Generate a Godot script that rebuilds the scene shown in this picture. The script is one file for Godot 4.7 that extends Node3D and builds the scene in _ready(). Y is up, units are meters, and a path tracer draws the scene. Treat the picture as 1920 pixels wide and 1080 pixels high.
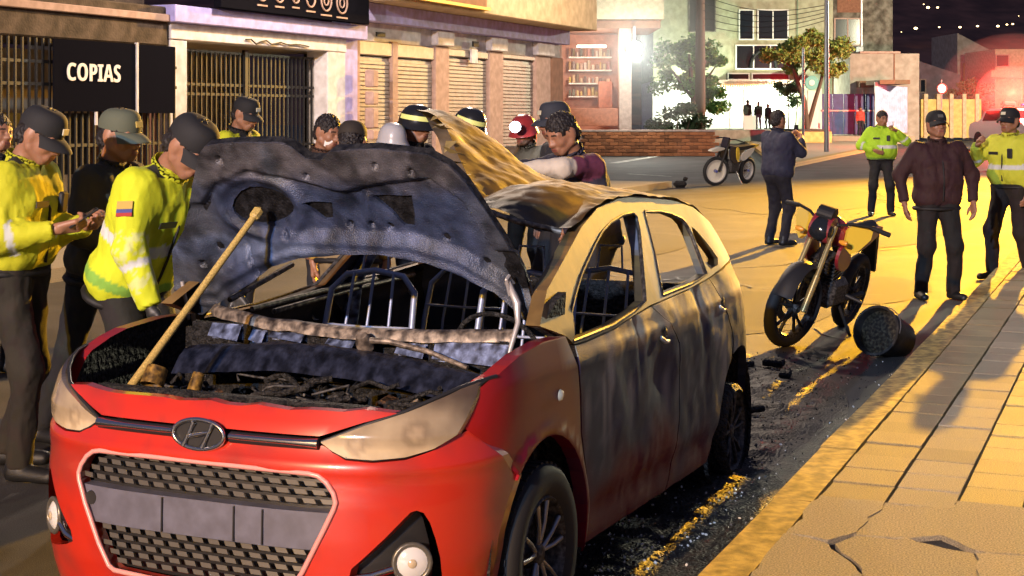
extends Node3D
# Night street: a burned red hatchback, police officers, firefighters and onlookers around it.

const SD := Vector3(0.39, 0, -0.921)      # along the street
const NN := Vector3(-0.921, 0, -0.39)     # across the street, away from the near pavement
const EYE := Vector3(0, 1.68, 0)
var M := {}
var T := {}
var MESH := {}
var rng := RandomNumberGenerator.new()
var noise := FastNoiseLite.new()
var fold := FastNoiseLite.new()


class MB:
	# collects triangles for one mesh; normals decide which side is the front
	var v := PackedVector3Array()
	var n := PackedVector3Array()
	var c := PackedColorArray()
	var x := PackedInt32Array()
	var col := Color.WHITE

	func vert(p: Vector3, nn: Vector3) -> int:
		v.append(p)
		n.append(nn)
		c.append(col)
		return v.size() - 1

	func tri(a: Vector3, b: Vector3, d: Vector3) -> void:
		var nn := (d - a).cross(b - a).normalized()
		var i := vert(a, nn)
		vert(b, nn)
		vert(d, nn)
		x.append_array([i, i + 1, i + 2])

	func quad(a: Vector3, b: Vector3, d: Vector3, e: Vector3) -> void:
		var nn := (d - a).cross(b - e).normalized()
		var i := vert(a, nn)
		vert(b, nn)
		vert(d, nn)
		vert(e, nn)
		x.append_array([i, i + 1, i + 2, i, i + 2, i + 3])

	func box(at: Vector3, size: Vector3, bas := Basis.IDENTITY, bevel := 0.0) -> void:
		var h := size / 2.0
		var b := minf(bevel, minf(h.x, minf(h.y, h.z)) * 0.9)
		for ax in 3:
			for s in [-1.0, 1.0]:
				var nn := Vector3.ZERO
				nn[ax] = s
				var p: Array[Vector3] = []
				for q in [[-1, -1], [1, -1], [1, 1], [-1, 1]]:
					var w := Vector3.ZERO
					w[ax] = s * h[ax]
					w[(ax + 1) % 3] = q[0] * (h[(ax + 1) % 3] - b)
					w[(ax + 2) % 3] = q[1] * (h[(ax + 2) % 3] - b)
					p.append(at + bas * w)
				if s > 0:
					quad(p[3], p[2], p[1], p[0])
				else:
					quad(p[0], p[1], p[2], p[3])
		if b <= 0.0:
			return
		for ax in 3:
			var u := (ax + 1) % 3
			var w2 := (ax + 2) % 3
			for su in [-1.0, 1.0]:
				for sw in [-1.0, 1.0]:
					var q: Array[Vector3] = []
					for e in [[-1, 0], [1, 0], [1, 1], [-1, 1]]:
						var w := Vector3.ZERO
						w[ax] = e[0] * (h[ax] - b)
						w[u] = su * (h[u] - (b if e[1] == 0 else 0.0))
						w[w2] = sw * (h[w2] - (0.0 if e[1] == 0 else b))
						q.append(at + bas * w)
					var nn := Vector3.ZERO
					nn[u] = su
					nn[w2] = sw
					facing(q, bas * nn)
		for sx in [-1.0, 1.0]:
			for sy in [-1.0, 1.0]:
				for sz in [-1.0, 1.0]:
					var s := Vector3(sx, sy, sz)
					var q: Array[Vector3] = [at + bas * (s * (h - Vector3(0, b, b))), at + bas * (s * (h - Vector3(b, 0, b))), at + bas * (s * (h - Vector3(b, b, 0)))]
					facing(q, bas * s)

	func facing(q: Array[Vector3], nn: Vector3) -> void:
		if (q[2] - q[0]).cross(q[1] - q[0]).dot(nn) < 0:
			q.reverse()
		if q.size() == 3:
			tri(q[0], q[1], q[2])
		else:
			quad(q[0], q[1], q[2], q[3])

	func tube(pts: Array, r, sides := 8, caps := true, closed := false) -> void:
		var m := pts.size()
		var up := Vector3.UP
		var base := v.size()
		var first: Vector3 = pts[1] - pts[0]
		if absf(first.normalized().y) > 0.9:
			up = Vector3.RIGHT
		for i in m:
			var a: Vector3 = pts[(i - 1 + m) % m if closed else maxi(i - 1, 0)]
			var b: Vector3 = pts[(i + 1) % m if closed else mini(i + 1, m - 1)]
			var d := (b - a).normalized()
			var side := d.cross(up).normalized()
			up = side.cross(d).normalized()
			var rr: float = r[i] if r is Array else r
			for k in sides:
				var an := TAU * k / sides
				var o := side * cos(an) + up * sin(an)
				vert(pts[i] + o * rr, o)
		for i in (m if closed else m - 1):
			for k in sides:
				var k2 := (k + 1) % sides
				var p := base + i * sides
				var q := base + ((i + 1) % m) * sides
				x.append_array([p + k, p + k2, q + k2, p + k, q + k2, q + k])
		if caps and not closed:
			for e in [0, m - 1]:
				var dd: Vector3 = (pts[0] - pts[1]) if e == 0 else (pts[m - 1] - pts[m - 2])
				dd = dd.normalized()
				var o := vert(pts[e], dd)
				var s0 := v.size()
				for k in sides:
					vert(v[base + e * sides + k], dd)
				for k in sides:
					x.append_array([o, s0 + k, s0 + (k + 1) % sides])

	func lathe(prof: Array, xf := Transform3D.IDENTITY, sides := 16, smooth := 0.6) -> void:
		# prof: Vector2(radius, height) from one end to the other, around local y
		var m := prof.size()
		var nr: Array = []
		for i in m - 1:
			var e: Vector2 = prof[i + 1] - prof[i]
			nr.append(Vector2(e.y, -e.x).normalized())
		for i in m - 1:
			var na: Vector2 = nr[i]
			var nb: Vector2 = nr[i]
			if i > 0 and nr[i - 1].dot(nr[i]) > smooth:
				na = (nr[i - 1] + nr[i]).normalized()
			if i < m - 2 and nr[i + 1].dot(nr[i]) > smooth:
				nb = (nr[i + 1] + nr[i]).normalized()
			var s0 := v.size()
			for k in sides + 1:
				var an := TAU * k / sides
				var d := Vector3(cos(an), 0, sin(an))
				vert(xf * (d * prof[i].x + Vector3(0, prof[i].y, 0)), (xf.basis * (d * na.x + Vector3(0, na.y, 0))).normalized())
				vert(xf * (d * prof[i + 1].x + Vector3(0, prof[i + 1].y, 0)), (xf.basis * (d * nb.x + Vector3(0, nb.y, 0))).normalized())
			for k in sides:
				var p := s0 + k * 2
				x.append_array([p, p + 1, p + 3, p, p + 3, p + 2])

	func grid(rows: Array, close_u := false, cols = null) -> void:
		# rows of points -> smooth surface
		var m := rows.size()
		var w: int = rows[0].size()
		var base := v.size()
		for i in m:
			for j in w:
				var du: Vector3 = rows[i][(j + 1) % w if close_u else mini(j + 1, w - 1)] - rows[i][(j - 1 + w) % w if close_u else maxi(j - 1, 0)]
				var dv: Vector3 = rows[mini(i + 1, m - 1)][j] - rows[maxi(i - 1, 0)][j]
				if cols != null:
					col = cols[i][j]
				vert(rows[i][j], du.cross(dv).normalized())
		for i in m - 1:
			for j in (w if close_u else w - 1):
				var p := base + i * w + j
				var q := base + i * w + (j + 1) % w
				x.append_array([p, q, q + w, p, q + w, p + w])

	func prism(poly: PackedVector2Array, depth: float, xf := Transform3D.IDENTITY) -> void:
		# polygon in local xy, from z 0 to z depth
		var t := Geometry2D.triangulate_polygon(poly)
		for i in range(0, t.size(), 3):
			for z in [0.0, depth]:
				var q: Array[Vector3] = []
				for k in 3:
					q.append(xf * Vector3(poly[t[i + k]].x, poly[t[i + k]].y, z))
				facing(q, xf.basis * Vector3(0, 0, 1 if (z > 0) == (depth > 0) and z != 0 else -signf(depth) if z == 0 else 1))
		for i in poly.size():
			var a := poly[i]
			var b := poly[(i + 1) % poly.size()]
			quad(xf * Vector3(a.x, a.y, 0), xf * Vector3(b.x, b.y, 0), xf * Vector3(b.x, b.y, depth), xf * Vector3(a.x, a.y, depth))

	func sheet(outer: PackedVector2Array, holes: Array, step: float, f: Callable, thick := 0.0, colf = null, away := Vector3.ZERO) -> void:
		# a curved sheet: the polygon (less its holes) in (u, v), laid through f; thick folds its rims inwards
		var lo := outer[0]
		var hi := outer[0]
		for p in outer:
			lo = lo.min(p)
			hi = hi.max(p)
		var seen := {}
		var nx := int(ceil((hi.x - lo.x) / step))
		var ny := int(ceil((hi.y - lo.y) / step))
		for i in nx:
			for j in ny:
				var o := lo + Vector2(i, j) * step
				var cell := PackedVector2Array([o, o + Vector2(step, 0), o + Vector2(step, step), o + Vector2(0, step)])
				var got: Array = Geometry2D.intersect_polygons(cell, outer)
				for h in holes:
					var next: Array = []
					for g in got:
						next.append_array(Geometry2D.clip_polygons(g, h))
					got = next
				for g in got:
					if g.size() < 3 or Geometry2D.is_polygon_clockwise(g):
						continue
					var id := PackedInt32Array()
					for p in g:
						var key := Vector2i((p * 20000.0).round())
						if not seen.has(key):
							var q: Vector3 = f.call(p)
							var e := 0.004
							var du: Vector3 = f.call(p + Vector2(e, 0)) - f.call(p - Vector2(e, 0))
							var dv: Vector3 = f.call(p + Vector2(0, e)) - f.call(p - Vector2(0, e))
							if colf != null:
								col = colf.call(p)
							seen[key] = vert(q, du.cross(dv).normalized())
						id.append(seen[key])
					if g.size() == 4 and g == cell:
						x.append_array([id[0], id[1], id[2], id[0], id[2], id[3]])
					else:
						var t := Geometry2D.triangulate_polygon(g)
						for k in t:
							x.append(id[k])
		if thick > 0.0:
			for loop in [outer] + holes:
				var m: int = loop.size()
				for i in m:
					var a: Vector2 = loop[i]
					var b: Vector2 = loop[(i + 1) % m]
					var cnt := maxi(1, int((b - a).length() / step))
					for k in cnt:
						var p := a.lerp(b, float(k) / cnt)
						var q := a.lerp(b, float(k + 1) / cnt)
						if colf != null:
							col = colf.call(p)
						var P: Vector3 = f.call(p)
						var Q: Vector3 = f.call(q)
						quad(P, Q, Q + away * thick, P + away * thick)

	func add(arr: Array, xf: Transform3D, recolor = null) -> void:
		var av: PackedVector3Array = arr[0]
		var an: PackedVector3Array = arr[1]
		var ac: PackedColorArray = arr[2]
		var s := v.size()
		for i in av.size():
			v.append(xf * av[i])
			n.append((xf.basis * an[i]).normalized())
			c.append(ac[i] if recolor == null else recolor)
		for k in arr[3]:
			x.append(k + s)

	func data() -> Array:
		return [v, n, c, x]

	func mesh() -> ArrayMesh:
		for i in range(0, x.size(), 3):
			var a := v[x[i]]
			if (v[x[i + 2]] - a).cross(v[x[i + 1]] - a).dot(n[x[i]] + n[x[i + 1]] + n[x[i + 2]]) < 0:
				var k := x[i + 1]
				x[i + 1] = x[i + 2]
				x[i + 2] = k
		var arr := []
		arr.resize(Mesh.ARRAY_MAX)
		arr[Mesh.ARRAY_VERTEX] = v
		arr[Mesh.ARRAY_NORMAL] = n
		arr[Mesh.ARRAY_COLOR] = c
		arr[Mesh.ARRAY_INDEX] = x
		var m := ArrayMesh.new()
		if x.size():
			m.add_surface_from_arrays(Mesh.PRIMITIVE_TRIANGLES, arr)
		return m


# ---------------------------------------------------------------- naming and materials
var taken := {}

func numbered(called: String) -> String:
	taken[called] = taken.get(called, -1) + 1
	return called if taken[called] == 0 else "%s_%03d" % [called, taken[called]]

func metas(o: Node3D, label: String, category: String, group := "") -> Node3D:
	o.set_meta("label", label)
	o.set_meta("category", category)
	if group != "":
		o.set_meta("group", group)
	return o

func thing(called: String, label: String, category: String, at := Vector3.ZERO, bas := Basis.IDENTITY, group := "") -> Node3D:
	var o := Node3D.new()
	o.name = numbered(called)
	add_child(o)
	o.transform = Transform3D(bas, at)
	return metas(o, label, category, group)

func part(called: String, m, material: Material, parent: Node3D, xf := Transform3D.IDENTITY) -> MeshInstance3D:
	var o := MeshInstance3D.new()
	o.name = called
	o.mesh = m.mesh() if m is MB else m
	o.material_override = material
	o.transform = xf
	parent.add_child(o, true)
	return o

func single(called: String, m, material: Material, label: String, category: String, group := "", xf := Transform3D.IDENTITY) -> MeshInstance3D:
	var o := part(numbered(called), m, material, self, xf)
	metas(o, label, category, group)
	return o

func structure(called: String, m, material: Material, xf := Transform3D.IDENTITY) -> MeshInstance3D:
	var o := part(called, m, material, self, xf)
	o.set_meta("kind", "structure")
	return o

func stuff(o: Node3D) -> Node3D:
	o.set_meta("kind", "stuff")
	return o

func noise_tex(key: String, freq: float, lo: Color, hi: Color, mid := 0.5, oct := 4, type := FastNoiseLite.TYPE_SIMPLEX_SMOOTH, size := 512) -> NoiseTexture2D:
	var t := NoiseTexture2D.new()
	var f := FastNoiseLite.new()
	f.seed = key.hash() % 1000
	f.noise_type = type
	f.frequency = freq
	f.fractal_octaves = oct
	t.noise = f
	t.width = size
	t.height = size
	t.seamless = true
	var g := Gradient.new()
	g.set_color(0, lo)
	g.set_color(1, hi)
	g.set_offset(0, mid - 0.32)
	g.set_offset(1, mid + 0.32)
	t.color_ramp = g
	T[key] = t
	return t

func lin(r: float, g: float, b: float) -> Color:
	return Color(r, g, b).linear_to_srgb()

func mat(key: String, c: Color, rough := 0.7, metal := 0.0, tex := "", scale := 1.0, bump := "", depth := 0.5) -> StandardMaterial3D:
	# c is a linear base colour; scale is texture repeats per metre
	var m := StandardMaterial3D.new()
	m.resource_name = key
	m.albedo_color = Color(c.r, c.g, c.b).linear_to_srgb()
	m.roughness = rough
	m.metallic = metal
	m.vertex_color_use_as_albedo = true
	if tex != "" or bump != "":
		m.uv1_triplanar = true
		m.uv1_world_triplanar = false
		m.uv1_scale = Vector3.ONE * scale
		if tex != "":
			m.albedo_texture = T[tex]
		if bump != "":
			m.heightmap_enabled = true
			m.heightmap_texture = T[bump]
			m.heightmap_scale = depth
	M[key] = m
	return m

func glow(key: String, c: Color, energy: float) -> StandardMaterial3D:
	var m := StandardMaterial3D.new()
	m.resource_name = key
	m.albedo_color = Color(0.2, 0.2, 0.2)
	m.emission_enabled = true
	m.emission = c
	m.emission_energy_multiplier = energy
	M[key] = m
	return m

func at(px: float, py: float, depth: float) -> Vector3:
	# a place at this depth in front of where the photographer stands
	return EYE + Vector3((px - 960.0) / 2800.0, -(py - 215.0) / 2800.0, -1.0) * depth

func street(t: float, n: float, y := 0.0) -> Vector3:
	return SD * t + NN * n + Vector3(0, y, 0)

func street_basis() -> Basis:
	return Basis(SD.normalized(), Vector3.UP, -NN.normalized())

func omni(at_: Vector3, c: Color, energy: float, size: float, called := "light") -> OmniLight3D:
	var l := OmniLight3D.new()
	l.name = numbered(called)
	l.light_color = c
	l.light_energy = energy
	l.light_size = size
	l.omni_range = 200.0
	l.omni_attenuation = 2.0
	l.shadow_enabled = true
	l.position = at_
	add_child(l)
	return l

func bx(at_: Vector3, size: Vector3, bevel := 0.0, bas := Basis.IDENTITY) -> MB:
	var m := MB.new()
	m.box(at_, size, bas, bevel)
	return m

func pv(a: Array) -> PackedVector2Array:
	# flat list of numbers -> points
	var p := PackedVector2Array()
	for i in range(0, a.size(), 2):
		p.append(Vector2(a[i], a[i + 1]))
	return p

func nz(p: Vector3, f: float) -> float:
	return noise.get_noise_3dv(p * f * 100.0)


func make_materials() -> void:
	rng.seed = 7
	noise.seed = 3
	noise.frequency = 0.01
	noise.fractal_octaves = 3
	fold.seed = 11
	fold.frequency = 0.07
	fold.fractal_octaves = 3
	fold.fractal_gain = 0.6
	fold.noise_type = FastNoiseLite.TYPE_SIMPLEX_SMOOTH
	noise_tex("grain", 0.09, Color(0.62, 0.62, 0.62), Color(1, 1, 1), 0.45, 5)
	noise_tex("blotch", 0.012, Color(0.87, 0.86, 0.85), Color(1, 1, 1), 0.5, 5)
	noise_tex("asphalt", 0.16, Color(0.42, 0.42, 0.43), Color(1, 1, 1), 0.5, 4)
	noise_tex("stains", 0.008, Color(0.58, 0.56, 0.54), Color(1, 1, 1), 0.45, 6)
	noise_tex("soot", 0.014, Color(0.22, 0.21, 0.22), Color(1, 1, 1), 0.5, 6)
	noise_tex("rust", 0.02, Color(0.5, 0.34, 0.22), Color(1, 1, 1), 0.5, 6)
	noise_tex("weave", 0.25, Color(0.8, 0.8, 0.8), Color(1, 1, 1), 0.5, 2)
	noise_tex("bumps", 0.06, Color(0, 0, 0), Color(1, 1, 1), 0.5, 5)
	noise_tex("fine_bumps", 0.22, Color(0, 0, 0), Color(1, 1, 1), 0.5, 3)
	noise_tex("lumps", 0.02, Color(0, 0, 0), Color(1, 1, 1), 0.5, 5)
	mat("asphalt", Color(0.11, 0.104, 0.098), 0.75, 0, "asphalt", 1.6, "fine_bumps", 0.12)
	M.asphalt.detail_enabled = true
	M.asphalt.detail_blend_mode = BaseMaterial3D.BLEND_MODE_MUL
	M.asphalt.detail_albedo = T.stains
	M.asphalt.detail_uv_layer = BaseMaterial3D.DETAIL_UV_2
	M.asphalt.uv2_triplanar = true
	M.asphalt.uv2_scale = Vector3.ONE * 0.16
	mat("concrete", Color(0.44, 0.38, 0.27), 0.88, 0, "grain", 2.2, "fine_bumps", 0.2)
	mat("kerb_yellow", Color(0.46, 0.32, 0.08), 0.8, 0, "stains", 2.6, "fine_bumps", 0.15)
	mat("paver", Color(0.42, 0.37, 0.28), 0.85, 0, "grain", 3.0, "fine_bumps", 0.12)
	mat("paver_yellow", Color(0.6, 0.48, 0.2), 0.8, 0, "grain", 3.0, "fine_bumps", 0.15)
	mat("paver_stained", Color(0.36, 0.28, 0.15), 0.8, 0, "grain", 2.6, "fine_bumps", 0.15)
	mat("joint", Color(0.06, 0.055, 0.05), 0.95, 0, "grain", 2.0)
	mat("line_white", Color(0.6, 0.58, 0.52), 0.7, 0, "stains", 0.8)
	mat("wet_ash", Color(0.034, 0.027, 0.02), 0.62, 0, "soot", 1.6, "bumps", 0.8)
	mat("plaster_cream", Color(0.6, 0.47, 0.3), 0.85, 0, "blotch", 0.5, "fine_bumps", 0.06)
	mat("plaster_white", Color(0.76, 0.73, 0.74), 0.8, 0, "blotch", 0.6, "fine_bumps", 0.06)
	mat("plaster_violet", Color(0.50, 0.47, 0.92), 0.8, 0, "blotch", 0.6, "fine_bumps", 0.06)
	mat("plaster_pink", Color(0.5, 0.34, 0.28), 0.85, 0, "blotch", 0.7, "fine_bumps", 0.06)
	mat("plaster_brown", Color(0.26, 0.12, 0.07), 0.85, 0, "blotch", 0.7, "fine_bumps", 0.06)
	mat("beam_brown", Color(0.10, 0.07, 0.05), 0.9, 0, "stains", 0.7, "bumps", 0.2)
	mat("plaster_grey", Color(0.3, 0.31, 0.25), 0.9, 0, "blotch", 0.3, "fine_bumps", 0.06)
	mat("shutter", Color(0.33, 0.28, 0.25), 0.55, 0.2, "blotch", 0.6)
	mat("iron", Color(0.009, 0.008, 0.008), 0.65, 0.0, "grain", 4.0)
	mat("dark", Color(0.015, 0.015, 0.016), 0.8, 0, "grain", 1.0)
	mat("banner", Color(0.012, 0.012, 0.017), 0.9, 0, "grain", 3.0)
	M.banner.specular_mode = BaseMaterial3D.SPECULAR_DISABLED
	mat("print_white", Color(0.8, 0.78, 0.74), 0.6)
	mat("glass_dark", Color(0.012, 0.014, 0.018), 0.12)
	mat("metal_grey", Color(0.32, 0.32, 0.33), 0.4, 0.7, "grain", 3.0)
	mat("brick", Color(0.62, 0.2, 0.07), 0.85, 0, "grain", 5.0, "bumps", 0.3)
	mat("bark", Color(0.15, 0.11, 0.075), 0.9, 0, "grain", 3.0, "bumps", 0.8)
	mat("foliage", Color(1, 1, 1), 0.6)
	M.foliage.backlight_enabled = true
	M.foliage.backlight = Color(0.2, 0.25, 0.08)
	mat("painted", Color(1, 1, 1), 0.7, 0, "blotch", 0.7)
	mat("hill", Color(0.24, 0.09, 0.05), 0.95, 0, "stains", 0.02)


func _ready() -> void:
	make_materials()
	# camera: standing on the near pavement, lens shifted so that uprights stay upright
	var cam := Camera3D.new()
	cam.name = "camera"
	cam.projection = Camera3D.PROJECTION_FRUSTUM
	cam.near = 0.1
	cam.far = 900.0
	cam.size = 0.1 * 1080.0 / 2800.0
	cam.frustum_offset = Vector2(0, -0.1 * 325.0 / 2800.0)
	cam.position = EYE
	add_child(cam)
	cam.current = true
	# night sky with town glow
	var env := Environment.new()
	env.background_mode = Environment.BG_SKY
	var sm := ProceduralSkyMaterial.new()
	sm.sky_top_color = lin(0.05, 0.06, 0.12)
	sm.sky_horizon_color = lin(0.085, 0.085, 0.13)
	sm.ground_bottom_color = lin(0.03, 0.025, 0.02)
	sm.ground_horizon_color = lin(0.06, 0.055, 0.06)
	sm.sky_curve = 0.2
	var sky := Sky.new()
	sky.sky_material = sm
	env.sky = sky
	env.background_energy_multiplier = SKY_E
	env.tonemap_mode = Environment.TONE_MAPPER_LINEAR
	env.tonemap_exposure = 1.0
	env.volumetric_fog_enabled = true
	env.volumetric_fog_density = 0.0
	env.sdfgi_enabled = true
	env.ssao_enabled = true
	env.ssil_enabled = true
	var we := WorldEnvironment.new()
	we.name = "world_environment"
	we.environment = env
	add_child(we)
	lamps()
	ground()
	left_shops()
	corner_shop()
	far_block()
	hillside()
	vegetation()
	burned_car()
	motorcycles()
	people()
	small_things()

const SKY_E := 1.5
const SODIUM := Color(1.0, 0.725, 0.16)


func street_lamp(foot: Vector3, towards: Vector3, height: float, reach: float, tint: Color, energy: float, label: String, beam := Vector3.ZERO, angle := 30.0) -> void:
	var o := thing("street_lamp", label, "street lamp", foot, Basis.IDENTITY, "street lamps along the road")
	var head := towards.normalized() * reach + Vector3(0, height, 0)
	var m := MB.new()
	m.tube([Vector3.ZERO, Vector3(0, height * 0.5, 0), Vector3(0, height - 0.6, 0), Vector3(0, height - 0.1, 0) + towards.normalized() * 0.35, head], [0.09, 0.075, 0.06, 0.05, 0.04], 10)
	m.lathe([Vector2(0.0, 0.0), Vector2(0.17, 0.0), Vector2(0.17, 0.25), Vector2(0.1, 0.3), Vector2(0.0, 0.3)], Transform3D.IDENTITY, 12)
	part("pole", m, M.metal_grey, o)
	var d := towards.normalized()
	var bas := Basis(d, Vector3.UP, d.cross(Vector3.UP))
	part("lamp_head", bx(head + d * 0.25 + Vector3(0, 0.06, 0), Vector3(0.7, 0.1, 0.28), 0.04, bas), M.metal_grey, o)
	var key := "lamp_glow_%d" % taken["street_lamp"]
	glow(key, tint, 8.0)
	part("lamp_lens", bx(head + d * 0.28 + Vector3(0, -0.01, 0), Vector3(0.5, 0.04, 0.2), 0.01, bas), M[key], o)
	var lp := foot + head + d * 0.28 + Vector3(0, -0.16, 0)
	if beam == Vector3.ZERO:
		omni(lp, tint, energy, 0.16, "lamp_light")
		return
	var l := SpotLight3D.new()
	l.name = numbered("lamp_light")
	l.light_color = tint
	l.light_energy = energy
	l.light_size = 0.16
	l.spot_range = 200.0
	l.spot_attenuation = 2.0
	l.spot_angle = angle
	l.spot_angle_attenuation = 1.0
	l.shadow_enabled = true
	add_child(l)
	l.look_at_from_position(lp, beam)


func lamps() -> void:
	# sodium lamps behind the scene on the near kerb, a white one up the street behind the photographer
	street_lamp(street(58, 1.0, 0.12), NN, 10.0, 1.4, SODIUM, 7400.0, "tall sodium street lamp at the kerb far behind the officers", street(10, -0.6), 24.5)
	street_lamp(street(75, -6.0, 0.0), NN, 9.0, 2.0, Color(1.0, 0.97, 0.82), 1300.0, "added unseen white lamp lighting the far junction and houses")  # added out of view to brighten the far block
	street_lamp(street(-20, 1.0, 0.12), NN, 8.5, 1.2, Color(0.78, 0.86, 1.0), 1000.0, "white street lamp on the near pavement behind the photographer")
	street_lamp(street(-16, 0.9, 0.12), NN, 7.0, 2.4, SODIUM, 640.0, "sodium street lamp over the road behind the photographer")
	# lamps added out of view on the shop walls to light the facade
	for q in [[18.6, "warm lamp added on an unseen bracket above the iron gate", 56.0], [28.0, "warm lamp added on an unseen bracket above the rolling shutters", 36.0]]:
		added_bracket_lamp(q[0], q[1], q[2])


func added_bracket_lamp(t: float, label: String, energy: float) -> void:  # unseen lamp added to brighten the shop fronts
	var o := thing("added_wall_lamp", label, "lamp", street(t, 12.74, 6.4), street_basis(), "lamps added on the shop walls")
	var m := MB.new()
	m.tube([Vector3(0, -0.6, 0), Vector3(0, 0.0, 0.6), Vector3(0, 0.2, 2.0), Vector3(0, 0.1, 4.1)], 0.035, 8)
	part("bracket", m, M.metal_grey, o)
	part("wall_plate", bx(Vector3(0, -0.4, 0.02), Vector3(0.25, 0.7, 0.05), 0.01), M.metal_grey, o)
	part("lamp_head", bx(Vector3(0, 0.1, 4.3), Vector3(0.28, 0.1, 0.6), 0.03), M.metal_grey, o)
	glow("added_bracket_glow", Color(1.0, 0.84, 0.6), 8.0)
	part("lamp_lens", bx(Vector3(0, 0.04, 4.3), Vector3(0.2, 0.03, 0.46)), M.added_bracket_glow, o)
	omni(street(t, 8.44, 6.3), Color(1.0, 0.9, 0.8), energy, 0.2, "added_bracket_light")


func slab(m: MB, poly: Array, top: float, bottom: float) -> void:
	# poly of (t, n) pairs
	var p: Array[Vector3] = []
	for q in poly:
		p.append(street(q[0], q[1], top))
	var flat := PackedVector2Array()
	for q in poly:
		flat.append(Vector2(q[0], q[1]))
	var t := Geometry2D.triangulate_polygon(flat)
	for i in range(0, t.size(), 3):
		var w: Array[Vector3] = [p[t[i]], p[t[i + 1]], p[t[i + 2]]]
		m.facing(w, Vector3.UP)
	for i in p.size():
		var a := p[i]
		var b := p[(i + 1) % p.size()]
		var dn := Vector3(0, bottom - top, 0)
		m.quad(a, b, b + dn, a + dn)


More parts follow.
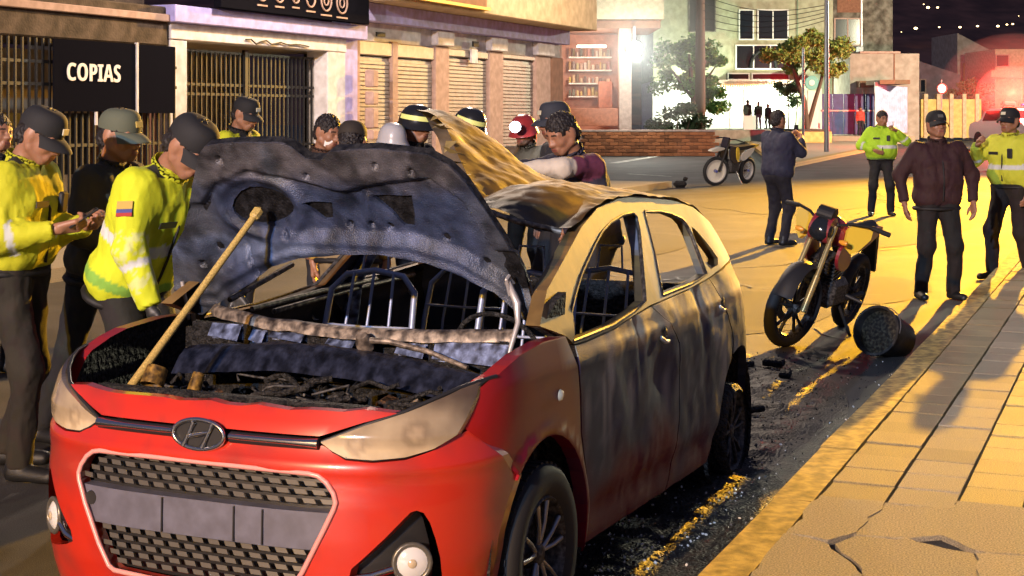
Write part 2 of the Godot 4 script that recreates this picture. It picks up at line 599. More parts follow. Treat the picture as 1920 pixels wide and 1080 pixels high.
func ground() -> void:
	var m := MB.new()
	m.quad(Vector3(-300, 0, 120), Vector3(300, 0, 120), Vector3(300, 0, -700), Vector3(-300, 0, -700))
	structure("road", m, M.asphalt)
	mat("asphalt_patch", Color(0.06, 0.058, 0.055), 0.8, 0, "asphalt", 1.9, "fine_bumps", 0.12)
	mat("tar", Color(0.012, 0.012, 0.012), 0.5)
	for q in [[12.5, 3.3, 1.6, 0.9], [17.5, 6.5, 2.6, 1.2], [22.5, 3.4, 3.2, 1.0], [14.5, 2.4, 1.2, 0.5], [29.0, 6.0, 4.0, 1.6], [37.0, 4.2, 3.0, 1.3], [8.6, 5.3, 1.4, 1.0]]:
		var pl := PackedVector2Array()
		for i in 26:
			var an := TAU * i / 26
			var rr := 1.0 + 0.28 * nz(Vector3(cos(an) + q[0], sin(an), 0), 0.7)
			pl.append(Vector2(q[0] + cos(an) * q[2] * rr, q[1] + sin(an) * q[3] * rr))
		m = MB.new()
		m.sheet(ccw(pl), [], 0.5, func(p: Vector2) -> Vector3: return street(p.x, p.y, 0.004))
		structure(numbered("road_patch"), m, M.asphalt_patch)
	for q in [[9.5, 6.2, 19.0, 3.0], [14.0, 2.2, 15.2, 7.5], [20.0, 2.0, 33.0, 5.5], [24.0, 7.5, 27.0, 2.2], [11.2, 1.6, 12.6, 4.2]]:
		m = MB.new()
		var pa: Array = []
		for i in 40:
			var u := i / 39.0
			var p := Vector2(lerpf(q[0], q[2], u), lerpf(q[1], q[3], u))
			p += Vector2(nz(Vector3(p.x, p.y, 1), 1.2), nz(Vector3(p.x, p.y, 9), 1.2)) * 0.35
			pa.append([street(p.x, p.y - 0.02, 0.0085), street(p.x, p.y + 0.02 + 0.015 * nz(Vector3(p.x, p.y, 3), 6.0), 0.0085)])
		m.grid(pa)
		structure(numbered("road_crack"), m, M.tar)
	# near pavement: joint bed, kerb, paving stones one by one
	m = MB.new()
	slab(m, [[-30, 1.22], [90, 1.22], [90, -12], [-30, -12]], 0.105, -0.05)
	structure("pavement", m, M.joint)
	var walk: MeshInstance3D = get_node("pavement")
	for i in 26:
		m = MB.new()
		var t0 := 2.0 + i * 1.0
		slab(m, [[t0, 1.39 + rng.randf_range(-0.008, 0.008)], [t0 + 0.994, 1.39 + rng.randf_range(-0.008, 0.008)], [t0 + 0.994, 1.228], [t0, 1.228]], 0.125 + rng.randf_range(-0.004, 0.004), -0.02)
		part("kerb_stone", m, M.kerb_yellow, walk)
	m = MB.new()
	slab(m, [[28.0, 1.39], [88, 1.39], [88, 1.23], [28.0, 1.23]], 0.125, -0.02)
	part("kerb", m, M.kerb_yellow, walk)
	var edges := [1.222, 0.955, 0.69, 0.44, 0.17, -0.1, -0.37, -0.64]
	for k in edges.size() - 1:
		var t0 := 6.10 if k < 2 else 6.23
		var shade: Array = ["paver_stained", "paver", "paver_yellow", "paver", "paver", "paver_yellow", "paver"]
		var rest := MB.new()
		while t0 < 24.0:
			m = MB.new() if t0 < 15.5 else rest
			var g := 0.007
			var lift := rng.randf_range(-0.004, 0.004)
			m.col = Color.WHITE * rng.randf_range(0.72, 1.08)
			var sk := rng.randf_range(-0.003, 0.003)
			slab(m, [[t0 + g, edges[k] - g + sk], [t0 + 0.27 - g, edges[k] - g - sk], [t0 + 0.27 - g, edges[k + 1] + g], [t0 + g, edges[k + 1] + g]], 0.126 + lift, 0.1)
			if t0 < 15.5:
				part("paver", m, M[shade[k]], walk)
			t0 += 0.27
		stuff(part("distant_pavers", rest, M[shade[k]], walk))
	# the cracked concrete at the near end of the paving
	var cracks := [
		[[2.0, 1.22], [4.55, 1.22], [4.75, 0.9], [4.62, 0.55], [4.5, 0.1], [2.0, 0.1]],
		[[4.57, 1.22], [5.5, 1.22], [5.42, 1.05], [5.05, 0.86], [4.79, 0.88]],
		[[5.52, 1.22], [6.09, 1.22], [6.09, 0.96], [5.62, 1.0], [5.47, 1.06]],
		[[5.6, 0.985], [6.09, 0.945], [6.09, 0.7], [5.7, 0.69], [5.62, 0.8]],
		[[5.09, 0.85], [5.44, 1.02], [5.57, 0.97], [5.59, 0.8], [5.5, 0.55], [5.2, 0.5], [5.05, 0.62]],
		[[4.8, 0.86], [5.03, 0.845], [5.02, 0.6], [5.15, 0.48], [5.05, 0.1], [4.53, 0.1], [4.65, 0.54]],
		[[5.68, 0.675], [6.22, 0.69], [6.22, 0.1], [5.62, 0.1], [5.53, 0.5]],
		[[5.22, 0.485], [5.49, 0.53], [5.59, 0.1], [5.08, 0.1]],
		[[2.0, 0.088], [6.2, 0.088], [6.2, -0.8], [2.0, -0.8]],
	]
	for q in cracks:
		m = MB.new()
		m.col = Color.WHITE * rng.randf_range(0.85, 1.0)
		var rough: Array = []
		for e in q.size():
			var pa := Vector2(q[e][0], q[e][1])
			var pb := Vector2(q[(e + 1) % q.size()][0], q[(e + 1) % q.size()][1])
			var cnt := maxi(1, int((pb - pa).length() / 0.05))
			for u in cnt:
				var pp := pa.lerp(pb, float(u) / cnt)
				pp += Vector2(nz(Vector3(pp.x, pp.y, 0), 5.0), nz(Vector3(pp.x, pp.y, 40), 5.0)) * 0.035
				pp += (pp - Vector2(5.2, 0.6)).normalized() * 0.0
				rough.append([pp.x, minf(pp.y, 1.224)])
		var grown := PackedVector2Array()
		for e in rough:
			grown.append(Vector2(e[0], e[1]))
		var off: Array = Geometry2D.offset_polygon(grown, 0.0075)
		rough = []
		for e in off[0]:
			rough.append([e.x, e.y])
		slab(m, rough, 0.125 + rng.randf_range(-0.005, 0.005), 0.1)
		part("slab", m, M.concrete, walk)
	# far pavement in front of the shops
	m = MB.new()
	slab(m, [[-20, 10.2], [33.2, 10.2], [33.2, 40], [-20, 40]], 0.13, -0.05)
	structure("shop_pavement", m, M.concrete)
	var far_walk: MeshInstance3D = get_node("shop_pavement")
	m = MB.new()
	slab(m, [[-20, 10.05], [33.2, 10.05], [33.2, 10.195], [-20, 10.195]], 0.14, -0.05)
	part("kerb", m, M.concrete, far_walk)
	# painted edge lines across the side street
	for q in [[1140, 306, 1262, 287, 0.35], [1180, 326, 1262, 331, 0.12]]:
		var a := at(q[0], q[1], 1.0) - EYE
		var b := at(q[2], q[3], 1.0) - EYE
		a = EYE + a * (-1.68 / a.y)
		b = EYE + b * (-1.68 / b.y)
		m = MB.new()
		var w: Vector3 = (b - a).cross(Vector3.UP).normalized() * q[4]
		var up := Vector3(0, 0.004, 0)
		m.quad(a + up, b + up, b + w + up, a + w + up)
		structure(numbered("road_marking"), m, M.line_white)
	# pavement island at the far corner with its yellow kerb
	var isl := [[1180, 340], [1250, 352], [1480, 312], [1622, 282], [1612, 268], [1500, 262], [1330, 264], [1200, 300]]
	isl = [[1470, 316], [1622, 284], [1640, 268], [1480, 264], [1400, 268]]
	var pts: Array[Vector3] = []
	for q in isl:
		var a := at(q[0], q[1], 1.0) - EYE
		pts.append(EYE + a * (-1.68 / a.y))
	m = MB.new()
	for i in range(1, pts.size() - 1):
		var w: Array[Vector3] = [pts[0] + Vector3(0, 0.14, 0), pts[i] + Vector3(0, 0.14, 0), pts[i + 1] + Vector3(0, 0.14, 0)]
		m.facing(w, Vector3.UP)
	structure("corner_pavement", m, M.concrete)
	m = MB.new()
	for i in pts.size():
		var a := pts[i]
		var b := pts[(i + 1) % pts.size()]
		m.box((a + b) / 2 + Vector3(0, 0.07, 0), Vector3((b - a).length(), 0.16, 0.3), Basis((b - a).normalized(), Vector3.UP, (b - a).normalized().cross(Vector3.UP)))
	part("kerb", m, M.kerb_yellow, get_node("corner_pavement"))


func fb(o: Node3D, called: String, t0: float, t1: float, y0: float, y1: float, n0: float, n1: float, material: Material, org: Vector2, bevel := 0.0) -> MeshInstance3D:
	# a box of a building in street measures; org is the (t, n) of the building's node
	return part(called, bx(Vector3((t0 + t1) / 2 - org.x, (y0 + y1) / 2, org.y - (n0 + n1) / 2), Vector3(absf(t1 - t0), absf(y1 - y0), absf(n1 - n0)), bevel), material, o)


func lettering(text: String, height: float, material: Material, parent: Node3D, xf: Transform3D, bold := true, depth := 0.012, called := "lettering") -> MeshInstance3D:
	var tm := TextMesh.new()
	var f := SystemFont.new()
	f.font_names = PackedStringArray(["Droid Sans"])
	f.font_weight = 700 if bold else 400
	tm.font = f
	tm.text = text
	tm.font_size = 64
	tm.pixel_size = height / 46.0
	tm.depth = depth
	tm.curve_step = 2.0
	return part(called, tm, material, parent, xf)


func bars(o: Node3D, org: Vector2, t0: float, t1: float, y0: float, y1: float, n: float, step: float, rails: Array, r := 0.013) -> void:
	var t := t0
	var one := MB.new()
	one.box(Vector3(0, (y0 + y1) / 2, 0), Vector3(r * 2, y1 - y0, r * 2))
	var me := one.mesh()
	while t <= t1:
		part("bar", me, M.iron, o, Transform3D(Basis.IDENTITY, Vector3(t - org.x, 0, org.y - n)))
		t += step
	for y in rails:
		fb(o, "rail", t0 - 0.03, t1 + 0.03, y - 0.02, y + 0.02, n - 0.008, n + 0.012, M.iron, org)


func left_shops() -> void:
	var sb := street_basis()
	# --- copy shop at the left end
	var g := Vector2(14, 12.5)
	var o := thing("copy_shop", "dark brown shop front with iron bars and a black banner reading COPIAS", "shop", street(g.x, g.y), sb)
	fb(o, "wall", 8.0, 17.08, 0.0, 2.55, 13.6, 13.9, M.plaster_cream, g)
	fb(o, "side_wall", 16.9, 17.06, 0.0, 2.62, 12.55, 13.6, M.plaster_brown, g)
	fb(o, "beam", 8.0, 17.05, 2.62, 3.16, 12.35, 13.9, M.beam_brown, g, 0.02)
	fb(o, "upper_wall", 8.0, 17.05, 3.165, 6.0, 12.75, 13.9, M.beam_brown, g)
	fb(o, "ledge", 8.0, 17.02, 2.95, 3.05, 12.28, 12.345, M.plaster_pink, g, 0.01)
	var ban := fb(o, "banner", 14.42, 16.0, 1.72, 2.6, 12.1, 12.12, M.banner, g)
	lettering("COPIAS", 0.215, M.print_white, ban, Transform3D(Basis.IDENTITY, Vector3(15.16 - g.x, 2.2, g.y - 12.09)))
	fb(o, "banner_edge", 15.16, 15.2, 1.55, 1.715, 12.07, 12.09, M.plaster_white, g)
	fb(o, "banner_edge", 16.005, 16.04, 1.62, 2.62, 12.08, 12.12, M.plaster_white, g)
	fb(o, "dark_panel", 16.06, 16.86, 1.7, 2.6, 12.1, 12.12, M.banner, g)
	fb(o, "dark_panel", 14.45, 16.05, 0.9, 1.7, 12.9, 12.94, M.dark, g)
	# plain circles of the window print, just visible through the bars
	var disc := MB.new()
	for q in [[14.02, 2.32], [14.3, 2.3]]:
		disc.lathe([Vector2(0, 0), Vector2(0.1, 0), Vector2(0.1, 0.01), Vector2(0, 0.01)], Transform3D(Basis(Vector3.RIGHT, PI / 2), Vector3(q[0] - g.x, q[1], g.y - 13.55)), 20)
	part("wall_print", disc, M.print_white, o)
	var fe := thing("iron_fence", "tall black iron bar fence in front of the copy shop", "fence", street(14, 12.2), sb)
	bars(fe, Vector2(14, 12.2), 10.5, 17.0, 0.0, 2.6, 12.2, 0.12, [0.4, 1.3, 2.05, 2.32])
	# --- white portal with the barred gate
	g = Vector2(19.5, 12.5)
	o = thing("white_portal", "white and violet shop portal with square pillars around the barred gate", "portal", street(g.x, g.y), sb)
	fb(o, "pillar", 17.09, 17.5, 0.0, 2.72, 12.35, 12.75, M.plaster_white, g, 0.015)
	fb(o, "pillar", 21.4, 22.0, 0.0, 2.9, 12.35, 12.75, M.plaster_white, g, 0.015)
	fb(o, "side_panel", 22.004, 22.5, 0.0, 3.0, 12.4, 12.75, M.plaster_violet, g)
	fb(o, "bracket", 16.7, 17.085, 2.2, 2.68, 12.4, 12.7, M.kerb_yellow, g, 0.02)
	fb(o, "lintel", 17.09, 22.0, 2.724, 2.95, 12.33, 12.75, M.plaster_white, g, 0.01)
	fb(o, "fascia", 17.0, 22.5, 2.954, 3.19, 12.2, 12.75, M.plaster_violet, g, 0.01)
	fb(o, "back_wall", 17.1, 22.4, 0.13, 2.72, 14.6, 14.8, M.plaster_cream, g)
	fb(o, "inner_wall", 17.1, 17.25, 0.13, 2.72, 12.76, 14.6, M.plaster_cream, g)
	fb(o, "ceiling", 17.1, 22.4, 2.73, 2.9, 12.76, 14.8, M.plaster_cream, g)
	var cable := MB.new()
	var cp: Array = []
	for i in 14:
		cp.append(Vector3(18.9 + i * 0.14 - g.x, 2.8 + 0.03 * sin(i * 1.9) - 0.02 * (i % 3), g.y - 12.3))
	cable.tube(cp, 0.012, 6)
	part("cable", cable, M.iron, o)
	var gate := thing("barred_gate", "black iron bar gate between the two white pillars", "gate", street(19.5, 12.6), sb)
	bars(gate, Vector2(19.5, 12.6), 17.56, 21.34, 0.14, 2.6, 12.6, 0.125, [0.3, 1.2, 1.98, 2.12, 2.6], 0.014)
	fb(gate, "gate_panel", 19.4, 21.3, 0.2, 1.05, 12.62, 12.64, M.dark, Vector2(19.5, 12.6))
	fb(gate, "post", 19.3, 19.38, 0.14, 2.66, 12.57, 12.63, M.iron, Vector2(19.5, 12.6))
	# --- dark sign board above the portal
	o = thing("sign_board", "black sign board with pale round emblems above the white portal", "sign", street(20.1, 12.1), sb)
	var gs := Vector2(20.1, 12.1)
	fb(o, "board", 17.9, 22.3, 3.2, 4.0, 12.06, 12.19, M.banner, gs, 0.01)
	var x0 := 18.55
	for k in 7:
		var ring := MB.new()
		var r: float = [0.05, 0.13, 0.12, 0.1, 0.13, 0.16, 0.17][k]
		var pts: Array = []
		for i in 20:
			pts.append(Vector3(cos(TAU * i / 20) * r, sin(TAU * i / 20) * r, 0))
		ring.tube(pts, 0.016, 5, false, true)
		if k % 2 == 1 or k > 4:
			pts = []
			for i in 12:
				pts.append(Vector3(cos(TAU * i / 12) * r * 0.45, sin(TAU * i / 12) * r * 0.45, 0))
			ring.tube(pts, 0.014, 5, false, true)
		ring.box(Vector3(0, -r - 0.07, 0), Vector3(r * 2.1, 0.025, 0.012))
		part("emblem", ring, M["plaster_pink"], o, Transform3D(Basis.IDENTITY, Vector3(x0 - gs.x, 3.5, gs.y - 12.045)))
		x0 += r + 0.35
	# --- shuttered shops
	g = Vector2(27, 12.5)
	o = thing("shuttered_shops", "cream building with rolling shutters between white topped columns", "building", street(g.x, g.y), sb)
	fb(o, "wall", 22.5, 32.5, 2.98, 3.3, 12.55, 12.9, M.plaster_white, g)
	fb(o, "fascia", 22.52, 32.5, 3.304, 3.62, 12.3, 12.9, M.plaster_violet, g, 0.01)
	fb(o, "upper_wall", 22.52, 32.7, 3.624, 8.0, 11.7, 13.4, M.plaster_cream, g, 0.02)
	fb(o, "back_wall", 22.4, 32.5, 0.0, 3.5, 13.2, 13.4, M.dark, g)
	for q in [[22.45, 22.75, "plaster_pink"], [25.72, 26.35, "plaster_pink"], [28.28, 29.02, "plaster_pink"], [30.85, 31.75, "plaster_pink"], [31.754, 32.55, "plaster_brown"]]:
		var colm := fb(o, "column", q[0], q[1], 0.0, 3.0, 12.48, 12.9, M[q[2]], g, 0.02)
		if q[2] == "plaster_pink" and q[0] > 23:
			fb(colm, "capital", q[0] - 0.06, q[1] + 0.06, 3.004, 3.3, 12.4, 12.547, M.plaster_white, g, 0.02)
	fb(o, "mullion", 23.98, 24.18, 0.0, 3.0, 12.49, 12.85, M.plaster_pink, g)
	for q in [[22.75, 23.98, 2.7], [24.18, 25.72, 2.7], [26.35, 28.28, 2.8], [29.02, 30.85, 2.85]]:
		var sh := fb(o, "rolling_shutter", q[0], q[1], 0.13, q[2], 12.57, 12.6, M.shutter, g)
		var sl := MB.new()
		var y := 0.2
		while y < q[2] - 0.04:
			sl.box(Vector3((q[0] + q[1]) / 2 - g.x, y, g.y - 12.56), Vector3(q[1] - q[0] - 0.01, 0.068, 0.022), Basis.IDENTITY, 0.009)
			y += 0.075
		stuff(part("slats", sl, M.shutter, sh))
		fb(sh, "roller_box", q[0], q[1], q[2] + 0.02, 2.976, 12.5, 12.85, M.shutter, g, 0.02)
	for q in [[27.3, 27.6, 2.72, 3.0, "plaster_white"], [23.3, 23.6, 3.06, 3.14, "dark"], [27.4, 27.65, 3.05, 3.16, "dark"]]:
		fb(o, "plate", q[0], q[1], q[2], q[3], 12.44, 12.478, M[q[4]], g)
	for q in [[2.15, 2.45], [1.85, 2.08], [1.45, 1.8], [1.25, 1.42]]:
		fb(o, "meter_box", 22.55, 22.75, q[0], q[1], 12.12, 12.29, M.plaster_pink, g, 0.02)
	var sg := thing("yellow_sign", "dark red sign with a yellow frame above the shutters", "sign", street(24.2, 11.66), sb)
	var gy := Vector2(24.2, 11.66)
	fb(sg, "board", 22.6, 26.2, 3.74, 4.6, 11.62, 11.69, M.plaster_brown, gy)
	mat("sign_yellow", Color(0.7, 0.42, 0.04), 0.6)
	fb(sg, "frame", 22.5, 26.3, 3.68, 3.735, 11.58, 11.69, M.sign_yellow, gy)


func corner_shop() -> void:
	# set back behind the low brick wall, facing us; measures from its own front
	var c := at(1120, 215, 62.0)
	var o := thing("corner_shop", "brightly lit corner shop with a red counter under a wide overhang", "shop", Vector3(c.x, 0, c.z))
	var s := 62.0 / 2800.0
	var X := func(px: float) -> float: return (px - 1120.0) * s
	var Y := func(py: float) -> float: return 1.68 - (py - 215.0) * s
	var B := func(called: String, x0: float, y0: float, x1: float, y1: float, z0: float, z1: float, m: Material) -> MeshInstance3D:
		return part(called, bx(Vector3((X.call(x0) + X.call(x1)) / 2, (Y.call(y0) + Y.call(y1)) / 2, (z0 + z1) / 2), Vector3(absf(X.call(x1) - X.call(x0)), absf(Y.call(y1) - Y.call(y0)), z1 - z0), 0.01), m, o)
	mat("shop_inner", Color(0.45, 0.2, 0.14), 0.8, 0, "blotch", 0.4)
	mat("counter_red", Color(0.5, 0.16, 0.08), 0.5, 0, "blotch", 0.8)
	B.call("back_wall", 1040, 55, 1185, 260, -4.2, -4.0, M.shop_inner)
	B.call("side_wall", 1030, 60, 1053, 260, -4.0, 0.3, M.plaster_brown)
	B.call("column", 1160, 52, 1183, 260, -0.4, 0.3, M.plaster_pink)
	B.call("overhang", 1000, -120, 1241, 38, -6.0, 0.9, M.plaster_cream)
	B.call("soffit_beam", 1040, 40, 1236, 54, -5.0, 0.6, M.plaster_brown)
	B.call("counter", 1062, 203, 1164, 236, -0.2, 0.1, M.counter_red)
	B.call("floor", 1030, 250, 1200, 292, -6.0, 0.0, M.plaster_pink)
	for k in 4:
		var sh: MeshInstance3D = B.call("shelf", 1072, 100 + k * 26, 1158, 103 + k * 26, -3.9, -3.5, M.plaster_white)
		for i in 11:
			var b := MB.new()
			var h := rng.randf_range(0.18, 0.42)
			b.col = Color.from_hsv(rng.randf_range(0.0, 0.12), rng.randf_range(0.2, 0.85), rng.randf_range(0.12, 0.6))
			b.box(Vector3(X.call(1075 + i * 7.6), Y.call(100 + k * 26) + h / 2 + 0.004, -3.7), Vector3(rng.randf_range(0.08, 0.14), h, 0.12), Basis.IDENTITY, 0.02)
			part("goods", b, M.painted, sh)
	var fridge: MeshInstance3D = B.call("cool_box", 1130, 150, 1156, 202, -3.4, -2.8, M.counter_red)
	glow("shop_tube", Color(1, 0.93, 0.82), 14.0)
	B.call("ceiling_lamp", 1085, 82, 1140, 86, -1.6, -1.2, M.shop_tube)
	omni(o.position + Vector3(X.call(1112), Y.call(100), -1.4), Color(1, 0.86, 0.7), 7.0, 0.3, "shop_light")
	# floodlight at the corner of the overhang
	var f := thing("floodlight", "glaring white floodlight on the corner of the shop overhang", "floodlight", at(1190, 92, 60.5))
	part("housing", bx(Vector3(0, 0, -0.2), Vector3(0.5, 0.4, 0.25), 0.05), M.metal_grey, f)
	glow("flood_glow", Color(1, 1, 0.97), 60.0)
	var fl := MB.new()
	fl.lathe([Vector2(0, 0.22), Vector2(0.14, 0.19), Vector2(0.27, 0.1), Vector2(0.31, 0), Vector2(0.28, -0.06)], Transform3D(Basis(Vector3.RIGHT, PI / 2)), 20)
	part("lens", fl, M.flood_glow, f)
	part("bracket", bx(Vector3(0, 0.6, -0.2), Vector3(0.1, 0.7, 0.1)), M.metal_grey, f)
	omni(at(1192, 96, 58.8), Color(0.97, 1.0, 0.95), 26.0, 0.25, "floodlight_light")
	glare_bank("thin lamp lit smoke added for glare round the floodlight of the corner shop", at(1196, 92, 58.4), Vector3(7.5, 6.5, 5.5), 0.036)
	# low brick wall, course by course
	var w := thing("brick_wall", "low orange brick garden wall at the corner of the side street", "wall", Vector3(at(1215, 0, 60).x, 0, -60.2))
	mat("mortar", Color(0.2, 0.13, 0.09), 0.9)
	part("core", bx(Vector3(0, 0.5, -0.2), Vector3(5.3, 0.98, 0.4)), M.mortar, w)
	part("coping", bx(Vector3(0, 1.03, -0.19), Vector3(5.4, 0.08, 0.5), 0.01), M.plaster_pink, w)
	var bm: Array = []
	for k in 4:
		var b := MB.new()
		b.col = Color(1, 1, 1) * [1.0, 0.75, 1.2, 0.55][k]
		b.box(Vector3.ZERO, Vector3(0.33, 0.125, 0.06), Basis.IDENTITY, 0.012)
		bm.append(b.mesh())
	for r in 7:
		for i in 16:
			part("brick", bm[rng.randi() % 4], M.brick, w, Transform3D(Basis.IDENTITY, Vector3(-2.55 + i * 0.34 + 0.17 * (r % 2), 0.075 + r * 0.14, 0.02 + rng.randf_range(-0.008, 0.008))))


func glare_bank(label: String, at_: Vector3, size: Vector3, density: float) -> void:  # added fog volume that stands in for the glare round a lamp
	var fv := FogVolume.new()
	fv.name = numbered("glare_haze")
	fv.shape = RenderingServer.FOG_VOLUME_SHAPE_ELLIPSOID
	fv.size = size
	var fm := FogMaterial.new()
	fm.albedo = Color(0.9, 0.9, 0.9)
	fm.density = density
	fv.material = fm
	fv.position = at_
	add_child(fv)
	metas(fv, label, "glare_haze")
	stuff(fv)


func fbox(o: Node3D, called: String, x0: float, y0: float, x1: float, y1: float, d: float, z0: float, z1: float, m: Material, bevel := 0.0, under: Node3D = null) -> MeshInstance3D:
	# a box whose face spans these bearings at distance d from the photographer's stand; z0..z1 behind / in front of it
	var a := at(x0, y0, d) - o.position
	var b := at(x1, y1, d) - o.position
	return part(called, bx(Vector3((a.x + b.x) / 2, (a.y + b.y) / 2, -d - o.position.z + (z0 + z1) / 2), Vector3(absf(b.x - a.x), absf(b.y - a.y), z1 - z0), bevel), m, under if under else o)


func far_window(o: Node3D, x0: float, y0: float, x1: float, y1: float, d: float, panes: int, frame: Material, glass: Material) -> void:
	var w := fbox(o, "window", x0, y0, x1, y1, d, 0.0, 0.06, glass)
	var q := 2.2
	for e in [[x0 - q, y0 - q, x1 + q, y0], [x0 - q, y1, x1 + q, y1 + q], [x0 - q, y0, x0, y1], [x1, y0, x1 + q, y1]]:
		fbox(o, "frame", e[0], e[1], e[2], e[3], d, 0.0, 0.12, frame, 0.0, w)
	for k in range(1, panes):
		var xm := lerpf(x0, x1, float(k) / panes)
		fbox(o, "frame", xm - 1.0, y0, xm + 1.0, y1, d, 0.0, 0.1, frame, 0.0, w)


func far_block() -> void:
	var d := 100.0
	mat("apt_wall", Color(0.42, 0.44, 0.3), 0.9, 0, "blotch", 0.25, "bumps", 0.3)
	mat("apt_stone", Color(0.22, 0.21, 0.17), 0.95, 0, "stains", 0.35, "bumps", 0.3)
	mat("beige_wall", Color(0.42, 0.36, 0.3), 0.9, 0, "blotch", 0.25)
	mat("gate_blue", Color(0.035, 0.04, 0.16), 0.5, 0.1, "blotch", 0.3)
	mat("panel_violet", Color(0.5, 0.5, 0.75), 0.55, 0.1, "blotch", 0.3)
	mat("wall_yellow", Color(0.62, 0.5, 0.16), 0.8, 0, "blotch", 0.4)
	mat("frame_white", Color(0.7, 0.7, 0.66), 0.6)
	var o := thing("apartment_block", "pale green apartment block with wide windows across the junction", "building", Vector3(at(1400, 0, d).x, 0, -d))
	fbox(o, "wall", 1225, -160, 1500, 152, d, -9.0, -0.02, M.apt_wall)
	fbox(o, "wing", 1500, -160, 1672, 100, d, -9.0, 0.25, M.apt_stone)
	fbox(o, "ground_floor", 1225, 152.2, 1505, 262, d, -9.0, -0.4, M.plaster_white)
	fbox(o, "slab_edge", 1340, 150, 1500, 160, d, -0.4, 0.6, M.plaster_pink)
	fbox(o, "pier", 1495, -160, 1560, 262, d, -2.0, 0.3, M.apt_wall)
	far_window(o, 1387, 20, 1411, 73, d, 1, M.frame_white, M.glass_dark)
	far_window(o, 1422, 20, 1476, 73, d, 2, M.frame_white, M.glass_dark)
	far_window(o, 1381, 86, 1476, 128, d, 3, M.frame_white, M.glass_dark)
	far_window(o, 1366, 139, 1403, 148, d, 1, M.frame_white, M.glass_dark)
	far_window(o, 1411, 139, 1478, 148, d, 1, M.frame_white, M.glass_dark)
	far_window(o, 1293, -10, 1340, 58, d, 1, M.apt_stone, M.dark)
	far_window(o, 1566, 36, 1612, 84, d - 0.25, 2, M.plaster_pink, M.glass_dark)
	far_window(o, 1562, 146, 1596, 176, d - 0.25, 2, M.plaster_brown, M.glass_dark)
	fbox(o, "shutter_panel", 1568, -10, 1612, 24, d, 0.25, 0.35, M.plaster_brown)
	fbox(o, "air_conditioner", 1603, 88, 1614, 118, d, 0.25, 0.8, M.plaster_white, 0.05)
	fbox(o, "drain_pipe", 1612, -100, 1615, 120, d, 0.26, 0.36, M.metal_grey)
	# lit frosted door wall under the slab, with a lamp of its own
	var arch := MB.new()
	var pts: Array = []
	for i in 13:
		pts.append(at(1432 + cos(PI * i / 12) * 24, 128 - sin(PI * i / 12) * 34, d - 0.2) - o.position)
	arch.tube(pts, 0.1, 6)
	part("arched_rail", arch, M.iron, o)
	glow("wall_lamp", Color(0.95, 1.0, 0.9), 14.0)
	for q in [[1290, 168], [1455, 172]]:
		fbox(o, "wall_lamp", q[0], q[1], q[0] + 12, q[1] + 5, d, 0.1, 0.5, M.wall_lamp)
		omni(at(q[0] + 6, q[1] + 14, d - 1.6), Color(0.94, 1.0, 0.88), 42.0, 0.25, "wall_lamp_light")
	var rows := MB.new()
	rows.col = Color(0.5, 0.25, 0.12)
	for i in 26:
		rows.box(at(1352 + i * 4.4, 160, d - 0.75) - o.position, Vector3(0.11, 0.17 + 0.04 * (i % 3), 0.05))
	stuff(part("sign_letters", rows, M.painted, o))
	for i in 6:
		fbox(o, "panel", 1345 + i * 26, 168, 1368 + i * 26, 262, d, -0.4, -0.3, M.plaster_white)
	# beige annex, blue gate and violet panel fence
	o = thing("beige_annex", "low beige annex with a stepped top behind the blue gate", "building", Vector3(at(1660, 0, 92).x, 0, -92))
	fbox(o, "wall", 1596, 100, 1726, 262, 92, -5.0, -0.3, M.beige_wall)
	fbox(o, "parapet", 1614, 96, 1690, 99.8, 92, -5.0, -0.2, M.plaster_pink)
	fbox(o, "awning", 1608, 152, 1642, 164, 92, -0.3, 0.6, M.plaster_brown)
	fbox(o, "joint", 1678, 100, 1680, 150, 92, -0.3, -0.25, M.plaster_brown)
	o = thing("blue_gate", "tall dark blue sheet metal gate behind the yellow planter", "gate", Vector3(at(1592, 0, 90).x, 0, -90))
	for k in 5:
		fbox(o, "gate_panel", 1541 + k * 20.6, 176, 1561 + k * 20.6, 252, 90, -0.1, 0.0 if k % 2 else 0.03, M.gate_blue, 0.01)
	fbox(o, "gate_rail", 1538, 206, 1645, 209, 90, 0.04, 0.1, M.metal_grey)
	fbox(o, "gate_post", 1533, 166, 1540.5, 258, 90, -0.2, 0.1, M.frame_white)
	o = thing("panel_fence", "pale violet corrugated panel fence right of the blue gate", "fence", Vector3(at(1690, 0, 88).x, 0, -88))
	for k in 14:
		fbox(o, "panel", 1646 + k * 6.0, 158 + k * 0.25, 1651 + k * 6.0, 250, 88, -0.1 - k * 0.25, 0.0 - k * 0.25, M.panel_violet, 0.02)
	fbox(o, "post", 1640, 154, 1646, 252, 88, -0.1, 0.08, M.frame_white)
	fbox(o, "roof_edge", 1646, 150, 1702, 158, 88, -3.0, 0.5, M.plaster_brown)
	o = thing("garden_wall", "long cream boundary wall running behind the man in the dark shirt", "wall", Vector3(at(1790, 0, 95).x, 0, -95))
	fbox(o, "wall", 1727, 186, 1840, 258, 95, -0.3, 0.0, M.wall_yellow)
	for k in 5:
		fbox(o, "pier", 1732 + k * 24, 176, 1739 + k * 24, 259, 95, -0.35, 0.12, M.plaster_cream)
	# hillside houses on the right
	o = thing("grey_gable_house", "grey house with a sloping roof line above the red lit bushes", "house", Vector3(at(1830, 0, 130).x, 0, -130))
	var pr := MB.new()
	var poly := PackedVector2Array()
	for q in [[1795, 62], [1868, 100], [1868, 260], [1795, 260]]:
		var a := at(q[0], q[1], 130.0) - o.position
		poly.append(Vector2(a.x, a.y))
	pr.prism(poly, -8.0)
	part("wall", pr, M.beige_wall, o)
	fbox(o, "lower_wall", 1812, 118, 1852, 200, 128, -1.0, 0.0, M.wall_yellow)
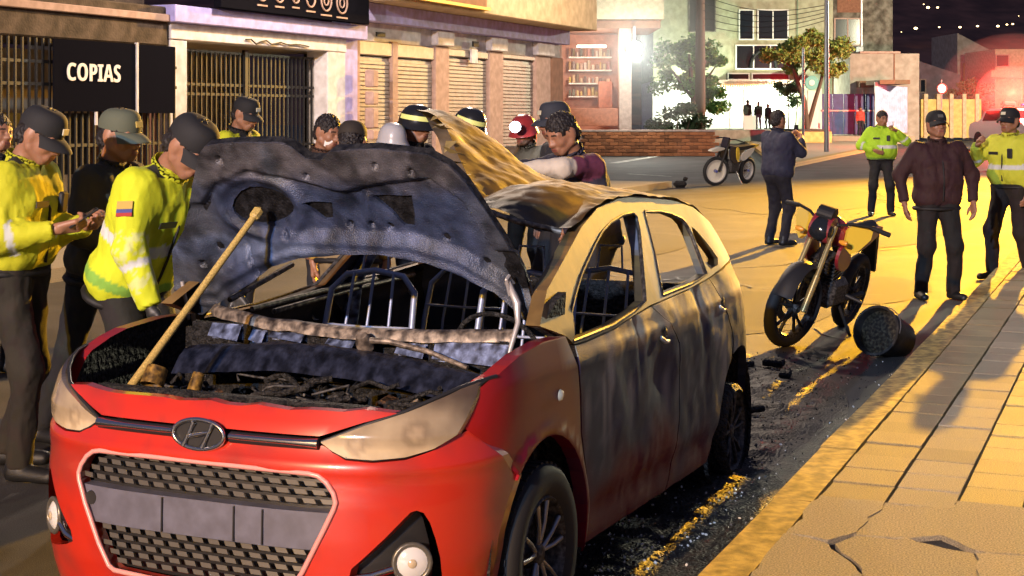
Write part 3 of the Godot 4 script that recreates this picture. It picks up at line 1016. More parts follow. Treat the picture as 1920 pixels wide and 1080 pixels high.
	o = thing("red_lit_house", "two storey house at the right edge washed in red light", "house", Vector3(at(1900, 0, 120).x, 0, -120))
	fbox(o, "wall", 1866, 92, 1990, 262, 120, -8.0, 0.0, M.plaster_cream)
	far_window(o, 1868, 104, 1890, 124, 120, 1, M.plaster_pink, M.glass_dark)
	fbox(o, "balcony", 1850, 132, 1990, 146, 120, 0.0, 1.2, M.plaster_cream)
	o = thing("terrace_house", "long low house with a mauve wall stepping down the hill", "house", Vector3(at(1760, 0, 125).x, 0, -125))
	poly = PackedVector2Array()
	for q in [[1700, 108], [1727, 116], [1800, 140], [1800, 262], [1700, 262]]:
		var a := at(q[0], q[1], 125.0) - o.position
		poly.append(Vector2(a.x, a.y))
	pr = MB.new()
	pr.prism(poly, -6.0)
	mat("mauve", Color(0.3, 0.2, 0.22), 0.9, 0, "blotch", 0.2)
	part("wall", pr, M.mauve, o)
	far_window(o, 1716, 150, 1734, 172, 125, 2, M.plaster_pink, M.glass_dark)


func hillside() -> void:
	var m := MB.new()
	var rows: Array = []
	for i in 14:
		var r: Array = []
		for j in 40:
			var p := Vector3(-260 + j * 16, -1.0 + i * 8.5 * minf(1.0, 0.35 + 0.05 * i), -230 - i * 26)
			p.y += 3.0 * nz(p, 0.02)
			r.append(p)
		rows.append(r)
	m.grid(rows)
	structure("hill", m, M.hill)
	glow("town_light", Color(1.0, 0.84, 0.6), 9.0)
	var pts := [[1740, 14, 1.1], [1758, 14, 0.8], [1717, 53, 1.2], [1761, 51, 0.6], [1800, 51, 0.9], [1833, 49, 0.8], [1871, 49, 1.0], [1888, 46, 0.7], [1899, 45, 0.7], [1732, 8, 0.4], [1690, 60, 0.3], [1910, 30, 0.3]]
	var b := MB.new()
	b.lathe([Vector2(0.0, -0.3), Vector2(0.22, -0.2), Vector2(0.3, 0.0), Vector2(0.22, 0.2), Vector2(0.0, 0.3)], Transform3D.IDENTITY, 10)
	var me := b.mesh()
	for q in pts:
		var p := at(q[0], q[1], 330.0)
		# stand it on the slope
		single("hill_lamp", me, M.town_light, "tiny warm lamp of a house on the dark hillside", "lamp", "lamps on the dark hillside", Transform3D(Basis.IDENTITY.scaled(Vector3(1.5, 0.9, 1.0) * q[2] * 0.8), p))


func leaf_crown(parent: Node3D, blobs: Array, count: int, size: float, tints: Array, sd: int) -> void:
	var g := RandomNumberGenerator.new()
	g.seed = sd
	var lf := MB.new()
	for k in 3:
		var b := Basis(Vector3(0, 1, 0), k * 2.1) * Basis(Vector3(1, 0, 0), 0.5 + 0.3 * k)
		var o := b * Vector3(0.3, 0.1 * k, 0)
		lf.tri(o + b * Vector3(-0.5, 0, 0), o + b * Vector3(0, 0.12, 0.32), o + b * Vector3(0.5, 0, 0))
		lf.tri(o + b * Vector3(-0.5, 0, 0), o + b * Vector3(0.5, 0, 0), o + b * Vector3(0, 0.1, -0.32))
	var mm := MultiMesh.new()
	mm.transform_format = MultiMesh.TRANSFORM_3D
	mm.use_colors = true
	mm.mesh = lf.mesh()
	mm.instance_count = count
	for i in count:
		var q: Array = blobs[g.randi() % blobs.size()]
		var dir := Vector3(g.randfn(), g.randfn(), g.randfn()).normalized()
		var r: float = q[1] * (0.25 + 0.95 * g.randf())
		var p: Vector3 = q[0] + dir * r * Vector3(1, 0.75, 1)
		var bs := Basis(Vector3(g.randfn(), g.randfn(), g.randfn()).normalized(), g.randf() * TAU).scaled(Vector3.ONE * size * g.randf_range(0.6, 1.3))
		mm.set_instance_transform(i, Transform3D(bs, p))
		var c: Color = tints[g.randi() % tints.size()]
		mm.set_instance_color(i, c * g.randf_range(0.7, 1.2))
	var o := MultiMeshInstance3D.new()
	o.name = "crown"
	o.multimesh = mm
	o.material_override = M.foliage
	parent.add_child(o, true)
	stuff(o)


func tree(called: String, label: String, foot: Vector3, trunk: Array, limbs: Array, blobs: Array, count: int, size: float, tints: Array, sd: int) -> Node3D:
	var o := thing(called, label, "tree", foot)
	var m := MB.new()
	m.tube(trunk[0], trunk[1], 9)
	for l in limbs:
		m.tube(l[0], l[1], 6)
	part("trunk", m, M.bark, o)
	leaf_crown(o, blobs, count, size, tints, sd)
	return o


func vegetation() -> void:
	# green tree beside the shop
	var f := at(1300, 0, 72.0)
	f.y = 0
	var bl: Array = []
	var g := RandomNumberGenerator.new()
	g.seed = 5
	for i in 26:
		bl.append([at(1290 + g.randf_range(-62, 62), 125 + g.randf_range(-55, 55), 72.0 + g.randf_range(-1.2, 1.2)) - f, g.randf_range(0.3, 0.65)])
	for i in 6:
		bl.append([at(1345 + g.randf_range(-20, 25), 195 + g.randf_range(-20, 20), 71.0) - f, g.randf_range(0.25, 0.45)])
	tree("leafy_tree", "bright green leafy tree beside the lit shop floodlight", f, [[Vector3(0, 0, 0), Vector3(0.1, 1.6, 0), Vector3(-0.1, 3.2, 0.1), Vector3(-0.2, 4.6, 0)], [0.2, 0.16, 0.12, 0.05]], [[[Vector3(0, 2.4, 0), Vector3(-0.9, 3.6, 0.2), Vector3(-1.5, 4.4, 0)], [0.09, 0.06, 0.02]], [[Vector3(0, 2.6, 0), Vector3(0.7, 3.5, 0.2), Vector3(1.2, 4.2, 0)], [0.09, 0.06, 0.02]]], bl, 3800, 0.17, [Color(0.11, 0.26, 0.05), Color(0.08, 0.19, 0.04), Color(0.16, 0.30, 0.07)], 21)
	# forked olive tree in the yellow planter
	f = at(1512, 0, 84.0)
	f.y = 0.5
	bl = []
	for i in 34:
		var a := g.randf_range(-1, 1)
		bl.append([at(1508 + a * 72, 98 + g.randf_range(-36, 36) + absf(a) * 8, 84.0 + g.randf_range(-1.6, 1.6)) - f, g.randf_range(0.3, 0.7)])
	var A := func(px: float, py: float) -> Vector3: return at(px, py, 84.0) - f
	tree("forked_tree", "olive green street tree with a forked trunk in the yellow planter", f, [[A.call(1514, 246), A.call(1508, 190), A.call(1494, 150), A.call(1480, 105)], [0.17, 0.16, 0.12, 0.05]], [[[A.call(1514, 240), A.call(1528, 190), A.call(1540, 150), A.call(1548, 105)], [0.15, 0.13, 0.1, 0.04]], [[A.call(1496, 152), A.call(1518, 120), A.call(1524, 85)], [0.09, 0.06, 0.03]], [[A.call(1486, 128), A.call(1462, 110), A.call(1446, 96)], [0.07, 0.05, 0.02]]], bl, 5200, 0.18, [Color(0.2, 0.26, 0.04), Color(0.15, 0.21, 0.04), Color(0.25, 0.29, 0.06)], 22)
	# bushes
	var bush := [
		["dark_bush", "dark bush behind the navy jacketed man", 1478, 178, 90.0, 18.0, 24.0, 700, 0.16, [Color(0.035, 0.08, 0.03), Color(0.05, 0.1, 0.03)]],
		["hedge", "dark hedge behind the low brick wall", 1270, 222, 68.0, 60.0, 26.0, 1500, 0.16, [Color(0.03, 0.06, 0.025), Color(0.04, 0.08, 0.03)]],
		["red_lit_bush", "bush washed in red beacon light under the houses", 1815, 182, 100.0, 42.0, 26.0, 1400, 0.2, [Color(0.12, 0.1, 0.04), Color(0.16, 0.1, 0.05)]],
	]
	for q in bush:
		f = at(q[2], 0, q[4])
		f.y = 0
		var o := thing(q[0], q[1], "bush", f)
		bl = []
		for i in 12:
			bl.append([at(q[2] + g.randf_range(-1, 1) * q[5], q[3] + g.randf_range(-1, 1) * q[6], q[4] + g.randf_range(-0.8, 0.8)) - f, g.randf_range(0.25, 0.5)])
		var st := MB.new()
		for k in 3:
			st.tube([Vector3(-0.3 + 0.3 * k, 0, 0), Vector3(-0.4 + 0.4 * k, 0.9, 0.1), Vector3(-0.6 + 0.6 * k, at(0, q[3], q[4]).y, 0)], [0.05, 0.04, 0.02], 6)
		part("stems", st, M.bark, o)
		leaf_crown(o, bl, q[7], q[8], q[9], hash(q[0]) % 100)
	# yellow planter
	var pl := thing("yellow_planter", "yellow painted planter box at the foot of the forked tree", "planter", at(1528, 0, 82) * Vector3(1, 0, 1))
	fbox(pl, "front_wall", 1496, 247, 1560, 268, 81, -0.2, 0.0, M.wall_yellow, 0.02)
	fbox(pl, "side_wall", 1494, 247, 1499, 268, 81, -6.0, -0.22, M.wall_yellow, 0.02)
	fbox(pl, "soil", 1500, 243, 1560, 247, 81, -6.0, -0.22, M.bark)
	# poles and wires
	var pole := [["utility_pole", "thick brown utility pole in front of the leafy tree", 1313, 70.0, 0.26, 9.0, "bark"], ["grey_pole", "grey steel pole beside the forked tree", 1550, 62.0, 0.11, 9.0, "metal_grey"], ["thin_pole", "thin pale pole between the two trees", 1506, 56.0, 0.055, 4.2, "metal_grey"]]
	for q in pole:
		var b: Vector3 = at(q[2], 0, q[3])
		b.y = 0
		var pm := MB.new()
		pm.tube([Vector3.ZERO, Vector3(0, q[5] * 0.5, 0), Vector3(0, q[5], 0)], [q[4], q[4] * 0.9, q[4] * 0.75], 10)
		pm.lathe([Vector2(0, 0.0), Vector2(q[4] * 1.5, 0.0), Vector2(q[4] * 1.4, 0.1), Vector2(q[4], 0.14)], Transform3D.IDENTITY, 12)
		pm.lathe([Vector2(q[4] * 0.95, q[5] * 0.45), Vector2(q[4] * 1.1, q[5] * 0.45), Vector2(q[4] * 1.1, q[5] * 0.47), Vector2(q[4] * 0.95, q[5] * 0.47)], Transform3D.IDENTITY, 12)
		single(q[0], pm, M[q[6]], q[1], "pole", "", Transform3D(Basis.IDENTITY, b))
	for k in 5:
		var a := at(1313, -10 + k * 14, 70.0)
		var b := at(1555, 8 + k * 7, 62.0 + k)
		var wp: Array = []
		for i in 13:
			var u := i / 12.0
			wp.append(a.lerp(b, u) + Vector3(0, -0.5 * sin(PI * u), 0))
		var wm := MB.new()
		wm.tube(wp, 0.014, 4)
		single("overhead_wire", wm, M.iron, "black overhead wire sagging between the poles across the apartment block", "wire", "wires between the poles")
	# round signs
	var s1 := thing("round_sign", "round teal and white shop sign on a stand behind the forked tree", "sign", at(1520, 0, 88) * Vector3(1, 0, 1))
	mat("teal", Color(0.12, 0.42, 0.38), 0.5)
	var dm := MB.new()
	dm.lathe([Vector2(0, 0.03), Vector2(0.4, 0.03), Vector2(0.42, 0.0), Vector2(0.42, -0.06)], Transform3D(Basis(Vector3.RIGHT, PI / 2), at(1522, 155, 88) - s1.position), 24)
	part("disc", dm, M.teal, s1)
	dm = MB.new()
	dm.lathe([Vector2(0, 0.06), Vector2(0.17, 0.06), Vector2(0.17, 0.02)], Transform3D(Basis(Vector3.RIGHT, PI / 2), at(1522, 155, 88) - s1.position), 16)
	part("disc_centre", dm, M.frame_white, s1)
	fbox(s1, "board", 1514, 170, 1534, 240, 88, -0.1, 0.02, M.frame_white, 0.02)
	fbox(s1, "foot", 1510, 240, 1538, 262, 88, -0.5, 0.4, M.plaster_white, 0.02)
	var s2 := thing("traffic_sign", "small round white traffic sign above the head of the man in dark clothes", "sign", at(1766, 0, 80) * Vector3(1, 0, 1))
	dm = MB.new()
	dm.lathe([Vector2(0, 0.015), Vector2(0.27, 0.015), Vector2(0.27, -0.01), Vector2(0, -0.01)], Transform3D(Basis(Vector3.RIGHT, PI / 2), at(1766, 166, 80) - s2.position), 24)
	part("disc", dm, M.frame_white, s2)
	mat("sign_red", Color(0.5, 0.04, 0.04), 0.5)
	dm = MB.new()
	var rp: Array = []
	for i in 24:
		rp.append(at(1766, 166, 80) - s2.position + Vector3(cos(TAU * i / 24) * 0.25, sin(TAU * i / 24) * 0.25, 0.02))
	dm.tube(rp, 0.025, 6, false, true)
	part("rim", dm, M.sign_red, s2)
	dm = MB.new()
	dm.tube([Vector3(0, 0, -0.05), Vector3(0, at(0, 150, 80).y, -0.05)], 0.035, 8)
	part("post", dm, M.metal_grey, s2)

# ---------------------------------------------------------------- the burned hatchback; local x forward, y up, z to its right
var arc_l := PackedFloat32Array()
var arc_x := PackedFloat32Array()
var arc_y := PackedFloat32Array()


func tab(v: float, xs: Array, ys: Array) -> float:
	if v <= xs[0]:
		return ys[0]
	for i in xs.size() - 1:
		if v < xs[i + 1]:
			return lerpf(ys[i], ys[i + 1], (v - xs[i]) / (xs[i + 1] - xs[i]))
	return ys[-1]


func V(x: float, y: float, z: float) -> Vector3:
	return Vector3(x, z, -y)


func side_prof(z: float) -> float:
	return tab(z, [0.15, 0.25, 0.4, 0.6, 0.75, 0.85, 0.95, 1.05, 1.4], [0.955, 0.985, 1.0, 1.0, 0.995, 0.985, 0.955, 0.90, 0.70])


func plan(s: float) -> Vector2:
	var a := absf(s)
	var lo := 0
	var hi := arc_l.size() - 1
	while hi - lo > 1:
		var m := (lo + hi) / 2
		if arc_l[m] <= a:
			lo = m
		else:
			hi = m
	var u := clampf((a - arc_l[lo]) / maxf(arc_l[hi] - arc_l[lo], 1e-6), 0.0, 1.0)
	return Vector2(lerpf(arc_x[lo], arc_x[hi], u), lerpf(arc_y[lo], arc_y[hi], u) * signf(s))


func nose_set_back(z: float) -> float:
	return tab(z, [0.12, 0.2, 0.3, 0.45, 0.55, 0.66, 0.75, 0.82, 0.9, 1.0], [-0.07, -0.04, -0.01, 0, 0, -0.015, -0.04, -0.075, -0.14, -0.24])


func front_at(s: float, z: float, out := 0.0) -> Vector3:
	var q := plan(s)
	var k := (q.x - 1.15) / 0.70
	var x := q.x + nose_set_back(z) * k
	var p := V(x, q.y * side_prof(z), z)
	if out != 0.0:
		var d := Vector2(k * k * k, absf(q.y / 0.8) ** 4).normalized()
		p += V(d.x * out, d.y * out * signf(s), 0)
	return p


func side_at(x: float, z: float, sgn: float, out := 0.0) -> Vector3:
	var w := 0.80
	if x > 1.15:
		var c := minf(pow((x - nose_set_back(z) * (x - 1.15) / 0.7 - 1.15) / 0.70, 1.0 / 0.62), 1.0)
		w = 0.80 * pow(sqrt(1.0 - c * c), 0.62)
	elif x < -1.2:
		w = 0.80 - 0.16 * pow((-1.2 - x) / 0.68, 2.0)
	return V(x, (w * side_prof(z) + out) * sgn, z)


func sstep(a: float, b: float, v: float) -> float:
	var t := clampf((v - a) / (b - a), 0.0, 1.0)
	return t * t * (3.0 - 2.0 * t)


func burn_colour(x: float, z: float, left: bool) -> Color:
	# clean red at the nose, maroon soot and painted shade, blue grey scale and a pale ash band below the windows
	var p := Vector3(x, z, 3.0 if left else 7.0)
	var nv := nz(p, 2.2)
	var nf := nz(p, 9.0)
	var c := Color(0.40, 0.016, 0.010)
	var soot := sstep(1.62, 1.0, x + 0.2 * nv - 0.25 * (z - 0.6))  # soot, plus shade of the dimmer flank painted into the red
	c = c.lerp(Color(0.15, 0.006, 0.022), soot)
	var grey := sstep(0.34, 0.62, z + 0.20 * nv + maxf(0.0, 0.5 - x) * 0.09) * sstep(0.92, 0.70, x + 0.07 * nv)
	var scale := Color(0.036, 0.046, 0.095).lerp(Color(0.10, 0.11, 0.17), sstep(-0.1, 0.6, nf))
	c = c.lerp(scale, grey)
	var pale := sstep(0.835, 0.872, z + 0.03 * nf + 0.03 * nv - 0.02 * maxf(0.0, -x)) * sstep(0.95, 0.80, x)
	c = c.lerp(Color(0.66, 0.53, 0.35).lerp(Color(0.30, 0.22, 0.14), sstep(0.0, 0.7, nv + nf)), pale)  # ash brightened, yellow lamp light painted into it
	# streaks and patches of white scale running down from the band
	var st := sstep(0.22, 0.50, nz(Vector3(x * 3.2, z * 0.5, 2.0), 2.6)) * sstep(0.42, 0.8, z) * grey
	st = maxf(st, sstep(0.05, 0.45, nz(Vector3(x * 1.5, z * 0.8, 8.0), 3.0)) * sstep(-0.75, -1.15, x) * sstep(0.4, 0.6, z))
	c = c.lerp(Color(0.44, 0.43, 0.46), st * 0.75)
	if z > 1.0:
		c = c.lerp(Color(0.36, 0.27, 0.14).lerp(Color(0.15, 0.11, 0.07), sstep(-0.2, 0.5, nv)), 0.8)
	return c


func arch_pts(cx: float, cz: float, r: float, a0: float, a1: float, m: int) -> Array:
	var out: Array = []
	for i in m + 1:
		var a := deg_to_rad(lerpf(a0, a1, float(i) / m))
		out.append_array([cx + cos(a) * r, cz + sin(a) * r])
	return out


func mirror(p: PackedVector2Array) -> PackedVector2Array:
	var o := PackedVector2Array()
	for i in range(p.size() - 1, -1, -1):
		o.append(Vector2(-p[i].x, p[i].y))
	return o


func smooth_poly(p: PackedVector2Array, times := 2) -> PackedVector2Array:
	for t in times:
		var o := PackedVector2Array()
		for i in p.size():
			var a := p[i]
			var b := p[(i + 1) % p.size()]
			o.append(a.lerp(b, 0.25))
			o.append(a.lerp(b, 0.75))
		p = o
	return p


func ccw(p: PackedVector2Array) -> PackedVector2Array:
	if Geometry2D.is_polygon_clockwise(p):
		p.reverse()
	return p


func car_sheet(o: Node3D, called: String, poly: PackedVector2Array, holes: Array, f: Callable, m: Material, colf, thick := 0.03, step := 0.04, away := Vector3(0, 0, 1)) -> MeshInstance3D:
	var b := MB.new()
	var hs: Array = []
	for h in holes:
		hs.append(ccw(h))
	b.sheet(ccw(poly), hs, step, f, thick, colf, away)
	return part(called, b, m, o)


func burned_car() -> void:
	var prev := Vector2(1.85, 0)
	var L := 0.0
	for i in 401:
		var th := PI / 2 * i / 400.0
		var q := Vector2(1.15 + 0.70 * pow(maxf(cos(th), 0.0), 0.62), 0.80 * pow(sin(th), 0.62))
		L += (q - prev).length()
		prev = q
		arc_l.append(L)
		arc_x.append(q.x)
		arc_y.append(q.y)
	var yaw := 1.9783
	var pit := 0.0328
	var f0 := Vector3(cos(yaw), 0, sin(yaw))
	var l := Vector3(sin(yaw), 0, -cos(yaw))
	var f := f0 * cos(pit) + Vector3.UP * sin(pit)
	var u := -f0 * sin(pit) + Vector3.UP * cos(pit)
	var c0 := Vector3(-0.193, 0, -6.039) + f0 * 1.1 + Vector3.UP * 0.285 - f * 1.1 - u * 0.285
	var car := thing("burned_hatchback", "burned out red hatchback with its bonnet propped open and roof peeled up", "car", c0, Basis(f, u, -l))
	mat("car_paint", Color(1, 1, 1), 0.32, 0.0)
	M.car_paint.clearcoat_enabled = true
	M.car_paint.clearcoat = 1.0
	M.car_paint.clearcoat_roughness = 0.06
	mat("sooted_paint", Color(1, 1, 1), 0.38, 0.0)
	M.sooted_paint.metallic_specular = 0.3
	M.sooted_paint.clearcoat_enabled = true
	M.sooted_paint.clearcoat = 0.3
	M.sooted_paint.clearcoat_roughness = 0.12
	mat("burnt_paint", Color(1, 1, 1), 0.66, 0.0, "grain", 6.0, "fine_bumps", 0.03)
	M.burnt_paint.metallic_specular = 0.3
	M.burnt_paint.uv1_scale = Vector3.ONE * 4.0
	mat("burnt_roof", Color(1, 1, 1), 0.58, 0.0, "stains", 1.2, "fine_bumps", 0.02)
	mat("burnt_metal", Color(1, 1, 1), 0.5, 0.45, "soot", 3.0, "bumps", 0.2)
	mat("charred", Color(0.022, 0.020, 0.019), 0.7, 0.0, "soot", 3.0, "lumps", 2.0)
	mat("black_plastic", Color(0.018, 0.018, 0.02), 0.42)
	mat("plate_band", Color(0.13, 0.135, 0.19), 0.5, 0.0, "blotch", 2.0)
	mat("amber_plastic", Color(0.35, 0.2, 0.035), 0.4, 0.0, "soot", 5.0)
	mat("chrome", Color(0.62, 0.6, 0.58), 0.18, 1.0)
	mat("grille_scale", Color(0.15, 0.14, 0.12), 0.35, 0.5)
	mat("rim_edge", Color(0.75, 0.32, 0.30), 0.3)
	mat("lens_milky", Color(0.66, 0.55, 0.38), 0.2, 0.0, "blotch", 1.5)
	M.lens_milky.clearcoat_enabled = true
	M.lens_milky.clearcoat = 1.0
	M.lens_milky.clearcoat_roughness = 0.08
	mat("tyre", Color(0.017, 0.017, 0.018), 0.75, 0, "grain", 8.0)
	mat("alloy", Color(0.30, 0.30, 0.33), 0.35, 0.8)
	mat("scorched_alloy", Color(0.16, 0.155, 0.15), 0.6, 0.5, "soot", 5.0)
	mat("blue_metal", Color(0.26, 0.33, 0.55), 0.42, 0.3, "soot", 3.0)
	mat("lamp_glass", Color(0.75, 0.76, 0.78), 0.12, 0.2)
	var red := func(p: Vector2) -> Color:
		var chip := nz(Vector3(p.x, p.y, 11), 26.0)
		var dust := nz(Vector3(p.x, p.y * 1.6, 12), 3.0)
		var q := front_at(p.x, p.y)
		var k := nz(Vector3(p.x, p.y, 1), 4.0)
		var c := Color(0.52, 0.024, 0.010)
		c = c.lerp(Color(0.2, 0.02, 0.012), sstep(0.35, 0.75, k) * 0.5)
		c = c.lerp(Color(0.20, 0.035, 0.025), sstep(0.0, 0.6, dust) * 0.5 + sstep(0.42, 0.5, chip) * 0.3)
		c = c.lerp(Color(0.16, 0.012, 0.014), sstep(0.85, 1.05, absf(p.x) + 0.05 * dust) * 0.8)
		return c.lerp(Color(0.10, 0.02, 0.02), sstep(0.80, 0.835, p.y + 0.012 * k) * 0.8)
	# --- bumper with grille and fog lamp openings
	var half := [0.0, 0.704, 0.37, 0.716, 0.398, 0.716, 0.471, 0.681, 0.548, 0.676, 0.639, 0.683, 0.716, 0.703, 0.786, 0.737, 0.835, 0.75, 0.985, 0.66, 1.09, 0.58, 1.03, 0.5, 0.992, 0.43, 0.965, 0.3, 0.972, 0.2, 0.93, 0.165, 0.0, 0.15]
	var bump := pv(half)
	for i in range(bump.size() - 2, 0, -1):
		bump.append(Vector2(-bump[i].x, bump[i].y))
	var hexa := smooth_poly(pv([-0.35, 0.643, 0.35, 0.643, 0.41, 0.632, 0.455, 0.575, 0.445, 0.535, 0.33, 0.31, 0.29, 0.285, -0.29, 0.285, -0.33, 0.31, -0.445, 0.535, -0.455, 0.575, -0.41, 0.632]), 1)
	var fog := smooth_poly(pv([0.47, 0.355, 0.58, 0.455, 0.64, 0.515, 0.672, 0.545, 0.712, 0.53, 0.75, 0.43, 0.768, 0.32, 0.70, 0.30, 0.55, 0.325]), 1)
	var fr := func(p: Vector2) -> Vector3: return front_at(p.x, p.y, 0.012 * exp(-pow((p.y - 0.66) / 0.03, 2.0)))
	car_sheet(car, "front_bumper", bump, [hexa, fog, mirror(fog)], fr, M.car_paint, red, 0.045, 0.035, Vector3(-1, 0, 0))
	# bonnet lip between the headlamps, its top edge scorched and wavy
	var lip: Array = [-0.385, 0.742, 0.385, 0.742, 0.505, 0.782, 0.60, 0.808, 0.504, 0.818]
	for i in 17:
		var s := 0.44 - i * 0.055
		lip.append_array([s, 0.809 + 0.003 * sin(i * 1.7) + 0.002 * sin(i * 4.1)])
	lip.append_array([-0.504, 0.818, -0.60, 0.808, -0.505, 0.782])
	car_sheet(car, "bonnet_lip", pv(lip), [], func(p: Vector2) -> Vector3: return front_at(p.x, p.y, 0.006), M.car_paint, red, 0.03, 0.035, Vector3(-1, 0.1, 0))
	# --- grille
	var dark := func(_p: Vector2) -> Color: return Color.WHITE
	var gr := car_sheet(car, "grille", hexa, [], func(p: Vector2) -> Vector3: return front_at(p.x, p.y, -0.055), M.black_plastic, dark, 0.0, 0.08)
	var rim := MB.new()
	var loop: Array = []
	for p in hexa:
		loop.append(front_at(p.x, p.y, 0.004))
	rim.tube(loop, 0.008, 6, false, true)
	part("grille_surround", rim, M.rim_edge, car)
	car_sheet(gr, "plate_band", pv([-0.447, 0.532, 0.447, 0.532, 0.40, 0.425, -0.40, 0.425]), [], func(p: Vector2) -> Vector3: return front_at(p.x, p.y, -0.008), M.plate_band, dark, 0.05, 0.06, Vector3(-1, 0, 0))
	for s in [-0.12, 0.13, 0.225]:
		var sm := MB.new()
		sm.box(front_at(s, 0.478, -0.005), Vector3(0.006, 0.1, 0.004))
		part("band_seam", sm, M.black_plastic, gr)
	var hs := MB.new()
	hs.lathe([Vector2(0.0, 0.0), Vector2(0.02, 0.0), Vector2(0.022, -0.01)], Transform3D(Basis(Vector3(0, 0, 1), -PI / 2), front_at(-0.40, 0.495, -0.003)), 14)
	part("tow_hole", hs, M.black_plastic, gr)
	# overlapping scales of the mesh, one by one
	var scm := MB.new()
	scm.prism(pv([-0.0235, 0.007, 0.013, 0.0065, 0.0235, -0.007, -0.013, -0.0065]), 0.012, Transform3D(Basis(Vector3(0, 0, -1), Vector3(-0.45, 0.9, 0).normalized(), Vector3(0.9, 0.45, 0).normalized()), Vector3.ZERO))
	var sc_mesh := scm.mesh()
	var row := 0
	var z := 0.628
	while z > 0.29:
		if z < 0.532 and z > 0.425:
			z = 0.41
		for k in range(-9, 10):
			var s := k * 0.056 + (0.028 if row % 2 else 0.0)
			if Geometry2D.is_point_in_polygon(Vector2(s - 0.02, z), hexa) and Geometry2D.is_point_in_polygon(Vector2(s + 0.02, z), hexa):
				var a := front_at(s - 0.01, z, -0.024)
				var b := front_at(s + 0.01, z, -0.024)
				var zz := (a - b).normalized()
				part("grille_scale", sc_mesh, M.grille_scale, gr, Transform3D(Basis(Vector3.UP.cross(zz).normalized(), Vector3.UP, zz), (a + b) / 2))
		z -= 0.024
		row += 1
	# --- chrome strip and the oval emblem with a slanted letter
	for sg in [-1.0, 1.0]:
		var pts: Array = []
		for i in 8:
			var s: float = sg * (0.1 + i * 0.041)
			pts.append(front_at(s, 0.723, 0.012))
		var cm := MB.new()
		var rr: Array = [0.008, 0.009, 0.009, 0.009, 0.009, 0.01, 0.012, 0.015]
		cm.tube(pts, rr, 8)
		part("chrome_strip", cm, M.chrome, car)
		var bk := MB.new()
		var bp: Array = []
		for p in pts:
			bp.append(p + Vector3(-0.012, -0.004, 0))
		bk.tube(bp, 0.018, 8)
		part("strip_backing", bk, M.black_plastic, car)  # dark tube set behind the chrome strip
	var em := Node3D.new()
	em.name = "emblem"
	car.add_child(em)
	em.position = front_at(0, 0.722, 0.022)
	em.rotation = Vector3(0, PI / 2, 0)
	var e1 := MB.new()
	var ep: Array = []
	for i in 32:
		ep.append(Vector3(cos(TAU * i / 32) * 0.088, sin(TAU * i / 32) * 0.043, 0))
	e1.tube(ep, 0.007, 8, false, true)
	part("ring", e1, M.chrome, em)
	var e2 := MB.new()
	e2.lathe([Vector2(0, 0), Vector2(1, 0), Vector2(1, -0.3)], Transform3D(Basis(Vector3(0.084, 0, 0), Vector3(0, 0, 0.012), Vector3(0, -0.04, 0)), Vector3(0, 0, -0.004)), 28)
	part("badge_back", e2, M.black_plastic, em)
	var e3 := MB.new()
	for sg in [-1.0, 1.0]:
		var q: Array = []
		for i in 5:
			var tt := i / 4.0
			q.append(Vector3(sg * 0.033 + lerpf(-0.018, 0.018, tt), lerpf(-0.036, 0.036, tt), 0.001))
		e3.tube(q, [0.010, 0.0065, 0.006, 0.0065, 0.010], 6)
	e3.tube([Vector3(-0.034, -0.008, 0.001), Vector3(0, 0.0, 0.001), Vector3(0.034, 0.008, 0.001)], [0.006, 0.008, 0.006], 6)
	part("letter", e3, M.chrome, em)
	# --- headlamps and fog lamps
	var hl := pv([0.392, 0.726, 0.43, 0.704, 0.471, 0.687, 0.548, 0.683, 0.639, 0.691, 0.716, 0.711, 0.783, 0.745, 0.820, 0.799, 0.860, 0.868, 0.90, 0.884, 0.957, 0.889, 0.87, 0.882, 0.785, 0.868, 0.70, 0.842, 0.623, 0.812, 0.519, 0.778])
	for sg in [1, -1]:
		var poly := hl if sg > 0 else mirror(hl)
		var lf := func(p: Vector2) -> Vector3:
			var e := 1.0 - pow(clampf(absf(absf(p.x) - 0.63) / 0.28, 0, 1), 2.0)
			return front_at(p.x, p.y, 0.004 + 0.02 * e * clampf((p.y - 0.67) / 0.08, 0, 1) * clampf((0.9 - p.y) / 0.06, 0, 1))
		var lc := func(p: Vector2) -> Color:
			var k := nz(Vector3(p.x, p.y, 5), 5.0)
			# heat clouded, smoked top; bulb housing shading and lower edge highlight painted in
			var ax := absf(p.x)
			var c := Color(0.62, 0.60, 0.58).lerp(Color(1.25, 1.2, 1.15), sstep(0.735, 0.69, p.y + 0.01 * k))
			for b in [[0.50, 0.725, 0.036], [0.66, 0.755, 0.046]]:
				var r := (Vector2(ax, p.y) - Vector2(b[0], b[1])).length()
				c = c.lerp(Color(0.34, 0.30, 0.28), sstep(b[2], b[2] * 0.75, r) * 0.55)
				c = c.lerp(Color(1.0, 0.95, 0.9), sstep(b[2] * 0.5, b[2] * 0.3, r) * 0.5)
			c = c.lerp(Color(0.13, 0.10, 0.085), sstep(0.755, 0.86, p.y + 0.05 * k + 0.05 * (ax - 0.6)) * 0.92)
			return c.lerp(Color(0.45, 0.40, 0.34), sstep(0.1, 0.6, k) * 0.5)
		var h := car_sheet(car, "headlight", poly, [], lf, M.lens_milky, lc, 0.03, 0.014, Vector3(-1, 0, 0))
		var hp: Array = []
		for p in poly:
			hp.append(front_at(p.x, p.y, 0.001))
		var hb := MB.new()
		hb.tube(hp, 0.0065, 6, false, true)
		part("lamp_seal", hb, M.black_plastic, h)
		var fp := fog if sg > 0 else mirror(fog)
		var pocket := car_sheet(car, "fog_lamp", fp, [], func(p: Vector2) -> Vector3: return front_at(p.x, p.y, -0.05), M.black_plastic, dark, 0.0, 0.06)
		var fl := MB.new()
		var fc := front_at(sg * 0.672, 0.392, -0.012)
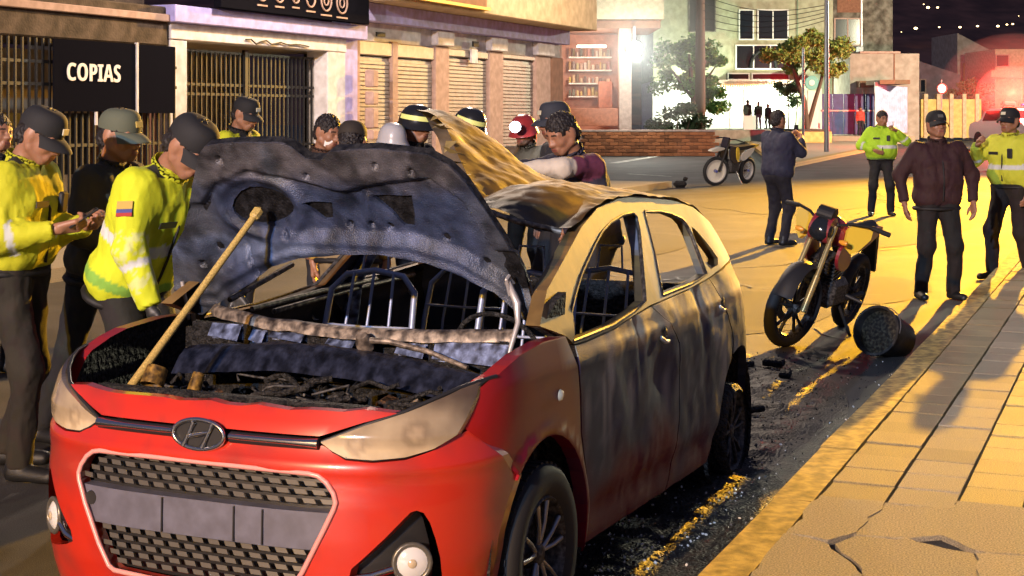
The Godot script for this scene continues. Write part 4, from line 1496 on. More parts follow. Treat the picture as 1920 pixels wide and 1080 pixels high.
		var fx := Vector3(0.85, 0, -0.5 * sg).normalized()
		fl.lathe([Vector2(0, 0.012), Vector2(0.028, 0.01), Vector2(0.044, 0.0), Vector2(0.046, -0.03)], Transform3D(Basis(fx.cross(Vector3.UP), fx, Vector3.UP), fc), 20)
		part("lamp_lens", fl, M.lamp_glass, pocket)
		fl = MB.new()
		fl.lathe([Vector2(0.0, 0.0165), Vector2(0.010, 0.0155), Vector2(0.013, 0.0125)], Transform3D(Basis(fx.cross(Vector3.UP), fx, Vector3.UP), fc), 14)
		part("bulb_shield", fl, M.lens_milky, pocket)
		var frr: Array = []
		for i in 20:
			frr.append(fc + fx.cross(Vector3.UP) * cos(TAU * i / 20) * 0.052 + Vector3.UP * sin(TAU * i / 20) * 0.052)
		fl = MB.new()
		fl.tube(frr, 0.008, 6, false, true)
		part("bezel", fl, M.grille_scale, pocket)
		fl = MB.new()
		fl.tube([front_at(sg * 0.49, 0.352, -0.005), front_at(sg * 0.55, 0.358, -0.012), front_at(sg * 0.615, 0.375, -0.02)], [0.006, 0.011, 0.012], 6)
		part("chrome_blade", fl, M.chrome, pocket)
	# --- flanks
	var fender := pv([0.855, 0.95, 1.05, 0.952, 1.25, 0.932, 1.34, 0.911, 1.402, 0.892, 1.455, 0.880, 1.492, 0.862, 1.545, 0.797, 1.57, 0.757, 1.44, 0.66, 1.335, 0.585] + arch_pts(1.10, 0.30, 0.365, 48, 188, 14) + [0.715, 0.21, 0.70, 0.235, 0.725, 0.42, 0.795, 0.62, 0.80, 0.845])
	var front_door := pv([0.785, 0.84, 0.782, 0.62, 0.715, 0.42, 0.69, 0.235, -0.20, 0.235, -0.26, 0.30, -0.335, 0.55, -0.345, 0.80, -0.25, 0.885, -0.09, 0.968, 0.12, 0.952, 0.39, 0.925, 0.68, 0.912, 0.785, 0.912])
	var rear_door := pv([-0.105, 0.968, -0.262, 0.88, -0.357, 0.80, -0.345, 0.55, -0.27, 0.30, -0.212, 0.235, -0.80, 0.235] + arch_pts(-1.325, 0.30, 0.39, 10, 62, 6) + [-1.19, 0.72, -1.10, 0.85, -0.98, 1.015, -0.70, 0.995, -0.23, 0.975])
	var quarter := pv([-0.992, 1.015, -1.115, 0.85, -1.2, 0.725] + arch_pts(-1.325, 0.30, 0.385, 70, 178, 9) + [-1.72, 0.28, -1.84, 0.32, -1.86, 0.6, -1.84, 0.85, -1.78, 0.98, -1.62, 1.06, -1.36, 1.05])
	var frame := pv([0.855, 0.953, 1.03, 1.0, 0.86, 1.10, 0.69, 1.158, 0.31, 1.289, 0.06, 1.353, -0.23, 1.384, -0.52, 1.388, -0.92, 1.366, -1.2, 1.326, -1.40, 1.25, -1.62, 1.07, -1.36, 1.06, -1.0, 1.022, -0.70, 1.0, -0.23, 0.98, -0.09, 0.975, 0.12, 0.958, 0.39, 0.931, 0.68, 0.918, 0.79, 0.918])
	var win1 := pv([0.79, 0.925, 0.70, 1.03, 0.59, 1.085, 0.49, 1.13, 0.24, 1.222, 0.11, 1.264, -0.02, 1.293, -0.20, 1.318, -0.33, 1.323, -0.365, 1.305, -0.32, 1.24, -0.06, 0.99, 0.12, 0.966, 0.38, 0.94])
	var win2 := pv([-0.49, 1.325, -0.70, 1.318, -0.84, 1.303, -0.96, 1.28, -1.0, 1.255, -1.015, 1.2, -0.985, 1.035, -0.70, 1.010, -0.28, 0.995, -0.37, 1.12])
	var win3 := smooth_poly(pv([-1.03, 1.25, -1.10, 1.225, -1.20, 1.15, -1.27, 1.07, -1.0, 1.045]), 1)
	for sg in [1.0, -1.0]:
		var lf: bool = sg > 0
		var inw := Vector3(0, 0, sg)
		var warp := func(p: Vector2) -> Vector3:
			# skin buckled by the heat
			var b := 0.0
			if lf:
				b = -0.022 * exp(-pow((p.x + 0.13) / 0.14, 2.0) - pow((p.y - 0.70) / 0.13, 2.0)) - 0.012 * exp(-pow((p.x + 0.72) / 0.05, 2.0)) * sstep(0.5, 0.9, p.y) - 0.010 * exp(-pow((p.x - 0.14) / 0.025, 2.0)) * sstep(0.6, 0.9, p.y)
				b += 0.010 * nz(Vector3(p.x, p.y, 0), 3.0) * sstep(0.8, 0.3, p.x)
			b += 0.008 * exp(-pow((p.y - 0.86 - 0.03 * (0.8 - p.x)) / 0.02, 2.0)) - 0.012 * exp(-pow((p.y - 0.33) / 0.05, 2.0)) * sstep(0.8, 0.6, p.x)
			return side_at(p.x, p.y, sg, b)
		var bc := func(p: Vector2) -> Color:
			var c := burn_colour(p.x, p.y, lf)
			return c if lf else c.lerp(Color(0.04, 0.038, 0.038), 0.85 if p.x < 0.85 else 0.0)
		car_sheet(car, "front_fender", fender, [], func(p: Vector2) -> Vector3: return side_at(p.x, p.y, sg, 0.012 * exp(-pow(((p - Vector2(1.1, 0.3)).length() - 0.375) / 0.02, 2.0))), M.sooted_paint, bc, 0.05, 0.035, inw)
		car_sheet(car, "inner_wing", fender, [], func(p: Vector2) -> Vector3: return side_at(p.x, p.y, sg, -0.03), M.charred, dark, 0.0, 0.06, inw)
		var d1 := car_sheet(car, "door", front_door, [], warp, M.burnt_paint, bc, 0.04, 0.03, inw)
		var d2 := car_sheet(car, "door", rear_door, [], warp, M.burnt_paint, bc, 0.04, 0.03, inw)
		for q in [[d1, -0.17, 0.86], [d2, -1.06, 0.905]]:
			var hm := MB.new()
			var hp0 := side_at(q[1], q[2], sg, 0.004)
			hm.lathe([Vector2(0.0, 0.004), Vector2(0.02, 0.003), Vector2(0.028, 0.0)], Transform3D(Basis(Vector3.RIGHT, -PI / 2 * sg), hp0), 12)
			part("handle_hole", hm, M.charred, q[0])
			hm = MB.new()
			hm.tube([hp0 + Vector3(0.06, -0.012, 0), hp0 + Vector3(0.03, -0.03, -0.008 * sg), hp0 + Vector3(-0.02, -0.034, -0.008 * sg)], [0.008, 0.01, 0.007], 6)
			part("handle", hm, M.burnt_metal, q[0])
		car_sheet(car, "rear_quarter", quarter, [], warp, M.burnt_paint, bc, 0.04, 0.035, inw)
		var fcol := func(p: Vector2) -> Color:
			var c := Color(0.26, 0.16, 0.05).lerp(Color(0.12, 0.075, 0.035), sstep(-0.3, 0.5, nz(Vector3(p.x, p.y, 9), 5.0)))
			# bare grey pillars between the windows
			return c.lerp(Color(0.22, 0.21, 0.24), sstep(0.03, 0.0, absf(p.x + 0.36 - (p.y - 1.15) * -0.35) - 0.10) * sstep(1.33, 1.28, p.y))
		car_sheet(car, "window_frame", frame, [win1, win2, win3], func(p: Vector2) -> Vector3: return side_at(p.x, p.y, sg), M.burnt_roof, fcol, 0.05, 0.03, inw)
		for w in [win1, win2]:
			var ch: Array = []
			for p in w:
				ch.append(side_at(p.x, p.y, sg, -0.006))
			var cm2 := MB.new()
			cm2.tube(ch, 0.009, 6, false, true)
			cm2.col = Color.WHITE
			part("window_channel", cm2, M.scorched_alloy, car)
		var bpl := MB.new()
		bpl.tube([side_at(-0.26, 0.55, sg, -0.07), side_at(-0.30, 1.0, sg, -0.06), side_at(-0.42, 1.32, sg, -0.05)], [0.05, 0.035, 0.03], 8)
		part("door_pillar", bpl, M.blue_metal, car)
		if lf:
			# bubbled trim piece, a loose repeater lamp and the mirror foot
			var rp := MB.new()
			rp.lathe([Vector2(0, 0.012), Vector2(0.014, 0.01), Vector2(0.02, 0.0)], Transform3D(Basis(Vector3.RIGHT, -PI / 2), side_at(0.98, 0.775, 1.0, 0.002)), 12)
			part("side_repeater", rp, M.lens_milky, car)
			var ms := MB.new()
			ms.prism(pv([0.80, 0.925, 1.0, 0.99, 0.86, 1.07, 0.78, 1.09]), 0.03, Transform3D(Basis.IDENTITY, Vector3(0, 0, -0.735)))
			ms.col = Color(0.15, 0.1, 0.05)
			part("mirror_foot", ms, M.charred, car)
	# --- wheels: rims with paired spokes in front, tyreless scorched rims behind
	for q in [[1.10, 0.73, true], [1.10, -0.73, true], [-1.325, 0.70, false], [-1.325, -0.70, false]]:
		var sg := signf(q[1])
		var wn := Node3D.new()
		wn.name = "wheel"
		car.add_child(wn, true)
		wn.position = V(q[0], q[1], 0.29 if q[2] else 0.285)
		wn.rotation = Vector3(PI / 2 if sg > 0 else -PI / 2, 0, 0)
		wn.basis = Basis(Vector3.RIGHT, -PI / 2 if sg > 0 else PI / 2)
		var ty := MB.new()
		var R := 0.285 if q[2] else 0.225
		ty.lathe([Vector2(0.17, 0.055), Vector2(0.20, 0.075), Vector2(R - 0.03, 0.082), Vector2(R - 0.006, 0.066), Vector2(R, 0.04), Vector2(R, -0.07), Vector2(R - 0.02, -0.09), Vector2(0.18, -0.09)], Transform3D.IDENTITY, 40)
		if q[2]:
			for i in 44:
				var a := TAU * i / 44
				ty.box(Vector3(cos(a) * R, 0.02, sin(a) * R), Vector3(0.008, 0.07, 0.02), Basis(Vector3.UP, -a))
		part("tyre", ty, M.tyre if q[2] else M.charred, wn)
		var am: Material = M.alloy if q[2] else M.scorched_alloy
		var ri := MB.new()
		ri.lathe([Vector2(0.185, 0.062), Vector2(0.178, 0.07), Vector2(0.168, 0.06), Vector2(0.16, 0.0), Vector2(0.16, -0.08)], Transform3D.IDENTITY, 36)
		part("rim", ri, M.scorched_alloy, wn)
		var hub := MB.new()
		hub.lathe([Vector2(0, 0.058), Vector2(0.028, 0.057), Vector2(0.034, 0.05), Vector2(0.045, 0.03), Vector2(0.05, 0.0)], Transform3D.IDENTITY, 20)
		hub.lathe([Vector2(0.0, -0.03), Vector2(0.16, -0.03), Vector2(0.16, -0.034)], Transform3D.IDENTITY, 24)
		part("hub", hub, M.scorched_alloy, wn)
		for i in 5:
			for k in [-1.0, 1.0]:
				var a: float = TAU * i / 5.0 + 0.3
				var b: float = a + 0.23 * k
				var sp := MB.new()
				sp.tube([Vector3(cos(a + 0.12 * k) * 0.035, 0.045, sin(a + 0.12 * k) * 0.035), Vector3(cos(b) * 0.1, 0.056, sin(b) * 0.1), Vector3(cos(b) * 0.168, 0.056, sin(b) * 0.168)], [0.010, 0.008, 0.010], 6)
				part("spoke", sp, am, wn)
		# wheel house
		var wh := MB.new()
		wh.lathe([Vector2(0.385, 0.05 if sg > 0 else 0.05), Vector2(0.385, -0.2), Vector2(0.0, -0.21)], Transform3D(wn.basis, V(q[0], q[1] - 0.0, 0.31)), 28)
		part("wheel_house", wh, M.charred, car)
	# --- floor, sills, bulkheads
	var fl2 := MB.new()
	fl2.box(V(-0.2, 0, 0.24), Vector3(2.3, 0.05, 1.44), Basis.IDENTITY, 0.02)
	part("floor_pan", fl2, M.charred, car)
	part("rear_panel", bx(V(-1.80, 0, 0.62), Vector3(0.06, 0.6, 1.3), 0.02), M.charred, car)
	part("bulkhead", bx(V(0.93, 0, 0.60), Vector3(0.03, 0.62, 1.38)), M.charred, car)
	part("radiator_panel", bx(V(1.66, 0, 0.52), Vector3(0.04, 0.5, 1.1)), M.charred, car)
	part("under_tray", bx(V(1.35, 0, 0.30), Vector3(0.75, 0.03, 1.1)), M.charred, car)
	engine_bay(car)
	bonnet(car)
	roof(car)
	cabin(car)
	# --- the stick that holds the bonnet up
	var foot := c0 + Basis(f, u, -l) * V(1.612, -0.42, 0.80)
	var head := c0 + Basis(f, u, -l) * V(1.085, -0.293, 1.352)
	var st := MB.new()
	mat("stick", Color(0.62, 0.44, 0.13), 0.5, 0, "grain", 3.0)
	var sd := (head - foot).normalized()
	st.tube([foot, foot.lerp(head, 0.5), head], [0.0145, 0.013, 0.012], 10)
	st.box(head - sd * 0.02, Vector3(0.034, 0.05, 0.034), Basis(sd.cross(Vector3.UP).normalized(), sd, sd.cross(Vector3.UP).normalized().cross(sd)), 0.01)
	single("prop_stick", st, M.stick, "long yellow wooden stick propping up the burned bonnet", "stick")


func engine_bay(car: Node3D) -> void:
	# burned remains: a lumpy floor of ash with bits of engine in it
	var rows: Array = []
	for i in 30:
		var r: Array = []
		for j in 44:
			var x := lerpf(1.70, 0.95, i / 29.0)
			var y := lerpf(-0.66, 0.66, j / 43.0) * (1.0 - 0.18 * sstep(1.3, 1.75, x))
			var zz := lerpf(0.785, 0.61, sstep(0.0, 0.35, i / 29.0)) + 0.05 * nz(Vector3(x, y, 0), 5.0) + 0.035 * nz(Vector3(x, y, 3), 14.0)
			if i == 0:
				zz = 0.79
			r.append(V(x, y, zz))
		rows.append(r)
	var m := MB.new()
	m.grid(rows)
	mat("pale_rail", Color(0.42, 0.34, 0.26), 0.5, 0.3, "soot", 3.0)
	mat("rusty", Color(0.16, 0.075, 0.03), 0.75, 0.2, "soot", 5.0)
	mat("engine_ash", Color(0.05, 0.042, 0.036), 0.8, 0, "soot", 4.0, "lumps", 2.0)
	part("engine_ash", m, M.engine_ash, car)
	var slam := MB.new()
	slam.box(V(1.665, 0, 0.80), Vector3(0.06, 0.025, 1.0), Basis.IDENTITY, 0.008)
	part("slam_panel", slam, M.charred, car)
	var g := RandomNumberGenerator.new()
	g.seed = 12
	for i in 90:
		var b := MB.new()
		var s := Vector3(g.randf_range(0.02, 0.10), g.randf_range(0.015, 0.06), g.randf_range(0.02, 0.09))
		b.box(Vector3.ZERO, s, Basis.IDENTITY, 0.012)
		var bs := Basis(Vector3(g.randfn(), g.randfn(), g.randfn()).normalized(), g.randf() * 0.7)
		part("engine_debris", b, [M.charred, M.engine_ash, M.scorched_alloy, M.pale_rail if i % 3 == 0 else M.rusty, M.engine_ash][i % 5], car, Transform3D(bs, V(g.randf_range(1.02, 1.6), g.randf_range(-0.55, 0.5), 0.70 + g.randf_range(-0.05, 0.05))))
	for i in 16:
		var hose := MB.new()
		var p := V(g.randf_range(1.1, 1.5), g.randf_range(-0.5, 0.4), 0.77)
		var pts: Array = []
		for k in 6:
			pts.append(p)
			p += V(g.randf_range(-0.05, 0.05), g.randf_range(-0.02, 0.09), g.randf_range(-0.03, 0.035))
		hose.tube(pts, 0.005 + 0.003 * (i % 3), 6)
		part("hose", hose, M.charred if i % 3 else M.scorched_alloy, car)
	for q in [[1.57, -0.36, 0.83, 0.035], [1.5, -0.25, 0.81, 0.02]]:
		var cp := MB.new()
		cp.lathe([Vector2(0, 0.03), Vector2(q[3], 0.03), Vector2(q[3] * 1.1, -0.03)], Transform3D(Basis(Vector3(0, 0, 1), 0.5), V(q[0], q[1], q[2])), 12)
		part("melted_cap", cp, M.amber_plastic, car)
	# curved dark cowl across the bay
	var arcs := MB.new()
	rows = []
	for i in 8:
		var r: Array = []
		for j in 26:
			var y := lerpf(-0.56, 0.60, j / 25.0)
			var top := tab(y, [-0.56, -0.17, 0.08, 0.32, 0.60], [0.865, 0.903, 0.900, 0.878, 0.835])
			var k := i / 7.0
			r.append(V(1.10 + 0.11 * k, y, top - 0.085 * k * k + 0.006 * nz(Vector3(y, k, 0), 8.0)))
		rows.append(r)
	arcs.grid(rows)
	mat("cowl_blue", Color(0.035, 0.042, 0.075), 0.3, 0.3, "soot", 2.5, "bumps", 0.08)
	part("cowl", arcs, M.cowl_blue, car)
	# windscreen base rail and the pale panel bits below it
	var rail := MB.new()
	var ra: Array = [[], [], [], []]
	for i in 25:
		var y := lerpf(-0.60, 0.63, i / 24.0)
		var xx := tab(y, [-0.60, -0.50, -0.30, 0.0, 0.32, 0.63], [0.90, 0.98, 1.02, 1.035, 1.02, 0.98])
		var zz := tab(y, [-0.60, -0.50, -0.30, 0.0, 0.32, 0.63], [0.988, 0.986, 0.966, 0.954, 0.957, 0.972]) + 0.004 * nz(Vector3(y, 0, 0), 9.0)
		ra[0].append(V(xx - 0.05, y, zz - 0.012))
		ra[1].append(V(xx - 0.01, y, zz + 0.006))
		ra[2].append(V(xx + 0.014, y, zz - 0.006))
		ra[3].append(V(xx + 0.02, y, zz - 0.034 - 0.008 * nz(Vector3(y, 3, 0), 12.0)))
	rail.grid(ra)
	part("windscreen_rail", rail, M.pale_rail, car)
	for q in [[-0.53, -0.40, 0.94, 0.885], [-0.36, -0.30, 0.925, 0.88], [-0.28, -0.14, 0.925, 0.895], [-0.05, 0.06, 0.915, 0.885], [0.22, 0.33, 0.915, 0.87], [0.36, 0.63, 0.93, 0.86]]:
		var pn := MB.new()
		pn.quad(V(1.01, q[0], q[2]), V(1.02, q[1], q[2] - 0.004), V(1.05, q[1], q[3]), V(1.04, q[0], q[3] + 0.012))
		pn.box(V(1.0, (q[0] + q[1]) / 2, (q[2] + q[3]) / 2), Vector3(0.02, q[2] - q[3], q[1] - q[0]))
		part("cowl_panel", pn, M.blue_metal, car)
	part("firewall_top", bx(V(0.99, 0, 0.85), Vector3(0.03, 0.18, 1.24)), M.charred, car)
	var wip := MB.new()
	wip.tube([V(1.09, 0.12, 0.925), V(1.08, 0.22, 0.925), V(1.07, 0.36, 0.90), V(1.1, 0.52, 0.86)], [0.012, 0.01, 0.009, 0.008], 6)
	wip.lathe([Vector2(0, 0.03), Vector2(0.02, 0.028), Vector2(0.028, 0.0), Vector2(0.03, -0.03)], Transform3D(Basis(Vector3(0, 0, 1), -0.6), V(1.09, 0.13, 0.92)), 12)
	part("wiper_linkage", wip, M.pale_rail, car)


func bonnet(car: Node3D) -> void:
	# lifted on its hinges, inner side towards us
	var a := deg_to_rad(60)
	var org := V(0.85, 0, 0.97)
	var dir := V(cos(a), 0, sin(a))
	var nn := V(sin(a), 0, -cos(a))
	var P := func(p: Vector2, h: float) -> Vector3: return org + dir * p.y + V(0, p.x, 0) + nn * h
	var outline := pv([-0.776, -0.024, -0.779, 0.108, -0.737, 0.25, -0.651, 0.345, -0.55, 0.54, -0.485, 0.657, -0.444, 0.694, -0.366, 0.703, -0.26, 0.707, -0.15, 0.707, -0.103, 0.69, -0.06, 0.645, -0.002, 0.642, 0.05, 0.676, 0.212, 0.686, 0.403, 0.668, 0.47, 0.626, 0.517, 0.567, 0.559, 0.471, 0.61, 0.35, 0.642, 0.226, 0.661, 0.078, 0.658, 0.034, 0.632, 0.026, 0.594, 0.084, 0.539, 0.146, 0.451, 0.195, 0.305, 0.253, 0.148, 0.278, -0.021, 0.272, -0.201, 0.242, -0.323, 0.201, -0.436, 0.126, -0.575, 0.048, -0.695, -0.031])
	var hole1 := smooth_poly(pv([-0.438, 0.442, -0.361, 0.512, -0.273, 0.514, -0.19, 0.478, -0.175, 0.425, -0.25, 0.371, -0.365, 0.356, -0.433, 0.387]), 1)
	var hole2 := pv([-0.139, 0.458, -0.024, 0.456, -0.038, 0.389, -0.07, 0.385, -0.1, 0.41])
	var hole3 := pv([0.141, 0.49, 0.293, 0.494, 0.285, 0.42, 0.272, 0.368, 0.235, 0.372, 0.205, 0.42])
	var H := func(p: Vector2) -> float:
		# pressed relief of the inner panel: flange outside, trough round the ring, ridges
		var h := 0.0
		var top := tab(p.x, [-0.55, -0.462, -0.312, -0.113, 0.043, 0.218, 0.381, 0.482, 0.56], [0.45, 0.539, 0.596, 0.555, 0.515, 0.556, 0.578, 0.50, 0.30])
		var low := tab(p.x, [-0.6, -0.553, -0.389, -0.216, 0.0, 0.244, 0.43, 0.55, 0.62], [0.15, 0.19, 0.277, 0.335, 0.338, 0.335, 0.28, 0.201, 0.12])
		h -= 0.034 * sstep(top + 0.012, top - 0.022, p.y) * sstep(low - 0.035, low + 0.02, p.y) * sstep(-0.63, -0.55, p.x)
		var d := (p - Vector2(-0.315, 0.435)) * Vector2(1.0, 1.35)
		h += 0.022 * exp(-pow((d.length() - 0.165) / 0.028, 2.0))
		h += 0.012 * exp(-pow((p.y - low + 0.07) / 0.016, 2.0)) + 0.010 * exp(-pow((p.y - low + 0.125) / 0.012, 2.0))
		h += 0.014 * exp(-pow((p.x - 0.11 - 0.25 * (p.y - 0.43)) / 0.018, 2.0)) * sstep(low, low + 0.05, p.y) * sstep(top, top - 0.05, p.y)
		h += 0.007 * nz(Vector3(p.x, p.y, 2), 4.0) + 0.004 * nz(Vector3(p.x, p.y, 4), 12.0)
		for q in [[0.027, 0.37], [0.11, 0.373], [0.18, 0.365], [0.383, 0.33], [0.51, 0.241], [0.6, 0.193], [-0.075, 0.575], [-0.408, 0.637], [-0.542, 0.259], [-0.231, 0.33], [-0.62, 0.2], [0.33, 0.6], [0.20, 0.62]]:
			h -= 0.03 * exp(-((p - Vector2(q[0], q[1])) / 0.0095).length_squared())
		# a crease torn down the lower rail
		h -= 0.02 * exp(-pow((p.x + 0.40 + 0.25 * (p.y - 0.2)) / 0.008, 2.0)) * sstep(0.30, 0.24, p.y)
		return h
	var fin := func(p: Vector2) -> Vector3: return P.call(p, H.call(p))
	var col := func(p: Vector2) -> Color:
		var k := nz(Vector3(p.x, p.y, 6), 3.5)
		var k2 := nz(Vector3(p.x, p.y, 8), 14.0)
		var c := Color(0.095, 0.11, 0.20).lerp(Color(0.065, 0.08, 0.15), sstep(-0.3, 0.4, k))  # blue cast of cool lamp light painted into the panel
		# brownish scale along the top flange, paler blue of painted cool light on the lower rail
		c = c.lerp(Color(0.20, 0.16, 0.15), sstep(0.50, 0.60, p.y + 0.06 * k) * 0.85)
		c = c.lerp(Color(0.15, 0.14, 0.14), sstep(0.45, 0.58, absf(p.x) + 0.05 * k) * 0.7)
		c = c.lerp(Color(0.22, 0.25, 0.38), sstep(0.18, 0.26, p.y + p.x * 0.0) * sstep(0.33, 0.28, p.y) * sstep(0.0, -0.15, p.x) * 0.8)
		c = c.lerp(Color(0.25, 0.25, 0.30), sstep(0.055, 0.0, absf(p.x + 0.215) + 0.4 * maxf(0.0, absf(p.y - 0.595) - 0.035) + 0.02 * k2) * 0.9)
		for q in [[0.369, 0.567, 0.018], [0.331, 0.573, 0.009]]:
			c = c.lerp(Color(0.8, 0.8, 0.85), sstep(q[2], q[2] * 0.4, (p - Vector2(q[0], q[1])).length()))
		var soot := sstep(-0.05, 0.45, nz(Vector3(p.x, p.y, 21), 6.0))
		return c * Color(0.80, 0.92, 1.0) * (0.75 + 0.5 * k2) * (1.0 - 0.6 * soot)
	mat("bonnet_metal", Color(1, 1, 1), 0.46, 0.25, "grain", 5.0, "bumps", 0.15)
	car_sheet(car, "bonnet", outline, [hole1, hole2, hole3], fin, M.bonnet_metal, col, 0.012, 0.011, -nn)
	var b: MeshInstance3D = car.get_node("bonnet")
	var skin := MB.new()
	skin.sheet(ccw(outline), [], 0.06, func(p: Vector2) -> Vector3: return P.call(p, -0.028 - 0.02 * (1.0 - pow(p.x / 0.7, 2.0))), 0.0, func(_p: Vector2) -> Color: return Color(0.03, 0.03, 0.034))
	part("outer_skin", skin, M.burnt_metal, b)
	var edge: Array = []
	var back: Array = []
	for i in outline.size() + 1:
		var p := outline[i % outline.size()]
		edge.append(P.call(p, H.call(p) - 0.006))
		back.append(P.call(p, -0.028 - 0.02 * (1.0 - pow(p.x / 0.7, 2.0))))
	var hem := MB.new()
	hem.col = Color(0.07, 0.065, 0.06)
	hem.grid([edge, back])
	part("hem", hem, M.burnt_metal, b)
	# hinge straps and a dangling latch rod
	var hg := MB.new()
	hg.tube([P.call(Vector2(0.60, 0.2), 0.02), P.call(Vector2(0.622, 0.12), 0.03), V(0.98, 0.645, 1.0), V(1.02, 0.63, 0.90)], [0.012, 0.014, 0.01, 0.009], 6)
	hg.box(P.call(Vector2(0.603, 0.185), 0.02), Vector3(0.012, 0.07, 0.035), Basis(V(0, 1, 0), dir, nn), 0.004)
	mat("hinge_pale", Color(0.5, 0.47, 0.45), 0.4, 0.5)
	part("hinge", hg, M.hinge_pale, b)
	hg = MB.new()
	hg.tube([P.call(Vector2(-0.72, 0.13), 0.02), P.call(Vector2(-0.71, 0.04), 0.05), P.call(Vector2(-0.74, -0.03), 0.03)], 0.008, 6)
	part("hinge", hg, M.hinge_pale, b)


func roof(car: Node3D) -> void:
	var outline := pv([0.42, 0.60, 0.06, 0.585, -0.3, 0.57, -0.7, 0.575, -1.1, 0.585, -1.36, 0.60, -1.42, 0.0, -1.36, -0.58, -0.9, -0.58, -0.52, -0.55, -0.36, -0.48, -0.28, -0.30, 0.0, -0.02, 0.22, 0.14, 0.40, 0.26, 0.46, 0.42])
	var f := func(p: Vector2) -> Vector3:
		var z := tab(p.x, [-1.42, -1.2, -0.9, -0.5, -0.2, 0.06, 0.31, 0.46], [1.25, 1.335, 1.375, 1.397, 1.395, 1.362, 1.312, 1.285])
		z += 0.055 * (1.0 - pow(p.y / 0.6, 2.0))
		# right front corner torn off its pillar and folded up
		var k := sstep(0.16, -0.50, p.y) * sstep(-1.25, -0.55, p.x)
		z += 0.34 * k
		# sagging bulge over the left seats, with a sharp crease along the fold
		z += 0.035 * exp(-pow((p.y - 0.33) / 0.16, 2.0) - pow((p.x - 0.1) / 0.35, 2.0)) - 0.045 * exp(-pow((p.y - 0.12 + 0.1 * p.x) / 0.05, 2.0)) * sstep(-0.9, 0.0, p.x)
		z -= 0.04 * exp(-pow((p.y - 0.50) / 0.05, 2.0)) * sstep(-0.1, 0.3, p.x)
		z += 0.018 * nz(Vector3(p.x, p.y, 1), 2.5) + 0.012 * nz(Vector3(p.x * 0.6, p.y, 5), 7.0)
		return V(p.x - 0.10 * k, p.y, z)
	var col := func(p: Vector2) -> Color:
		var k := nz(Vector3(p.x, p.y, 3), 3.0)
		var c := Color(0.36, 0.19, 0.012).lerp(Color(0.10, 0.052, 0.010), sstep(-0.15, 0.35, k))
		c = c.lerp(Color(0.60, 0.45, 0.14), sstep(0.5, 0.56, p.y) * sstep(0.1, -0.2, p.x))
		return c.lerp(Color(0.19, 0.17, 0.15), sstep(-0.30, -0.5, p.y + 0.15 * k) * 0.8)
	var r := car_sheet(car, "roof", outline, [], f, M.burnt_roof, col, 0.0, 0.022)
	var h := MB.new()
	var pts: Array = []
	for q in [[0.40, 0.57], [0.45, 0.42], [0.40, 0.27]]:
		pts.append(f.call(Vector2(q[0], q[1])) + Vector3(0.01, -0.014, 0))
	h.tube(pts, 0.012, 6)
	part("header_rail", h, M.pale_rail, r)
	# torn strips along the fold
	var g := RandomNumberGenerator.new()
	g.seed = 4
	for i in 9:
		var u := i / 8.0
		var base: Vector3 = f.call(Vector2(lerpf(0.16, -0.30, u), lerpf(0.10, -0.34, u)))
		var st := MB.new()
		st.col = Color(0.5, 0.38, 0.14)
		var d := Vector3(g.randf_range(0.02, 0.09), g.randf_range(-0.06, 0.05), g.randf_range(-0.03, 0.05))
		st.tri(base + Vector3(-0.03, 0, 0.03), base + Vector3(0.0, 0, -0.04), base + d)
		part("torn_strip", st, M.burnt_roof, r)


